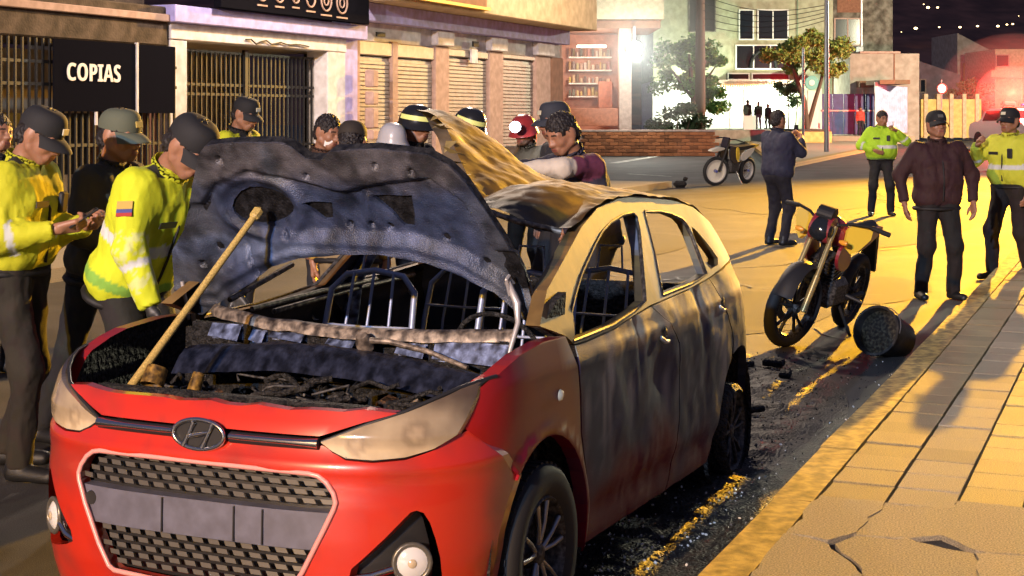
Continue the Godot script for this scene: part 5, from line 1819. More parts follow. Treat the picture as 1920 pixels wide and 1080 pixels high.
func cabin(car: Node3D) -> void:
	mat("seat_wire", Color(0.26, 0.30, 0.42), 0.45, 0.4)
	# bare wire frames of four seats
	for q in [[0.30, 0.34, 1.10], [0.30, -0.34, 1.08], [-0.62, 0.34, 1.06], [-0.62, -0.34, 1.04]]:
		var seat := Node3D.new()
		seat.name = "seat_frame"
		car.add_child(seat, true)
		seat.position = V(q[0], q[1], 0)
		var top: float = q[2]
		var m := MB.new()
		m.tube([Vector3(0, 0.45, -0.2), Vector3(-0.08, 0.8, -0.2), Vector3(-0.13, top - 0.08, -0.19), Vector3(-0.15, top - 0.02, -0.13), Vector3(-0.15, top, 0), Vector3(-0.15, top - 0.02, 0.13), Vector3(-0.13, top - 0.08, 0.19), Vector3(-0.08, 0.8, 0.2), Vector3(0, 0.45, 0.2)], 0.013, 7)
		part("back_hoop", m, M.seat_wire, seat)
		for k in 3:
			var wm := MB.new()
			wm.tube([Vector3(-0.02, 0.5, -0.1 + 0.1 * k), Vector3(-0.07, 0.8, -0.1 + 0.1 * k), Vector3(-0.14, top - 0.01, -0.09 + 0.09 * k)], 0.007, 6)
			part("wire", wm, M.seat_wire, seat)
		for k in 2:
			var wm := MB.new()
			wm.tube([Vector3(-0.06 - 0.03 * k, 0.72 + 0.14 * k, -0.2), Vector3(-0.03 - 0.03 * k, 0.72 + 0.14 * k, 0.0), Vector3(-0.06 - 0.03 * k, 0.72 + 0.14 * k, 0.2)], 0.006, 6)
			part("wire", wm, M.seat_wire, seat)
		m = MB.new()
		for s in [-1.0, 1.0]:
			m.tube([Vector3(0.35, 0.34, 0.2 * s), Vector3(0.1, 0.42, 0.2 * s), Vector3(-0.05, 0.44, 0.2 * s)], 0.013, 6)
			m.tube([Vector3(0.28, 0.25, 0.2 * s), Vector3(0.3, 0.36, 0.2 * s)], 0.016, 6)
		m.tube([Vector3(0.35, 0.34, -0.2), Vector3(0.35, 0.34, 0.2)], 0.013, 6)
		part("seat_base", m, M.seat_wire, seat)
		m = MB.new()
		m.tube([Vector3(-0.15, top - 0.01, -0.06), Vector3(-0.165, top + 0.1, -0.05), Vector3(-0.165, top + 0.1, 0.05), Vector3(-0.15, top - 0.01, 0.06)], 0.006, 6)
		part("headrest_rods", m, M.seat_wire, seat)
	# dashboard beam, steering column, ash on the floor
	var d := MB.new()
	d.tube([V(0.72, -0.66, 0.80), V(0.72, 0.66, 0.80)], 0.03, 10)
	d.tube([V(0.75, -0.05, 0.4), V(0.73, 0.0, 0.8)], 0.025, 8)
	part("dash_beam", d, M.charred, car)
	d = MB.new()
	var rp: Array = []
	for i in 24:
		rp.append(V(0.44, 0.34, 0.82) + Basis(Vector3(0, 0, 1), -0.45) * Vector3(0, cos(TAU * i / 24) * 0.17, sin(TAU * i / 24) * 0.17))
	d.tube(rp, 0.010, 6, false, true)
	d.tube([V(0.70, 0.34, 0.78), V(0.44, 0.34, 0.82)], 0.018, 7)
	part("steering_wheel", d, M.charred, car)
	d = MB.new()
	var rows: Array = []
	for i in 20:
		var r: Array = []
		for j in 24:
			var p := Vector3(lerpf(0.85, -1.75, i / 19.0), lerpf(-0.7, 0.7, j / 23.0), 0)
			r.append(V(p.x, p.y, 0.36 + 0.12 * nz(p, 3.0) + 0.25 * sstep(-1.1, -1.5, p.x)))
		rows.append(r)
	d.grid(rows)
	part("ash_heap", d, M.charred, car)
	# long pale strips lying across the right side
	for q in [[0.80, -0.60, 1.0, 0.30, -0.64, 1.10], [0.62, -0.62, 0.95, -0.45, -0.66, 0.99], [0.4, -0.66, 0.92, -0.9, -0.7, 0.98]]:
		var s := MB.new()
		s.tube([V(q[0], q[1], q[2]), V((q[0] + q[3]) / 2, q[1], (q[2] + q[5]) / 2 + 0.01), V(q[3], q[4], q[5])], 0.011, 6)
		part("trim_strip", s, M.pale_rail, car)

# ---------------------------------------------------------------- figures: smooth fields meshed as surface nets
class Field:
	var o := PackedVector3Array()
	var d := PackedVector3Array()
	var il := PackedFloat32Array()
	var ln := PackedFloat32Array()
	var ra := PackedFloat32Array()
	var rb := PackedFloat32Array()
	var sc := PackedVector3Array()
	var sm := PackedFloat32Array()
	var flat := PackedByteArray()
	var cut := PackedByteArray()
	var k := 0.035
	var planes: Array = []
	var amp := 0.0
	var stretch := Vector3(100, 60, 100)
	var noise: FastNoiseLite
	var lo := Vector3.ONE * 1e6
	var hi := Vector3.ONE * -1e6

	func cap(a: Vector3, b: Vector3, r0: float, r1: float, is_flat := false, is_cut := false, s := Vector3.ONE) -> void:
		o.append(a)
		sc.append(Vector3.ONE / s)
		sm.append(minf(s.x, minf(s.y, s.z)))
		var e := (b - a) / s
		d.append(e)
		ln.append(e.length())
		il.append(1.0 / maxf(e.length_squared(), 1e-9))
		ra.append(r0)
		rb.append(r1)
		flat.append(1 if is_flat else 0)
		cut.append(1 if is_cut else 0)
		if not is_cut:
			var r := maxf(r0, r1)
			lo = lo.min(a.min(b) - s * r)
			hi = hi.max(a.max(b) + s * r)

	func ball(c: Vector3, r: Vector3, is_cut := false) -> void:
		cap(c, c, 1.0, 1.0, false, is_cut, r)

	func at(p: Vector3, idx: PackedInt32Array) -> float:
		var f := 10.0
		for i in idx:
			var q := (p - o[i]) * sc[i]
			var t := q.dot(d[i]) * il[i]
			var e: float
			if flat[i] and t > 1.0:
				e = maxf((q - d[i] * t).length() - rb[i], (t - 1.0) * ln[i])
			else:
				t = clampf(t, 0.0, 1.0)
				e = ((q - d[i] * t).length() - lerpf(ra[i], rb[i], t)) * sm[i]
			if cut[i]:
				var h := maxf(k * 0.5 - absf(f + e), 0.0) / (k * 0.5)
				f = maxf(f, -e) + h * h * k * 0.125
			else:
				var h := maxf(k - absf(f - e), 0.0) / k
				f = minf(f, e) - h * h * k * 0.25
		return f

	func net(m: MB, cell: float, colf = null) -> void:
		var pad := cell * 2.0 + amp
		var l := lo - Vector3.ONE * pad
		var n := Vector3i(((hi - lo + Vector3.ONE * pad * 2.0) / cell).ceil()) + Vector3i.ONE
		var B := 5
		var nb := Vector3i((n.x + B - 1) / B, (n.y + B - 1) / B, (n.z + B - 1) / B)
		n = nb * B + Vector3i.ONE
		var sx := 1
		var sy := n.x
		var sz := n.x * n.y
		var val := PackedFloat32Array()
		val.resize(n.x * n.y * n.z)
		val.fill(99.0)
		var vid := PackedInt32Array()
		vid.resize(n.x * n.y * n.z)
		vid.fill(-1)
		var blocks: Array[Vector3i] = []
		var half := cell * B * 0.5
		var rad := half * 1.7321 + k * 0.3 + amp
		for bz in nb.z:
			for by in nb.y:
				for bxx in nb.x:
					var c := l + Vector3(bxx * B, by * B, bz * B) * cell + Vector3.ONE * half
					var idx := PackedInt32Array()
					var near := 10.0
					for i in o.size():
						var q := (c - o[i]) * sc[i]
						var t := clampf(q.dot(d[i]) * il[i], 0.0, 1.0)
						var e := ((q - d[i] * t).length() - lerpf(ra[i], rb[i], t)) * sm[i]
						if e < rad + k:
							idx.append(i)
							if not cut[i]:
								near = minf(near, e)
					if near > rad:
						continue
					if near < -rad * 1.2 and planes.is_empty():
						var any := false
						for i in idx:
							if cut[i]:
								any = true
						if not any:
							# wholly inside
							continue
					blocks.append(Vector3i(bxx, by, bz))
					for z in B + 1:
						for y in B + 1:
							var row := (bz * B + z) * sz + (by * B + y) * sy + bxx * B
							for x in B + 1:
								if val[row + x] != 99.0:
									continue
								var p := l + Vector3(bxx * B + x, by * B + y, bz * B + z) * cell
								var f := at(p, idx)
								if amp > 0.0 and absf(f) < amp + cell * 2.0:
									f += amp * noise.get_noise_3dv(p * stretch)
								for pl in planes:
									f = maxf(f, pl.distance_to(p))
								val[row + x] = f
		var off := [0, sx, sy, sx + sy, sz, sx + sz, sy + sz, sx + sy + sz]
		for b in blocks:
			for z in B:
				for y in B:
					for x in B:
						var i0 := (b.z * B + z) * sz + (b.y * B + y) * sy + b.x * B + x
						var v0 := val[i0]
						var v1 := val[i0 + sx]
						var v2 := val[i0 + sy]
						var v3 := val[i0 + sx + sy]
						var v4 := val[i0 + sz]
						var v5 := val[i0 + sx + sz]
						var v6 := val[i0 + sy + sz]
						var v7 := val[i0 + sx + sy + sz]
						var s := int(v0 < 0) + int(v1 < 0) + int(v2 < 0) + int(v3 < 0) + int(v4 < 0) + int(v5 < 0) + int(v6 < 0) + int(v7 < 0)
						if s == 0 or s == 8:
							continue
						var acc := Vector3.ZERO
						var cnt := 0
						if (v0 < 0) != (v1 < 0):
							acc += Vector3(v0 / (v0 - v1), 0, 0)
							cnt += 1
						if (v2 < 0) != (v3 < 0):
							acc += Vector3(v2 / (v2 - v3), 1, 0)
							cnt += 1
						if (v4 < 0) != (v5 < 0):
							acc += Vector3(v4 / (v4 - v5), 0, 1)
							cnt += 1
						if (v6 < 0) != (v7 < 0):
							acc += Vector3(v6 / (v6 - v7), 1, 1)
							cnt += 1
						if (v0 < 0) != (v2 < 0):
							acc += Vector3(0, v0 / (v0 - v2), 0)
							cnt += 1
						if (v1 < 0) != (v3 < 0):
							acc += Vector3(1, v1 / (v1 - v3), 0)
							cnt += 1
						if (v4 < 0) != (v6 < 0):
							acc += Vector3(0, v4 / (v4 - v6), 1)
							cnt += 1
						if (v5 < 0) != (v7 < 0):
							acc += Vector3(1, v5 / (v5 - v7), 1)
							cnt += 1
						if (v0 < 0) != (v4 < 0):
							acc += Vector3(0, 0, v0 / (v0 - v4))
							cnt += 1
						if (v1 < 0) != (v5 < 0):
							acc += Vector3(1, 0, v1 / (v1 - v5))
							cnt += 1
						if (v2 < 0) != (v6 < 0):
							acc += Vector3(0, 1, v2 / (v2 - v6))
							cnt += 1
						if (v3 < 0) != (v7 < 0):
							acc += Vector3(1, 1, v3 / (v3 - v7))
							cnt += 1
						var p := l + (Vector3(b.x * B + x, b.y * B + y, b.z * B + z) + acc / cnt) * cell
						var g := Vector3(v1 + v3 + v5 + v7 - v0 - v2 - v4 - v6, v2 + v3 + v6 + v7 - v0 - v1 - v4 - v5, v4 + v5 + v6 + v7 - v0 - v1 - v2 - v3).normalized()
						if colf != null:
							m.col = colf.call(p, g)
						vid[i0] = m.vert(p, g)
		for b in blocks:
			for z in B:
				for y in B:
					for x in B:
						var i0 := (b.z * B + z) * sz + (b.y * B + y) * sy + b.x * B + x
						var a := val[i0] < 0
						for e in 3:
							var st: int = [sx, sy, sz][e]
							if (val[i0 + st] < 0) == a:
								continue
							var u: int = [sy, sz, sx][e]
							var w: int = [sz, sx, sy][e]
							if i0 - u - w < 0:
								continue
							var q0 := vid[i0]
							var q1 := vid[i0 - u]
							var q2 := vid[i0 - u - w]
							var q3 := vid[i0 - w]
							if q0 < 0 or q1 < 0 or q2 < 0 or q3 < 0:
								continue
							m.x.append_array([q0, q1, q2, q0, q2, q3])


var HEAD: Array = []
var HAND: Dictionary = {}
var HAIR: ArrayMesh
var CAP: Array = []
var HELMET: Array = []


func field() -> Field:
	var f := Field.new()
	f.noise = fold
	return f


func figure_templates() -> void:
	var f := field()
	f.k = 0.022
	f.ball(Vector3(0, 0.172, 0.008), Vector3(0.076, 0.098, 0.095))
	f.ball(Vector3(0, 0.118, 0.045), Vector3(0.060, 0.072, 0.062))
	f.cap(Vector3(-0.018, 0.062, 0.078), Vector3(0.018, 0.062, 0.078), 0.022, 0.022)
	f.cap(Vector3(-0.055, 0.095, 0.02), Vector3(-0.022, 0.066, 0.07), 0.022, 0.02)
	f.cap(Vector3(0.055, 0.095, 0.02), Vector3(0.022, 0.066, 0.07), 0.022, 0.02)
	f.cap(Vector3(0, 0.16, 0.098), Vector3(0, 0.122, 0.121), 0.009, 0.013)
	f.cap(Vector3(-0.014, 0.118, 0.107), Vector3(0.014, 0.118, 0.107), 0.008, 0.008)
	f.cap(Vector3(-0.04, 0.172, 0.084), Vector3(0.04, 0.172, 0.084), 0.014, 0.014)
	f.ball(Vector3(-0.038, 0.125, 0.074), Vector3(0.022, 0.022, 0.022))
	f.ball(Vector3(0.038, 0.125, 0.074), Vector3(0.022, 0.022, 0.022))
	f.cap(Vector3(-0.02, 0.090, 0.099), Vector3(0.02, 0.090, 0.099), 0.007, 0.007)
	f.cap(Vector3(-0.016, 0.081, 0.097), Vector3(0.016, 0.081, 0.097), 0.008, 0.008)
	f.ball(Vector3(-0.079, 0.145, 0.0), Vector3(0.010, 0.031, 0.019))
	f.ball(Vector3(0.079, 0.145, 0.0), Vector3(0.010, 0.031, 0.019))
	f.cap(Vector3(0, -0.06, -0.012), Vector3(0, 0.10, -0.005), 0.062, 0.054)
	f.ball(Vector3(-0.031, 0.150, 0.106), Vector3(0.017, 0.011, 0.014), true)
	f.ball(Vector3(0.031, 0.150, 0.106), Vector3(0.017, 0.011, 0.014), true)
	f.ball(Vector3(-0.031, 0.150, 0.086), Vector3(0.0125, 0.0125, 0.0125))
	f.ball(Vector3(0.031, 0.150, 0.086), Vector3(0.0125, 0.0125, 0.0125))
	var m := MB.new()
	f.net(m, 0.0048, func(p: Vector3, _n: Vector3) -> Color:
		var x := absf(p.x)
		if (Vector3(x, p.y, p.z) - Vector3(0.031, 0.150, 0.086)).length() < 0.0145 and p.z > 0.090:
			return Color(0.02, 0.012, 0.01) if absf(x - 0.031) < 0.0065 else Color(0.55, 0.5, 0.46)
		if p.z > 0.07 and x > 0.012 and x < 0.05 and absf(p.y - 0.176 + (x - 0.03) * (x - 0.03) * 6.0) < 0.006:
			return Color(0.03, 0.018, 0.012)
		if p.z > 0.09 and x < 0.024 and absf(p.y - 0.086) < 0.011:
			return Color(0.26, 0.09, 0.065) if absf(p.y - 0.0855) > 0.002 else Color(0.12, 0.04, 0.03)
		return Color(0.30, 0.145, 0.085) * (0.9 + 0.15 * clampf((p.y - 0.06) * 8.0, 0, 1)))
	HEAD = m.data()
	# hair, short and close
	f = field()
	f.k = 0.012
	f.ball(Vector3(0, 0.180, 0.004), Vector3(0.084, 0.100, 0.101))
	f.ball(Vector3(0, 0.125, -0.045), Vector3(0.068, 0.06, 0.055))
	f.ball(Vector3(0, 0.115, 0.125), Vector3(0.10, 0.093, 0.085), true)
	f.ball(Vector3(0.085, 0.10, 0.03), Vector3(0.05, 0.072, 0.05), true)
	f.ball(Vector3(-0.085, 0.10, 0.03), Vector3(0.05, 0.072, 0.05), true)
	f.amp = 0.009
	f.noise = FastNoiseLite.new()
	f.noise.seed = 9
	f.noise.frequency = 0.55
	f.noise.fractal_octaves = 2
	m = MB.new()
	f.net(m, 0.0052, func(_p: Vector3, _n: Vector3) -> Color: return Color(0.014, 0.011, 0.010))
	HAIR = m.mesh()
	# hands: palm and five fingers; +y runs from the wrist to the fingertips, palm faces +z, thumb towards +x
	for kind in ["relaxed", "grip"]:
		f = field()
		f.k = 0.010
		f.cap(Vector3(0, -0.04, 0), Vector3(0, 0.01, 0), 0.027, 0.027)
		for i in 4:
			var x := -0.030 + 0.0195 * i
			f.cap(Vector3(x * 0.6, 0.012, 0), Vector3(x, 0.082, 0), 0.017, 0.014)
			var ll: Array = [0.062, 0.078, 0.084, 0.074]
			var curl := 0.35 if kind == "relaxed" else 0.95
			var p := Vector3(x, 0.088, 0.0)
			var an := curl * 0.6
			for s in 3:
				var q: Vector3 = p + Vector3(x * 0.06, cos(an), sin(an)) * ll[i] * [0.45, 0.32, 0.25][s]
				f.cap(p, q, 0.0092 - 0.0008 * s, 0.0086 - 0.0008 * s)
				p = q
				an += curl
		var tp: Array = [Vector3(0.022, 0.022, 0.008), Vector3(0.046, 0.052, 0.020), Vector3(0.052, 0.08, 0.032), Vector3(0.046, 0.10, 0.042)]
		for s in 3:
			f.cap(tp[s], tp[s + 1], 0.014 - 0.002 * s, 0.012 - 0.0015 * s)
		m = MB.new()
		f.net(m, 0.0044, func(_p: Vector3, _n: Vector3) -> Color: return Color(0.30, 0.145, 0.085))
		HAND[kind] = m.data()
	# peaked cap: crown, then brim
	m = MB.new()
	var rows: Array = []
	for i in 9:
		var a := i / 8.0 * PI / 2
		var r: Array = []
		for j in 28:
			var t := TAU * j / 28
			var c := cos(a * 0.98)
			r.append(Vector3(cos(t) * 0.088 * pow(c, 0.7), 0.197 + 0.080 * sin(a) + 0.014 * (1.0 + sin(t)) * sin(a) * c, 0.004 + sin(t) * 0.108 * pow(c, 0.7)))
		if i == 0:
			var q: Array = []
			for w in r:
				q.append(w * Vector3(0.985, 1, 0.985) - Vector3(0, 0.018, 0))
			rows.append(q)
		rows.append(r)
	m.grid(rows, true)
	CAP.append(m.mesh())
	m = MB.new()
	for dy in [0.0, -0.004]:
		rows = []
		for i in 5:
			var r: Array = []
			for j in 13:
				var t := lerpf(0.12 * PI, 0.88 * PI, j / 12.0)
				var k := i / 4.0
				r.append(Vector3(cos(t) * (0.088 + 0.004 * k), 0.182 - 0.030 * k * k - 0.020 * pow(absf(cos(t)), 2.0) * (0.4 + k) + dy, 0.004 + sin(t) * (0.106 + 0.075 * k)))
			rows.append(r)
		m.grid(rows)
	CAP.append(m.mesh())
	# fire helmet: shell with a brim, neck flap and stripe
	m = MB.new()
	rows = []
	for i in 11:
		var a := lerpf(-0.28, PI / 2, i / 10.0)
		var r: Array = []
		for j in 30:
			var t := TAU * j / 30
			var c := pow(cos(maxf(a, 0.0)), 0.75)
			var rim := (0.030 if sin(t) > 0.3 else 0.016) * sstep(0.05, -0.25, a)
			r.append(Vector3(cos(t) * (0.112 * c + rim), 0.165 + 0.14 * sin(a) + 0.01 * c * sin(t), 0.004 + sin(t) * (0.134 * c + rim)))
		rows.append(r)
	m.grid(rows, true)
	HELMET.append(m.mesh())
	m = MB.new()
	rows = [[], []]
	for j in 22:
		var t := lerpf(-0.55, PI + 0.55, j / 21.0)
		for e in 2:
			rows[e].append(Vector3(cos(t) * (0.1145 - 0.005 * e), 0.196 + 0.034 * e, 0.004 + sin(t) * (0.1365 - 0.006 * e)))
	m.grid(rows)
	HELMET.append(m.mesh())
	m = MB.new()
	rows = []
	for i in 3:
		var r: Array = []
		for j in 16:
			var t := lerpf(PI + 0.1, TAU - 0.1, j / 15.0)
			r.append(Vector3(cos(t) * (0.108 - 0.005 * i), 0.15 - 0.055 * i, sin(t) * (0.125 - 0.008 * i)))
		rows.append(r)
	m.grid(rows)
	HELMET.append(m.mesh())


func bend(a: Vector3, b: Vector3, l0: float, l1: float, hint: Vector3) -> Vector3:
	# elbow or knee between a and b
	var d := b - a
	var L := clampf(d.length(), absf(l0 - l1) + 0.01, l0 + l1 - 0.004)
	var u := d.normalized()
	var x := (L * L + l0 * l0 - l1 * l1) / (2.0 * L)
	var h := sqrt(maxf(l0 * l0 - x * x, 0.0))
	var w := (hint - u * hint.dot(u)).normalized()
	return a + u * x + w * h


func cloth(key: String, rough := 0.85) -> StandardMaterial3D:
	if not M.has(key):
		mat(key, Color(1, 1, 1), rough, 0, "weave", 12.0, "fine_bumps", 0.04)
	return M[key]


func person(label: String, q: Dictionary) -> Node3D:
	# local: facing +z, own left +x, feet at the origin
	var cell: float = q.get("cell", 0.018)
	var h: float = q.get("h", 1.75)
	var k := h / 1.75
	var o := thing("person", label, "person", q.at, Basis(Vector3.UP, deg_to_rad(q.get("yaw", 0.0))), q.get("group", ""))
	var lean := Basis(Vector3.UP, deg_to_rad(q.get("twist", 0.0))) * Basis(Vector3.RIGHT, deg_to_rad(q.get("lean", 2.0))) * Basis(Vector3.BACK, deg_to_rad(q.get("side", 0.0)))
	var P := Vector3(0, 0.955 * k - q.get("drop", 0.0), -0.012 * q.get("lean", 2.0) * 0.3)
	var U := func(x: float, y: float, z: float) -> Vector3: return P + lean * (Vector3(x, y, z) * k)
	var neck: Vector3 = U.call(0, 0.515, -0.015)
	var belly: float = q.get("belly", 0.0)
	var wide: float = q.get("wide", 1.0)
	var arms: Array = []
	for s in [1.0, -1.0]:
		var sh: Vector3 = U.call(0.178 * s * wide, 0.445, -0.01)
		var key := "left" if s > 0 else "right"
		var wr: Vector3 = sh + lean * (q.get(key, Vector3(0.06, -0.53, 0.06)) * Vector3(s, 1, 1)) * k
		var el := bend(sh, wr, 0.285 * k, 0.262 * k, lean * (q.get(key + "_elbow", Vector3(0.35, -0.2, -1)) * Vector3(s, 1, 1)))
		wr = el + (wr - el).normalized() * 0.262 * k
		arms.append([sh, el, wr])
	var legs: Array = []
	for s in [1.0, -1.0]:
		var hip: Vector3 = P + Basis(Vector3.UP, deg_to_rad(q.get("twist", 0.0) * 0.3)) * Vector3(0.09 * s, -0.03, 0) * k
		var foot: Vector3 = q.get("left_foot" if s > 0 else "right_foot", Vector3(0.12 * s, 0, 0.0))
		var ank := foot + Vector3(0, 0.085 * k, -0.02)
		var kn := bend(hip, ank, 0.44 * k, 0.425 * k, Vector3(0.12 * s, 0, 1))
		legs.append([hip, kn, ank, foot])
	var hq: float = q.get("head_scale", 1.05)
	var head := Transform3D(lean * Basis(Vector3.RIGHT, deg_to_rad(-q.get("lean", 2.0) * 0.6)) * Basis(Vector3.UP, deg_to_rad(q.get("head_yaw", 0.0))) * Basis(Vector3.RIGHT, deg_to_rad(q.get("nod", 0.0))) * Basis.from_scale(Vector3.ONE * k * hq), neck - Vector3(0, 0.008, 0))
	# body: one continuous figure under the clothes
	var f := field()
	f.cap(U.call(-0.08, 0.02, 0), U.call(0.08, 0.02, 0), 0.085 * k, 0.085 * k)
	f.cap(U.call(-0.08, 0.36, 0), U.call(0.08, 0.36, 0), 0.08 * k, 0.08 * k)
	f.cap(U.call(0, 0.02, 0), U.call(0, 0.36, 0), 0.085 * k, 0.085 * k)
	f.cap(U.call(0, 0.36, -0.01), neck + lean * Vector3(0, 0.03, 0), 0.07 * k, 0.055 * k)
	for a in arms:
		f.cap(a[0], a[1], 0.045 * k, 0.038 * k)
		f.cap(a[1], a[2], 0.036 * k, 0.026 * k)
	for l in legs:
		f.cap(l[0], l[1], 0.068 * k, 0.05 * k)
		f.cap(l[1], l[2], 0.048 * k, 0.036 * k)
		f.cap(l[2] + Vector3(0, -0.01, -0.005), l[3] + Vector3(0, 0.036, 0.08), 0.03, 0.022)
	var tone: Color = q.get("skin", Color(0.30, 0.145, 0.085))
	var m := MB.new()
	f.net(m, maxf(cell * 1.25, 0.02), func(_p: Vector3, _n: Vector3) -> Color: return tone)
	m.add(HEAD, head)
	var glove = Color(0.02, 0.02, 0.022) if q.get("gloves", false) else null
	for i in 2:
		var a: Array = arms[i]
		var s := 1.0 if i == 0 else -1.0
		var y: Vector3 = (a[2] - a[1]).normalized()
		var pal: Vector3 = lean * (q.get("left_palm" if i == 0 else "right_palm", Vector3(-1, 0, 0.15)) * Vector3(s, 1, 1))
		var z := (pal - y * pal.dot(y)).normalized()
		var x := y.cross(z) * s
		# thumb forward on either hand
		m.add(HAND[q.get("left_hand" if i == 0 else "right_hand", "relaxed")], Transform3D(Basis(x, y, z).scaled_local(Vector3.ONE * k * 1.02), a[2] + y * 0.012), glove)
	if not M.has("skin"):
		mat("skin", Color(1, 1, 1), 0.5)
		M.skin.subsurf_scatter_enabled = true
		M.skin.subsurf_scatter_strength = 0.08
	part("body", m, M.skin, o)
	# trousers
	f = field()
	f.amp = 0.016
	f.k = 0.05
	var pb: float = q.get("baggy", 1.0)
	f.cap(U.call(-0.075, 0.03, 0), U.call(0.075, 0.03, 0), 0.122 * k, 0.122 * k)
	f.cap(P + Vector3(-0.07, -0.05, -0.01) * k, P + Vector3(0.07, -0.05, -0.01) * k, 0.118 * k, 0.118 * k)
	for l in legs:
		f.cap(l[0], l[1], 0.098 * k * pb, 0.074 * k * pb)
		f.cap(l[1], l[2] + Vector3(0, -0.02, 0.0), 0.072 * k * pb, 0.062 * k * pb, true)
	var tc: Color = q.get("trousers", Color(0.018, 0.018, 0.022))
	m = MB.new()
	f.net(m, cell, func(p: Vector3, _n: Vector3) -> Color: return tc * (0.85 + 0.25 * fold.get_noise_3dv(p * 60.0)))
	part("trousers", m, cloth("trouser_cloth"), o)
	# boots
	for l in legs:
		f = field()
		f.k = 0.03
		var ft: Vector3 = l[3]
		var dir := Vector3(0.2 * signf(ft.x) if absf(ft.x) > 0.02 else 0.0, 0, 1).normalized()
		f.cap(l[2] + Vector3(0, 0.03, 0), ft + Vector3(0, 0.05, -0.03), 0.052, 0.05)
		f.cap(ft + Vector3(0, 0.04, -0.04), ft + dir * 0.15 + Vector3(0, 0.032, 0), 0.048, 0.040)
		f.planes = [Plane(Vector3.DOWN, -0.006)]
		m = MB.new()
		f.net(m, minf(cell, 0.016), func(_p: Vector3, _n: Vector3) -> Color: return q.get("shoes", Color(0.015, 0.013, 0.012)))
		part("boot", m, cloth("boot_leather", 0.45), o)
	# jacket or shirt
	f = field()
	f.amp = q.get("folds", 0.017)
	f.k = 0.05
	var puff: float = q.get("puff", 1.0)
	var hem: float = q.get("hem", -0.04)
	f.cap(U.call(-0.085 * wide, hem + 0.06, 0.005), U.call(0.085 * wide, hem + 0.06, 0.005), (0.130 + belly * 0.6) * k * puff, (0.130 + belly * 0.6) * k * puff)
	f.cap(U.call(-0.08 * wide, 0.16, 0.01 + belly * 0.6), U.call(0.08 * wide, 0.16, 0.01 + belly * 0.6), (0.128 + belly) * k * puff, (0.128 + belly) * k * puff)
	f.cap(U.call(-0.10 * wide, 0.31, 0), U.call(0.10 * wide, 0.31, 0), 0.128 * k * puff, 0.128 * k * puff)
	f.cap(U.call(-0.12 * wide, 0.41, -0.012), U.call(0.12 * wide, 0.41, -0.012), 0.093 * k * puff, 0.093 * k * puff)
	f.cap(U.call(0, 0.42, -0.012), neck + lean * Vector3(0, 0.022, 0.0), 0.085 * k, 0.072 * k, true)
	var short: bool = q.get("vest", false)
	for a in arms:
		f.cap(a[0], a[1], 0.074 * k * puff, 0.060 * k * puff)
		f.cap(a[1], a[1].lerp(a[2], 0.97), 0.060 * k * puff, 0.046 * k * puff, true)
	f.planes = [Plane(lean * Vector3.DOWN, (lean * Vector3.DOWN).dot(U.call(0, hem, 0)))]
	# keep the hem from slicing arms that hang lower
	f.planes = []
	var jc: Callable = q.get("jacket")
	m = MB.new()
	var inv := lean.inverse()
	f.net(m, cell, func(p: Vector3, _n: Vector3) -> Color:
		var w := inv * (p - P) / k
		var arm := 0.0
		var along := 0.0
		for i in 2:
			var a: Array = arms[i]
			var ax: Vector3 = a[1] - a[0]
			var t1: float = (p - a[0]).dot(ax) / ax.length_squared()
			var bx2: Vector3 = a[2] - a[1]
			var t2: float = (p - a[1]).dot(bx2) / bx2.length_squared()
			var d1: float = (p - a[0] - ax * clampf(t1, 0, 1)).length()
			var d2: float = (p - a[1] - bx2 * clampf(t2, 0, 1)).length()
			if minf(d1, d2) < 0.092 * k and (absf(w.x) > 0.15 * wide or d2 < d1):
				arm = 1.0 if i == 0 else -1.0
				along = clampf(t1, 0, 1) if d1 < d2 else 1.0 + clampf(t2, 0, 1)
		return jc.call(w, arm, along))
	var jn := part("jacket", m, cloth(q.get("cloth", "jacket_cloth"), q.get("cloth_rough", 0.8)), o)
	if q.get("zip", true):
		m = MB.new()
		var zp: Array = []
		for y in [0.40, 0.31, 0.16, 0.06, hem + 0.02]:
			zp.append(U.call(0.004, y, [0.088, 0.131, 0.138 + belly * 1.6, 0.137 + belly * 1.3, 0.132 + belly][[0.40, 0.31, 0.16, 0.06, hem + 0.02].find(y)] * puff))
		m.tube(zp, 0.0075, 5)
		part("zip", m, M.iron, o)
	if q.get("radio", false):
		part("radio", bx(Vector3.ZERO, Vector3(0.055, 0.10, 0.03), 0.008), M.black_plastic, o, Transform3D(lean, U.call(0.10, 0.34, 0.138 * puff)))
		part("chest_label", bx(Vector3.ZERO, Vector3(0.11, 0.03, 0.006), 0.001), M.black_plastic, o, Transform3D(lean, U.call(-0.09, 0.34, 0.140 * puff)))
	m = MB.new()
	m.col = jc.call(Vector3(0, 0.46, 0.1), 0.0, 0.0) * 0.85
	var cr2: Array = []
	for i in 3:
		var r: Array = []
		for jj in 20:
			var t := lerpf(0.22, TAU - 0.22, jj / 19.0) + PI / 2
			var rr: float = (0.083 + [0.0, 0.004, 0.014][i]) * k
			r.append(neck + lean * Vector3(cos(t) * rr, ([-0.035, 0.022, 0.012][i] - 0.022 * sin(t) + (0.012 if i == 1 else 0.0)) * k, sin(t) * rr * 0.95 + 0.006))
		cr2.append(r)
	m.grid(cr2)
	part("collar", m, cloth(q.get("cloth", "jacket_cloth")), o)
	# belt
	if q.get("belt", true):
		m = MB.new()
		var bp: Array = []
		for i in 22:
			var t := TAU * i / 22
			var w := lean * (Vector3(cos(t) * (0.205 + belly * 0.5), hem - 0.055, sin(t) * (0.128 + belly * 0.5)) * k)
			bp.append(P + w)
		m.tube(bp, 0.019 * k, 6, false, true)
		part("belt", m, M.iron, o)
	# head wear
	var hn := Node3D.new()
	var wear: String = q.get("wear", "hair")
	hn.name = wear
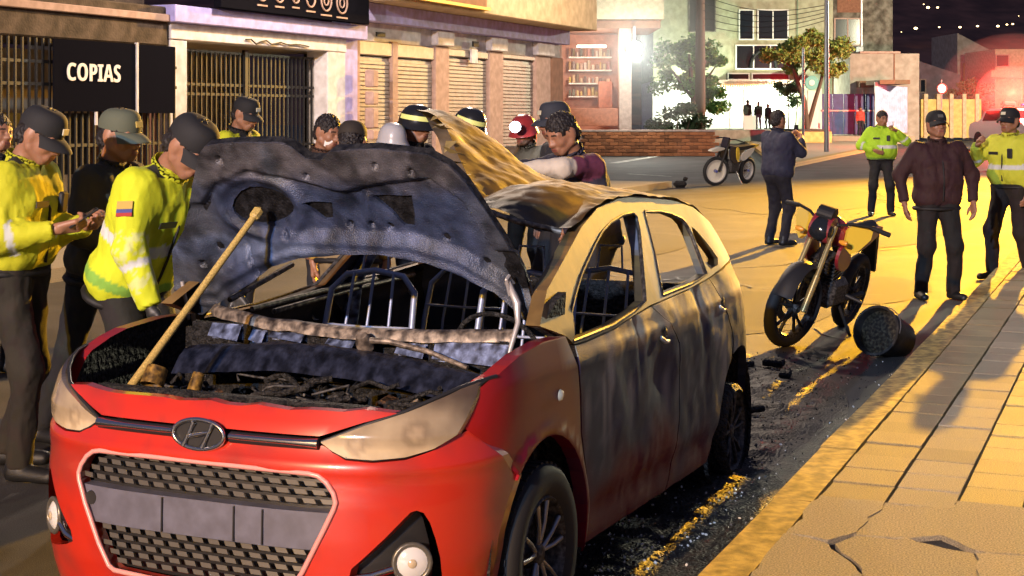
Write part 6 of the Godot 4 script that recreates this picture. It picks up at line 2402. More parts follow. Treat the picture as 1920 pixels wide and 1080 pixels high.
	o.add_child(hn)
	hn.transform = head
	if wear != "helmet":
		part("hair", HAIR, cloth("hair_strands", 0.6), hn)
	if wear == "cap":
		var ck: String = q.get("cap_cloth", "cap_black")
		if not M.has(ck):
			mat(ck, q.get("cap_colour", Color(0.012, 0.012, 0.014)), 0.8, 0, "weave", 14.0)
		part("crown", CAP[0], M[ck], hn)
		part("brim", CAP[1], M[ck], hn)
		var bd := MB.new()
		bd.box(Vector3(0, 0.222, 0.114), Vector3(0.05, 0.03, 0.006), Basis(Vector3.RIGHT, -0.32), 0.002)
		part("badge", bd, M[q.get("badge", "cap_badge")], hn)
	if wear == "helmet":
		var hk: String = q.get("helmet_paint", "helmet_black")
		part("shell", HELMET[0], M[hk], hn)
		part("neck_flap", HELMET[2], M[hk], hn)
		if q.get("stripe", true):
			part("reflective_stripe", HELMET[1], M.hivis_band, hn)
	o.set_meta("joints", [arms, head, P, lean, neck, legs])
	return o


func hivis(extra := Color(0.62, 0.74, 0.02), sleeve_mark := false, black_sides := false) -> Callable:
	return func(w: Vector3, arm: float, along: float) -> Color:
		var c := extra * (0.95 + 0.1 * fold.get_noise_3dv(w * 70.0))
		var silver := Color(0.72, 0.74, 0.70)
		if arm == 0.0:
			if absf(w.y - 0.20) < 0.026 or absf(w.y - 0.07) < 0.0:
				c = silver
			if w.y < 0.02 and w.y > -0.03:
				c = Color(0.25, 0.5, 0.06)
			if w.y > 0.395 and absf(w.x) > 0.07 and absf(w.x) < 0.13 and absf(w.z) < 0.04:
				c = Color(0.03, 0.028, 0.02)
			if black_sides and absf(w.x) < 0.075 and w.y > 0.20:
				c = Color(0.015, 0.015, 0.018)
		else:
			if absf(along - 1.25) < 0.06:
				c = silver
			if sleeve_mark and along > 0.75 and along < 1.8 and fold.get_noise_3dv(w * 260.0) > 0.05 and w.z > -0.02:
				c = c.lerp(silver, 0.35)
		return c


func plain(c: Color, dapple := 0.12) -> Callable:
	return func(w: Vector3, _arm: float, _along: float) -> Color: return c * (1.0 + dapple * fold.get_noise_3dv(w * 90.0))


func phone(at_: Vector3, facing: Vector3, label: String) -> void:
	var z := facing.normalized()
	var x := Vector3.UP.cross(z).normalized()
	var bs := Basis(x, z.cross(x), z)
	var o := thing("phone", label, "phone", at_, bs)
	part("case", bx(Vector3.ZERO, Vector3(0.075, 0.155, 0.009), 0.003), M.black_plastic, o)
	part("screen", bx(Vector3(0, 0, 0.0052), Vector3(0.068, 0.145, 0.001)), M.glass_dark, o)


func hand_place(o: Node3D, side: int) -> Transform3D:
	# world transform at the palm of a hand; y points to the fingertips
	var j: Array = o.get_meta("joints")
	var a: Array = j[0][side]
	var y: Vector3 = (a[2] - a[1]).normalized()
	return o.transform * Transform3D(Basis(Quaternion(Vector3.UP, y)), a[2] + y * 0.09)


func spot_at(px: float, depth: float, y := 0.0) -> Vector3:
	return Vector3((px - 960.0) / 2800.0 * depth, y, -depth)


func people() -> void:
	mat("cap_badge", Color(0.6, 0.55, 0.4), 0.6)
	mat("badge_dark", Color(0.1, 0.1, 0.09), 0.6)
	mat("badge_gold", Color(0.5, 0.38, 0.1), 0.5)
	mat("helmet_black", Color(0.014, 0.014, 0.016), 0.25)
	mat("helmet_red", Color(0.30, 0.03, 0.03), 0.3)
	mat("helmet_grey", Color(0.42, 0.42, 0.44), 0.3)
	mat("hivis_band", Color(0.75, 0.8, 0.25), 0.5)
	figure_templates()
	# three at the near left side of the car
	var a := person("police officer in yellow high visibility jacket and black cap looking down at a phone", {at = spot_at(36, 7.0), yaw = 78.0, h = 1.74, lean = 7.0, nod = 26.0, cell = 0.013, radio = true, jacket = hivis(Color(0.66, 0.66, 0.02)), hem = 0.06, puff = 1.12, wear = "cap", trousers = Color(0.028, 0.022, 0.015), right = Vector3(-0.02, -0.20, 0.28), right_elbow = Vector3(0.4, -1, -0.3), right_palm = Vector3(-0.6, 0.7, 0.0), left = Vector3(-0.06, -0.20, 0.29), left_elbow = Vector3(0.4, -1, -0.3), left_palm = Vector3(-0.6, 0.7, 0), right_hand = "grip", left_hand = "grip", left_foot = Vector3(0.14, 0, -0.12), right_foot = Vector3(-0.14, 0, 0.1), folds = 0.017})
	var hp := hand_place(a, 1)
	phone(hp.origin + Vector3(0.03, 0.035, -0.02), Vector3(-0.45, 0.75, 0.2), "black phone held by the officer at the left edge")
	a = person("man in dark green jacket and grey green cap watching across the bonnet", {at = spot_at(200, 7.7), yaw = 66.0, h = 1.70, lean = 11.0, nod = 6.0, cell = 0.014, jacket = plain(Color(0.052, 0.048, 0.030)), puff = 1.1, wear = "cap", cap_cloth = "cap_green", cap_colour = Color(0.11, 0.125, 0.085), badge = "badge_gold", trousers = Color(0.014, 0.015, 0.017), right = Vector3(0.0, -0.34, 0.30), right_elbow = Vector3(0.6, -0.6, -0.6), left = Vector3(0.0, -0.4, 0.28), right_hand = "grip", left_hand = "grip", right_foot = Vector3(-0.16, 0, -0.28), left_foot = Vector3(0.14, 0, 0.12), head_scale = 1.12})
	a = person("police officer in yellow jacket with a sleeve flag bending over the raised bonnet", {at = spot_at(276, 6.75), yaw = 62.0, h = 1.76, lean = 27.0, nod = 30.0, cell = 0.013, radio = true, jacket = hivis(Color(0.72, 0.80, 0.02), true), puff = 1.14, hem = -0.06, wear = "cap", badge = "badge_gold", trousers = Color(0.02, 0.018, 0.016), right = Vector3(0.05, -0.40, 0.35), right_elbow = Vector3(0.6, -0.1, -0.6), left = Vector3(0.05, -0.34, 0.41), gloves = true, folds = 0.017, head_scale = 1.1})
	var fl := Node3D.new()
	fl.name = "flag_patch"
	a.add_child(fl)
	var j: Array = a.get_meta("joints")
	var ar: Array = j[0][1]
	var mid: Vector3 = ar[0].lerp(ar[1], 0.42)
	var ydir: Vector3 = (ar[0] - ar[1]).normalized()
	var outw: Vector3 = Vector3(-1, 0, 0.25)
	outw = (outw - ydir * outw.dot(ydir)).normalized()
	fl.transform = Transform3D(Basis(ydir.cross(outw), ydir, outw), mid + outw * 0.082)
	for q in [[0.02, 0.035, Color(0.6, 0.42, 0.1)], [-0.006, 0.016, Color(0.08, 0.09, 0.3)], [-0.022, 0.016, Color(0.45, 0.05, 0.04)]]:
		var mb := MB.new()
		mb.col = q[2]
		mb.box(Vector3(0, q[0], 0), Vector3(0.075, q[1], 0.006))
		part("flag_stripe", mb, cloth("patch_cloth"), fl)
	# behind the bonnet
	person("dark haired man at the far left edge half hidden by the officer with the phone", {at = spot_at(-8, 9.6), yaw = 60.0, h = 1.69, cell = 0.024, jacket = plain(Color(0.03, 0.028, 0.03))})
	person("officer in yellow vest over black standing at the barred gate", {at = spot_at(446, 12.6), yaw = 62.0, h = 1.84, nod = 20.0, lean = 4.0, cell = 0.018, radio = true, jacket = hivis(Color(0.64, 0.68, 0.02), false, true), wear = "cap", right = Vector3(0.0, -0.25, 0.32), right_elbow = Vector3(0.4, -1, -0.3), left = Vector3(0.0, -0.25, 0.34), left_elbow = Vector3(0.4, -1, -0.3)})
	a = person("dark haired person with a white face mask behind the bonnet", {at = spot_at(606, 10.6), yaw = 50.0, h = 1.69, nod = 14.0, cell = 0.02, jacket = plain(Color(0.10, 0.05, 0.03))})
	var mk := MB.new()
	var rows: Array = []
	for i in 5:
		var r: Array = []
		for jj in 9:
			var t := lerpf(-1.1, 1.1, jj / 8.0)
			r.append(Vector3(sin(t) * (0.072 - 0.006 * i * 0.3), 0.128 - 0.016 * i, 0.03 + cos(t) * (0.098 - 0.012 * absf(i - 1.2) * 0.5) - 0.01))
		rows.append(r)
	mk.grid(rows)
	part("face_mask", mk, M.print_white, a, a.get_meta("joints")[1])
	person("person with back turned in a tan shirt and khaki trousers seen through the windscreen", {at = spot_at(655, 8.9), yaw = 172.0, h = 1.65, nod = 16.0, lean = 6.0, cell = 0.018, jacket = plain(Color(0.52, 0.32, 0.06)), trousers = Color(0.34, 0.25, 0.13), wear = "cap", cap_cloth = "cap_brown", cap_colour = Color(0.03, 0.022, 0.016), badge = "badge_dark"})
	person("firefighter in a pale grey helmet mostly hidden behind the raised bonnet", {at = spot_at(733, 11.0), yaw = 20.0, h = 1.60, nod = 12.0, cell = 0.022, jacket = plain(Color(0.05, 0.045, 0.035)), wear = "helmet", helmet_paint = "helmet_grey", stripe = false})
	person("firefighter in a black striped helmet left of the peeled roof", {at = spot_at(774, 11.2), yaw = 58.0, h = 1.73, nod = 8.0, cell = 0.02, jacket = plain(Color(0.035, 0.03, 0.026)), wear = "helmet"})
	person("firefighter in a black striped helmet right of the roof's torn tip", {at = spot_at(868, 11.9), yaw = 62.0, h = 1.72, nod = 18.0, cell = 0.02, jacket = plain(Color(0.035, 0.03, 0.026)), wear = "helmet"})
	a = person("rescuer in a red helmet and tan jacket holding a bright torch", {at = spot_at(990, 13.4), yaw = -28.0, h = 1.67, nod = 14.0, lean = 8.0, cell = 0.018, jacket = plain(Color(0.13, 0.085, 0.05)), wear = "helmet", helmet_paint = "helmet_red", stripe = false, right = Vector3(0.05, -0.02, 0.34), right_elbow = Vector3(0.6, -1, 0), right_hand = "grip", left = Vector3(0, -0.34, 0.3)})
	var tp := at(966, 238, 13.05)
	var t := thing("torch", "glaring white torch in the raised hand of the red helmeted rescuer", "torch", tp)
	var tm := MB.new()
	tm.lathe([Vector2(0, -0.12), Vector2(0.014, -0.12), Vector2(0.016, -0.02), Vector2(0.05, 0.0)], Transform3D(Basis(Vector3.RIGHT, PI / 2), Vector3.ZERO), 14)
	part("barrel", tm, M.black_plastic, t)
	glow("torch_glow", Color(0.9, 0.96, 1.0), 30.0)
	tm = MB.new()
	tm.lathe([Vector2(0, 0.02), Vector2(0.03, 0.015), Vector2(0.048, 0.001)], Transform3D(Basis(Vector3.RIGHT, PI / 2), Vector3.ZERO), 14)
	part("lens", tm, M.torch_glow, t)
	omni(tp + Vector3(0, 0, 0.05), Color(0.9, 0.96, 1.0), 0.5, 0.03, "torch_light")
	person("officer in a dark peaked cap looking down to the left behind the roof", {at = spot_at(1050, 11.6), yaw = -66.0, h = 1.75, nod = 10.0, cell = 0.018, jacket = plain(Color(0.03, 0.03, 0.035)), wear = "cap", cap_cloth = "cap_navy", cap_colour = Color(0.035, 0.04, 0.055), head_scale = 1.18, skin = Color(0.34, 0.2, 0.13)})
	a = person("black haired man leaning over the roof with one white sleeve", {at = spot_at(1095, 9.5), yaw = -52.0, h = 1.74, lean = 22.0, nod = 16.0, cell = 0.016, jacket = func(w: Vector3, arm: float, along: float) -> Color:
		if arm > 0.0:
			return Color(0.68, 0.6, 0.5) if along > 0.75 else Color(0.14, 0.03, 0.07)
		return Color(0.03, 0.028, 0.05) * (1.0 + 0.2 * fold.get_noise_3dv(w * 80.0)), left = Vector3(-0.12, 0.17, 0.47), left_elbow = Vector3(1, 0.1, 0.2), right = Vector3(0.0, 0.05, 0.42), right_elbow = Vector3(1, 0, -0.2), head_scale = 1.08})
	# out on the road
	a = person("man in navy jacket and trousers seen from behind taking a picture with a phone", {at = spot_at(1458, 19.2), yaw = 128.0, h = 1.74, cell = 0.016, jacket = plain(Color(0.022, 0.024, 0.055)), trousers = Color(0.014, 0.014, 0.026), puff = 1.06, left = Vector3(-0.06, 0.0, 0.36), left_elbow = Vector3(0.5, -1, 0.2), right = Vector3(-0.08, -0.03, 0.36), right_elbow = Vector3(0.5, -1, 0.2), left_hand = "grip", right_hand = "grip", belly = 0.02, belt = false})
	hp = hand_place(a, 0)
	phone(hp.origin + Vector3(0.03, 0.03, -0.03), Vector3(-0.8, 0, 0.6), "dark phone raised by the man in navy")
	a = person("police officer in yellow green jacket on the phone in the road", {at = spot_at(1652, 24.8), yaw = -8.0, h = 1.75, cell = 0.018, radio = true, jacket = hivis(Color(0.46, 0.78, 0.03)), puff = 1.14, hem = 0.04, belly = 0.03, trousers = Color(0.016, 0.015, 0.018), left = Vector3(0.05, 0.02, 0.20), left_elbow = Vector3(1, -0.8, 0.1), left_hand = "grip", right = Vector3(-0.04, -0.30, 0.2), right_elbow = Vector3(1, -0.2, -0.4), nod = 8.0, head_yaw = 24.0, left_foot = Vector3(0.16, 0, 0), right_foot = Vector3(-0.16, 0, 0.03)})
	hp = hand_place(a, 0)
	phone(hp.origin + Vector3(0, 0.02, 0.0), Vector3(0.9, 0, 0.3), "phone held to the ear of the officer in the road")
	person("man in black cap, dark maroon shirt and black trousers standing by the kerb", {at = spot_at(1757, 13.6), yaw = 6.0, h = 1.71, cell = 0.014, jacket = plain(Color(0.040, 0.012, 0.014), 0.25), trousers = Color(0.014, 0.012, 0.012), wide = 1.14, belly = 0.015, hem = -0.05, wear = "cap", left = Vector3(0.13, -0.49, 0.06), right = Vector3(0.13, -0.49, 0.06), left_elbow = Vector3(1, -0.2, -0.6), right_elbow = Vector3(1, -0.2, -0.6), left_foot = Vector3(0.14, 0, 0.05), right_foot = Vector3(-0.14, 0, -0.02), nod = -8.0, badge = "badge_dark", baggy = 1.05})
	a = person("police officer in yellow jacket at the right edge with a raised hand", {at = spot_at(1894, 15.2, 0.0), yaw = -52.0, h = 1.75, cell = 0.015, radio = true, jacket = hivis(Color(0.68, 0.72, 0.05)), puff = 1.12, hem = 0.05, trousers = Color(0.022, 0.014, 0.012), right = Vector3(0.02, -0.02, 0.27), right_elbow = Vector3(0.8, -0.9, 0.5), right_hand = "grip", left = Vector3(0.08, -0.48, 0.08), left_foot = Vector3(0.15, 0, -0.1), right_foot = Vector3(-0.15, 0, 0.1), wear = "cap", skin = Color(0.34, 0.17, 0.12)})
	# small figures in the distance
	person("person in a red vest standing before the blue gate", {at = spot_at(1613, 87.0, 0.45), yaw = 10.0, h = 1.7, cell = 0.035, jacket = plain(Color(0.62, 0.06, 0.04)), trousers = Color(0.02, 0.02, 0.03)})
	person("taller dark figure behind the white notice board", {at = spot_at(1402, 92.0, 0.8), yaw = 20.0, h = 1.78, cell = 0.035, jacket = plain(Color(0.03, 0.05, 0.04)), wear = "cap"})
	person("dark figure in pale jeans in front of the bright wall", {at = spot_at(1422, 92.0, 0.8), yaw = -20.0, h = 1.68, cell = 0.035, jacket = plain(Color(0.03, 0.05, 0.04)), trousers = Color(0.16, 0.18, 0.26)})
	person("small dark figure beside the navy jacketed man's head", {at = spot_at(1440, 92.0, 0.8), yaw = -40.0, h = 1.55, cell = 0.035, jacket = plain(Color(0.02, 0.02, 0.025))})


func wheel_spokes(o: Node3D, called: String, at_: Vector3, ax: Vector3, R: float, width: float, style: int) -> void:
	# ax: axle direction; style 0 wire spokes, 1 cast spokes
	var w := Node3D.new()
	w.name = called
	o.add_child(w, true)
	var x := ax.cross(Vector3.UP).normalized()
	w.transform = Transform3D(Basis(x, ax.normalized(), x.cross(ax.normalized())), at_)
	var r := R - width * 0.5
	var m := MB.new()
	var ring: Array = []
	for i in 36:
		ring.append(Vector3(cos(TAU * i / 36) * r, 0, sin(TAU * i / 36) * r))
	m.tube(ring, width * 0.5, 10, false, true)
	for i in (40 if style == 0 else 0):
		var a := TAU * i / 40
		m.box(Vector3(cos(a) * (R - 0.002), 0, sin(a) * (R - 0.002)), Vector3(0.012, width * 0.6, 0.016), Basis(Vector3.UP, -a))
	part("tyre", m, M.tyre, w)
	m = MB.new()
	var ri := R - width
	m.lathe([Vector2(ri + 0.012, -width * 0.32), Vector2(ri - 0.008, -width * 0.3), Vector2(ri - 0.016, 0), Vector2(ri - 0.008, width * 0.3), Vector2(ri + 0.012, width * 0.32)], Transform3D.IDENTITY, 36)
	part("rim", m, M.scorched_alloy if style == 1 else M.wheel_pale, w)
	m = MB.new()
	m.lathe([Vector2(0, 0.05), Vector2(0.03, 0.05), Vector2(0.035, 0.03), Vector2(0.025, 0), Vector2(0.035, -0.03), Vector2(0.03, -0.05), Vector2(0, -0.05)], Transform3D.IDENTITY, 16)
	part("hub", m, M.scorched_alloy if style == 1 else M.hub_blue, w)
	m = MB.new()
	m.lathe([Vector2(0.065, 0.046), Vector2(0.125, 0.046), Vector2(0.125, 0.050), Vector2(0.065, 0.050), Vector2(0.065, 0.046)], Transform3D.IDENTITY, 28)
	part("brake_disc", m, M.metal_grey, w)
	if style == 1:
		for i in 5:
			var a := TAU * i / 5 + 0.3
			m = MB.new()
			for k in [-1.0, 1.0]:
				m.tube([Vector3(cos(a) * 0.03, 0, sin(a) * 0.03), Vector3(cos(a + 0.16 * k) * ri * 0.6, 0, sin(a + 0.16 * k) * ri * 0.6), Vector3(cos(a + 0.2 * k) * ri, 0, sin(a + 0.2 * k) * ri)], [0.016, 0.011, 0.015], 6)
			part("spoke", m, M.black_plastic, w)
	else:
		m = MB.new()
		for i in 28:
			var a := TAU * i / 28
			var s := 1.0 if i % 2 else -1.0
			m.tube([Vector3(cos(a) * 0.03, 0.035 * s, sin(a) * 0.03), Vector3(cos(a + 0.25 * s) * ri, 0, sin(a + 0.25 * s) * ri)], 0.003, 4)
		stuff(part("spokes", m, M.wheel_pale, w))


func motorcycles() -> void:
	mat("wheel_pale", Color(0.62, 0.6, 0.56), 0.35, 0.4)
	mat("hub_blue", Color(0.10, 0.12, 0.42), 0.4, 0.3)
	mat("tank_maroon", Color(0.2, 0.012, 0.022), 0.22)
	M.tank_maroon.clearcoat_enabled = true
	M.tank_maroon.clearcoat = 0.8
	mat("tank_dark", Color(0.02, 0.02, 0.03), 0.25)
	mat("panel_yellow", Color(0.75, 0.52, 0.05), 0.4)
	mat("panel_white", Color(0.65, 0.62, 0.52), 0.4)
	mat("fork_gold", Color(0.6, 0.48, 0.22), 0.25, 0.8)
	mat("seat_black", Color(0.018, 0.018, 0.02), 0.6, 0, "grain", 8.0)
	mat("indicator", Color(0.7, 0.3, 0.03), 0.25)
	# --- street bike near the car; local x forward, y up, z right
	var F := spot_at(1466, 10.8)
	var R := F + Vector3(0.66, 0, -1.08)
	var fwd := (F - R).normalized()
	var base := (F + R) / 2
	var right := fwd.cross(Vector3.UP)
	var lean := Basis(fwd, -0.27)
	var o := thing("street_motorcycle", "dark red street motorcycle on its side stand behind the burned car", "motorcycle", base, lean * Basis(fwd, Vector3.UP, right))
	wheel_spokes(o, "front_wheel", Vector3(0.62, 0.305, 0), Vector3(-0.28, 0, 1), 0.305, 0.085, 1)
	wheel_spokes(o, "rear_wheel", Vector3(-0.66, 0.30, 0), Vector3(0, 0, 1), 0.305, 0.10, 1)
	for s in [-1.0, 1.0]:
		var m := MB.new()
		var ax2: Vector3 = Vector3(-0.28, 0, 1).normalized() * 0.088 * s
		m.tube([Vector3(0.62, 0.30, 0) + ax2, Vector3(0.52, 0.56, 0) + ax2], [0.026, 0.026], 10)
		m.tube([Vector3(0.52, 0.56, 0) + ax2, Vector3(0.37, 0.92, 0) + ax2 * 0.9], [0.019, 0.019], 10)
		part("fork_leg", m, M.fork_gold, o)
	var m := MB.new()
	var rows: Array = []
	for i in 9:
		var r: Array = []
		var a := lerpf(0.35, 2.3, i / 8.0)
		for j in 7:
			var t := lerpf(-1.0, 1.0, j / 6.0)
			r.append(Vector3(0.62 + cos(a) * (0.345 - 0.03 * t * t), 0.305 + sin(a) * (0.345 - 0.03 * t * t), 0.075 * t))
		rows.append(r)
	m.grid(rows)
	part("front_mudguard", m, M.seat_black, o)
	m = MB.new()
	m.tube([Vector3(0.36, 0.93, -0.09), Vector3(0.31, 0.96, -0.16), Vector3(0.25, 0.97, -0.27), Vector3(0.17, 0.95, -0.39)], 0.012, 8)
	m.tube([Vector3(0.36, 0.93, 0.09), Vector3(0.31, 0.96, 0.16), Vector3(0.25, 0.97, 0.27), Vector3(0.17, 0.95, 0.39)], 0.012, 8)
	m.tube([Vector3(0.36, 0.93, -0.09), Vector3(0.37, 0.95, 0.09)], 0.014, 8)
	part("handlebar", m, M.iron, o)
	for s in [-1.0, 1.0]:
		m = MB.new()
		m.tube([Vector3(0.23, 0.965, 0.29 * s), Vector3(0.16, 0.945, 0.41 * s)], 0.018, 8)
		part("grip", m, M.seat_black, o)
		m = MB.new()
		m.lathe([Vector2(0, 0.035), Vector2(0.018, 0.03), Vector2(0.022, 0), Vector2(0.012, -0.03)], Transform3D(Basis(Vector3.RIGHT, PI / 2 * s), Vector3(0.42, 0.83, 0.17 * s)), 12)
		part("indicator", m, M.indicator, o)
	m = MB.new()
	m.lathe([Vector2(0, 0.08), Vector2(0.05, 0.075), Vector2(0.085, 0.05), Vector2(0.09, 0.0), Vector2(0.06, -0.07)], Transform3D(Basis(Vector3(0, 0, 1), -1.25).scaled(Vector3.ONE), Vector3(0.46, 0.88, 0)), 20)
	part("headlight", m, M.glass_dark, o)
	m = MB.new()
	m.prism(smooth_poly(pv([0.34, 0.95, 0.45, 1.0, 0.53, 0.92, 0.52, 0.82, 0.44, 0.78, 0.36, 0.84])), 0.15, Transform3D(Basis.IDENTITY, Vector3(0, 0, -0.075)))
	part("headlight_cowl", m, M.tank_maroon, o)
	m = MB.new()
	m.prism(smooth_poly(pv([0.33, 0.96, 0.39, 1.07, 0.50, 1.02, 0.47, 0.94])), 0.12, Transform3D(Basis.IDENTITY, Vector3(0, 0, -0.06)))
	part("fly_screen", m, M.seat_black, o)
	# tank, shrouds, seat, tail
	var f := field()
	f.k = 0.05
	f.cap(Vector3(0.22, 0.86, 0), Vector3(-0.10, 0.80, 0), 0.115, 0.075)
	f.cap(Vector3(0.20, 0.83, 0.07), Vector3(0.02, 0.80, 0.05), 0.075, 0.06)
	f.cap(Vector3(0.20, 0.83, -0.07), Vector3(0.02, 0.80, -0.05), 0.075, 0.06)
	m = MB.new()
	f.net(m, 0.014)
	part("tank", m, M.tank_maroon, o)
	for s in [-1.0, 1.0]:
		m = MB.new()
		var poly := smooth_poly(pv([-0.13, 0.10, 0.02, 0.13, 0.10, 0.08, 0.07, -0.07, -0.02, -0.12]), 1)
		m.prism(poly, 0.03, Transform3D(Basis(Vector3.UP, 0.85 * s) * Basis(Vector3.BACK, 0.15), Vector3(0.24, 0.84, 0.205 * s)))
		part("tank_shroud", m, M.panel_yellow, o)
		m = MB.new()
		m.prism(smooth_poly(pv([0.05, 0.72, 0.30, 0.80, 0.34, 0.66, 0.18, 0.56, 0.0, 0.60])), 0.025, Transform3D(Basis.IDENTITY, Vector3(0, 0, 0.125 * s - 0.012)))
		part("side_cover", m, M.tank_maroon, o)
		m = MB.new()
		m.tube([Vector3(-0.12, 0.36, 0.1 * s), Vector3(-0.14, 0.34, 0.26 * s)], 0.014, 7)
		part("foot_peg", m, M.seat_black, o)
	m = MB.new()
	rows = []
	for i in 10:
		var r: Array = []
		var x := lerpf(0.0, -0.72, i / 9.0)
		for j in 9:
			var t := lerpf(-1.0, 1.0, j / 8.0)
			r.append(Vector3(x, 0.80 + 0.05 * sstep(-0.25, -0.5, x) + 0.03 * (1.0 - t * t) - 0.02 * absf(t), 0.12 * t * (1.0 - 0.35 * i / 9.0)))
		rows.append(r)
	m.grid(rows)
	part("seat", m, M.seat_black, o)
	m = MB.new()
	m.prism(smooth_poly(pv([-0.15, 0.80, -0.72, 0.86, -0.80, 0.82, -0.5, 0.70, -0.2, 0.66])), 0.17, Transform3D(Basis.IDENTITY, Vector3(0, 0, -0.085)))
	part("tail", m, M.tank_maroon, o)
	m = MB.new()
	m.tube([Vector3(0.34, 0.85, 0), Vector3(0.25, 0.6, 0), Vector3(0.18, 0.33, 0), Vector3(-0.2, 0.28, 0), Vector3(-0.25, 0.55, 0), Vector3(0.1, 0.75, 0), Vector3(0.34, 0.85, 0)], 0.025, 8)
	part("frame_tube", m, M.iron, o)
	m = MB.new()
	m.box(Vector3(0.02, 0.38, 0), Vector3(0.34, 0.22, 0.26), Basis.IDENTITY, 0.04)
	m.tube([Vector3(0.08, 0.48, 0), Vector3(0.14, 0.66, 0)], [0.085, 0.075], 14)
	for i in 6:
		m.box(Vector3(0.09 + i * 0.012, 0.5 + i * 0.03, 0), Vector3(0.2, 0.007, 0.2), Basis(Vector3(0, 0, 1), -0.3))
	part("engine", m, M.scorched_alloy, o)
	m = MB.new()
	m.tube([Vector3(0.2, 0.55, 0.05), Vector3(0.27, 0.4, 0.08), Vector3(0.15, 0.24, 0.11), Vector3(-0.2, 0.26, 0.13), Vector3(-0.75, 0.42, 0.15)], [0.02, 0.02, 0.022, 0.035, 0.045], 9)
	part("exhaust", m, M.scorched_alloy, o)
	m = MB.new()
	m.tube([Vector3(-0.15, 0.3, 0.09), Vector3(-0.66, 0.30, 0.09)], 0.022, 7)
	m.tube([Vector3(-0.15, 0.3, -0.09), Vector3(-0.66, 0.30, -0.09)], 0.022, 7)
	part("swing_arm", m, M.iron, o)
	m = MB.new()
	m.tube([Vector3(-0.05, 0.28, -0.12), Vector3(-0.14, 0.06, -0.24), Vector3(-0.12, 0.045, -0.26)], 0.013, 7)
	part("side_stand", m, M.iron, o)
	m = MB.new()
	m.prism(pv([-0.80, 0.78, -0.98, 0.45, -0.95, 0.44, -0.72, 0.78]), 0.12, Transform3D(Basis.IDENTITY, Vector3(0, 0, -0.06)))
	part("rear_mudguard", m, M.seat_black, o)
	# --- trail bike by the far kerb, seen from its left side pointing left
	F = spot_at(1327, 35.2)
	R = spot_at(1408, 36.6)
	fwd = (F - R).normalized()
	o = thing("trail_motorcycle", "white and yellow trail motorcycle with wire wheels parked across the road", "motorcycle", (F + R) / 2, Basis(fwd, -0.12) * Basis(fwd, Vector3.UP, fwd.cross(Vector3.UP)))
	wheel_spokes(o, "front_wheel", Vector3(0.66, 0.345, 0), Vector3(-0.45, 0, 1), 0.345, 0.085, 0)
	wheel_spokes(o, "rear_wheel", Vector3(-0.70, 0.33, 0), Vector3(0, 0, 1), 0.325, 0.11, 0)
	m = MB.new()
	m.lathe([Vector2(0.05, 0.02), Vector2(0.255, 0.02)], Transform3D(o.get_node("front_wheel").transform.basis, Vector3(0.66, 0.345, 0)), 28)
	part("wheel_cover", m, M.panel_white, o)
	for s in [-1.0, 1.0]:
		m = MB.new()
		m.tube([Vector3(0.66, 0.345, 0.085 * s), Vector3(0.36, 1.0, 0.085 * s)], [0.03, 0.024], 8)
		part("fork_leg", m, M.iron, o)
		m = MB.new()
		m.prism(smooth_poly(pv([0.38, 0.95, 0.10, 0.9, -0.02, 0.6, 0.14, 0.52, 0.34, 0.66])), 0.03, Transform3D(Basis.IDENTITY, Vector3(0, 0, 0.14 * s - 0.015)))
		part("radiator_shroud", m, M.tank_dark, o)
		m = MB.new()
		m.prism(smooth_poly(pv([0.14, 0.93, 0.0, 0.92, -0.06, 0.62, 0.06, 0.60])), 0.02, Transform3D(Basis.IDENTITY, Vector3(0, 0, 0.165 * s - 0.01)))
		part("shroud_panel", m, M.panel_yellow, o)
		m = MB.new()
		m.prism(smooth_poly(pv([-0.2, 0.8, -0.75, 0.92, -0.72, 0.80, -0.35, 0.58, -0.18, 0.6])), 0.02, Transform3D(Basis.IDENTITY, Vector3(0, 0, 0.12 * s - 0.01)))
		part("side_panel", m, M.panel_white, o)
	m = MB.new()
	m.prism(smooth_poly(pv([1.02, 0.80, 0.95, 0.88, 0.5, 0.93, 0.42, 0.86])), 0.12, Transform3D(Basis.IDENTITY, Vector3(0, 0, -0.06)))
	part("front_mudguard", m, M.panel_white, o)
	m = MB.new()
	m.prism(smooth_poly(pv([0.44, 0.88, 0.38, 1.14, 0.30, 1.16, 0.32, 0.9])), 0.18, Transform3D(Basis.IDENTITY, Vector3(0, 0, -0.09)))
	part("number_plate_cowl", m, M.tank_dark, o)
	m = MB.new()
	m.prism(smooth_poly(pv([0.12, 0.94, -0.2, 0.92, -0.75, 0.97, -0.85, 0.93, -0.3, 0.84, 0.1, 0.84])), 0.2, Transform3D(Basis.IDENTITY, Vector3(0, 0, -0.1)))
	part("seat", m, M.seat_black, o)
	m = MB.new()
	m.tube([Vector3(0.18, 1.08, -0.4), Vector3(0.26, 1.12, -0.2), Vector3(0.3, 1.1, 0), Vector3(0.26, 1.12, 0.2), Vector3(0.18, 1.08, 0.4)], 0.014, 7)
	part("handlebar", m, M.iron, o)
	m = MB.new()
	m.box(Vector3(0.02, 0.45, 0), Vector3(0.42, 0.34, 0.24), Basis.IDENTITY, 0.05)
	part("engine", m, M.scorched_alloy, o)
	m = MB.new()
	m.tube([Vector3(0.3, 1.0, 0), Vector3(0.22, 0.4, 0), Vector3(-0.2, 0.3, 0), Vector3(-0.7, 0.33, 0)], 0.03, 7)
	m.tube([Vector3(0.0, 0.85, 0), Vector3(-0.7, 0.85, 0), Vector3(-0.2, 0.4, 0)], 0.02, 7)
	part("frame_tube", m, M.iron, o)
	m = MB.new()
	m.tube([Vector3(-0.05, 0.35, -0.1), Vector3(-0.1, 0.04, -0.28)], 0.014, 6)
	part("side_stand", m, M.metal_grey, o)
	m = MB.new()
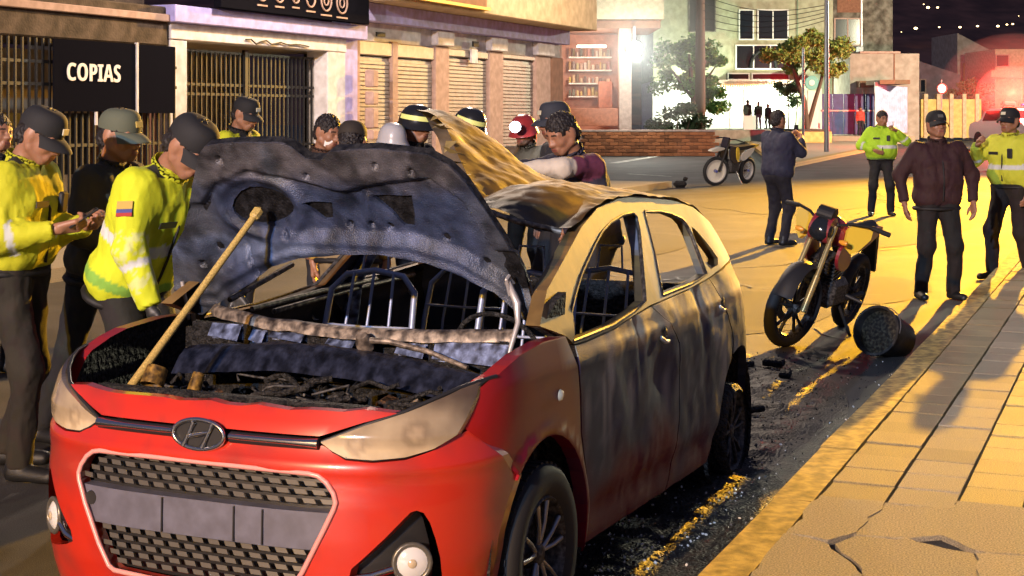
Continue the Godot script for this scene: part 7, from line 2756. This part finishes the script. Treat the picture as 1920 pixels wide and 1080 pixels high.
	m.prism(smooth_poly(pv([-0.7, 0.95, -1.02, 0.98, -1.05, 0.95, -0.72, 0.84])), 0.14, Transform3D(Basis.IDENTITY, Vector3(0, 0, -0.07)))
	part("rear_mudguard", m, M.panel_yellow, o)


func small_things() -> void:
	# tipped bucket by the kerb
	mat("bucket_black", Color(0.028, 0.026, 0.024), 0.55, 0, "soot", 3.0)
	var bp := spot_at(1662, 10.35, 0.155)
	var ax := Vector3(-0.62, 0.28, 0.62).normalized()
	var side := ax.cross(Vector3.UP).normalized()
	var o := thing("bucket", "black tipped over bucket lying in the gutter beside the kerb", "bucket", bp, Basis(side, ax, side.cross(ax)).scaled_local(Vector3.ONE * 1.06))
	var m := MB.new()
	m.lathe([Vector2(0, -0.17), Vector2(0.115, -0.17), Vector2(0.125, -0.16), Vector2(0.155, 0.12), Vector2(0.165, 0.125), Vector2(0.165, 0.14), Vector2(0.150, 0.14), Vector2(0.118, -0.15), Vector2(0, -0.15)], Transform3D.IDENTITY, 36)
	part("pail", m, M.bucket_black, o)
	m = MB.new()
	m.lathe([Vector2(0, 0.09), Vector2(0.08, 0.085), Vector2(0.146, 0.075)], Transform3D.IDENTITY, 28)
	mat("bucket_water", Color(0.05, 0.045, 0.03), 0.3, 0, "soot", 5.0)
	part("wet_sand", m, M.bucket_water, o)
	m = MB.new()
	var hp: Array = []
	for i in 13:
		var t := PI * i / 12.0
		hp.append(Vector3(cos(t) * 0.163, 0.12 - sin(t) * 0.05, sin(t) * 0.17))
	m.tube(hp, 0.004, 5)
	part("handle", m, M.metal_grey, o)
	# burned sludge and wet ash between the car and the kerb
	var g := RandomNumberGenerator.new()
	g.seed = 31
	var outline := PackedVector2Array()
	var ring := [[3.2, 1.75], [4.4, 1.5], [6.0, 1.42], [7.6, 1.42], [9.0, 1.6], [9.9, 2.0], [10.6, 2.9], [10.2, 3.9], [9.2, 4.4], [7.6, 3.6], [5.6, 2.9], [3.8, 2.8], [2.6, 2.6]]
	for q in ring:
		outline.append(Vector2(q[0], q[1]))
	outline = smooth_poly(outline, 3)
	m = MB.new()
	m.sheet(ccw(outline), [], 0.06, func(p: Vector2) -> Vector3:
		var e := 10.0
		for i in outline.size():
			e = minf(e, Geometry2D.get_closest_point_to_segment(p, outline[i], outline[(i + 1) % outline.size()]).distance_to(p))
		var k := sstep(0.0, 0.35, e)
		var w := Vector3(p.x, p.y, 0)
		return street(p.x, p.y, 0.004 + k * maxf(0.0, 0.022 + 0.035 * nz(w, 2.2) + 0.018 * nz(w, 8.0))), 0.0, func(p: Vector2) -> Color:
		var w := Vector3(p.x, p.y, 4)
		return Color(0.7, 0.65, 0.6).lerp(Color(3.2, 2.5, 1.5), sstep(-0.15, 0.45, nz(w, 1.6)) * 0.8))
	var ash := single("wet_ash", m, M.wet_ash, "wet black ash and sludge spread between the burned car and the kerb", "ash")
	stuff(ash)
	# glass crumbs and cinders, past counting
	var mm := MultiMesh.new()
	mm.transform_format = MultiMesh.TRANSFORM_3D
	mm.use_colors = true
	var cr := MB.new()
	cr.box(Vector3.ZERO, Vector3(0.016, 0.009, 0.012), Basis.IDENTITY, 0.002)
	mm.mesh = cr.mesh()
	mm.instance_count = 2000
	for i in 2000:
		var t := g.randf_range(3.2, 10.4)
		var n := 1.45 + absf(g.randfn()) * 0.75
		if g.randf() < 0.55:
			t = 5.2 + g.randfn() * 1.0
			n = 1.6 + absf(g.randfn()) * 0.35
		var w := Vector3(t, n, 0)
		var y := 0.010 + maxf(0.0, 0.022 + 0.035 * nz(w, 2.2) + 0.018 * nz(w, 8.0))
		var s := g.randf_range(0.25, 0.8)
		mm.set_instance_transform(i, Transform3D(Basis(Vector3(g.randfn(), g.randfn(), g.randfn()).normalized(), g.randf() * TAU).scaled(Vector3.ONE * s), street(t, n, y)))
		mm.set_instance_color(i, Color(0.75, 0.72, 0.68) if g.randf() < 0.2 else Color(0.03, 0.028, 0.025))
	var mi := MultiMeshInstance3D.new()
	mi.name = "glass_crumbs"
	mi.multimesh = mm
	mat("crumbs", Color(1, 1, 1), 0.15)
	mi.material_override = M.crumbs
	add_child(mi)
	metas(mi, "glittering glass crumbs and cinders strewn over the wet ash", "debris")
	stuff(mi)
	# larger charred scraps
	for i in 14:
		var t := g.randf_range(6.2, 10.0)
		var n := g.randf_range(1.6, 3.2)
		m = MB.new()
		m.box(Vector3.ZERO, Vector3(g.randf_range(0.05, 0.16), g.randf_range(0.015, 0.05), g.randf_range(0.04, 0.1)), Basis.IDENTITY, 0.01)
		single("charred_scrap", m, M.charred, "charred scrap of the car lying in the wet ash by its rear wheel", "scrap", "charred scraps in the wet ash", Transform3D(Basis(Vector3.UP, g.randf() * TAU) * Basis(Vector3.RIGHT, g.randf_range(-0.3, 0.3)), street(t, n, 0.045)))
	# lump lying at the painted line
	m = MB.new()
	m.box(Vector3(0, 0.08, 0), Vector3(0.3, 0.16, 0.2), Basis.IDENTITY, 0.06)
	m.box(Vector3(0.12, 0.2, 0), Vector3(0.12, 0.1, 0.12), Basis(Vector3.BACK, 0.4), 0.04)
	single("dark_bag", m, M.charred, "small dark bundle lying on the road left of the trail motorcycle", "bag", "", Transform3D(Basis.IDENTITY, spot_at(1275, 34.4)))
	# notice board and terrace in the far block
	m = MB.new()
	m.box(Vector3(0, 0.35, 0), Vector3(8.6, 0.9, 12.0), Basis.IDENTITY, 0.02)
	structure("terrace", m, M.plaster_grey, Transform3D(Basis.IDENTITY, at(1360, 215, 94) * Vector3(1, 0, 1) + Vector3(0, 0, 1.5)))
	m = MB.new()
	m.box(Vector3(0, 0.2, 0), Vector3(6.4, 0.5, 3.4), Basis.IDENTITY, 0.02)
	structure("gate_step", m, M.concrete, Transform3D(Basis.IDENTITY, at(1600, 215, 88) * Vector3(1, 0, 1)))
	o = thing("notice_board", "white notice board standing before the dark figures", "board", at(1406, 215, 88.5) * Vector3(1, 0, 1) + Vector3(0, 0.8, 0))
	part("panel", bx(Vector3(0, 0.35, 0), Vector3(0.72, 0.95, 0.05), 0.01), M.frame_white, o)
	part("foot", bx(Vector3(0, -0.06, 0), Vector3(0.8, 0.1, 0.3), 0.01), M.metal_grey, o)
	# patrol car with its red beacon at the right edge
	police_car()


func police_car() -> void:
	var p := spot_at(1908, 70.0)
	var o := thing("patrol_car", "white patrol car with a glaring red beacon behind the officer at the right edge", "car", p, Basis(Vector3.UP, -1.42).scaled_local(Vector3.ONE * 1.3))
	mat("patrol_white", Color(0.55, 0.55, 0.55), 0.3)
	M.patrol_white.clearcoat_enabled = true
	var prof := pv([-2.1, 0.35, -2.15, 0.75, -1.95, 1.0, -1.2, 1.05, -0.75, 1.5, 0.75, 1.52, 1.5, 1.08, 2.1, 0.98, 2.2, 0.7, 2.15, 0.35])
	var m := MB.new()
	m.prism(smooth_poly(prof, 1), 1.7, Transform3D(Basis.IDENTITY, Vector3(0, 0, -0.85)))
	part("body", m, M.patrol_white, o)
	for s in [-1.0, 1.0]:
		m = MB.new()
		m.prism(pv([-1.0, 1.06, -0.68, 1.42, 0.66, 1.44, 1.2, 1.1]), 0.02, Transform3D(Basis.IDENTITY, Vector3(0, 0, 0.855 * s - 0.01)))
		part("window", m, M.glass_dark, o)
		for x in [-1.35, 1.35]:
			m = MB.new()
			m.lathe([Vector2(0, 0.1), Vector2(0.2, 0.1), Vector2(0.33, 0.08), Vector2(0.34, -0.1), Vector2(0, -0.1)], Transform3D(Basis(Vector3.RIGHT, PI / 2 * s), Vector3(x, 0.34, 0.79 * s)), 24)
			part("wheel", m, M.tyre, o)
		m = MB.new()
		m.box(Vector3(2.12, 0.78, 0.6 * s), Vector3(0.1, 0.14, 0.3), Basis.IDENTITY, 0.03)
		part("headlight", m, M.lamp_glass, o)
	part("windscreen", bx(Vector3(1.14, 1.3, 0), Vector3(0.03, 0.5, 1.4), 0.0, Basis(Vector3.BACK, 1.03)), M.glass_dark, o)
	part("beacon_bar", bx(Vector3(0, 1.56, 0), Vector3(0.25, 0.06, 1.2), 0.02), M.black_plastic, o)
	glow("beacon_red", Color(1.0, 0.05, 0.03), 25.0)
	part("beacon", bx(Vector3(0, 1.68, 0.35), Vector3(0.24, 0.2, 0.5), 0.06), M.beacon_red, o)
	mat("beacon_blue", Color(0.03, 0.05, 0.3), 0.2)
	part("beacon_off", bx(Vector3(0, 1.64, -0.35), Vector3(0.2, 0.11, 0.45), 0.04), M.beacon_blue, o)
	glare_bank("dense smoke added for red glare close round the beacon at the right edge", p + Vector3(-0.4, 2.7, 0.3), Vector3(3.2, 2.6, 3.0), 0.05)
	glare_bank("thin red smoke added for wider glare round the beacon at the right edge", p + Vector3(-0.3, 2.7, 0.3), Vector3(7.0, 5.6, 5.5), 0.007)
	omni(p + Vector3(-0.4, 2.7, 0.5), Color(1.0, 0.06, 0.03), 300.0, 0.12, "beacon_light")
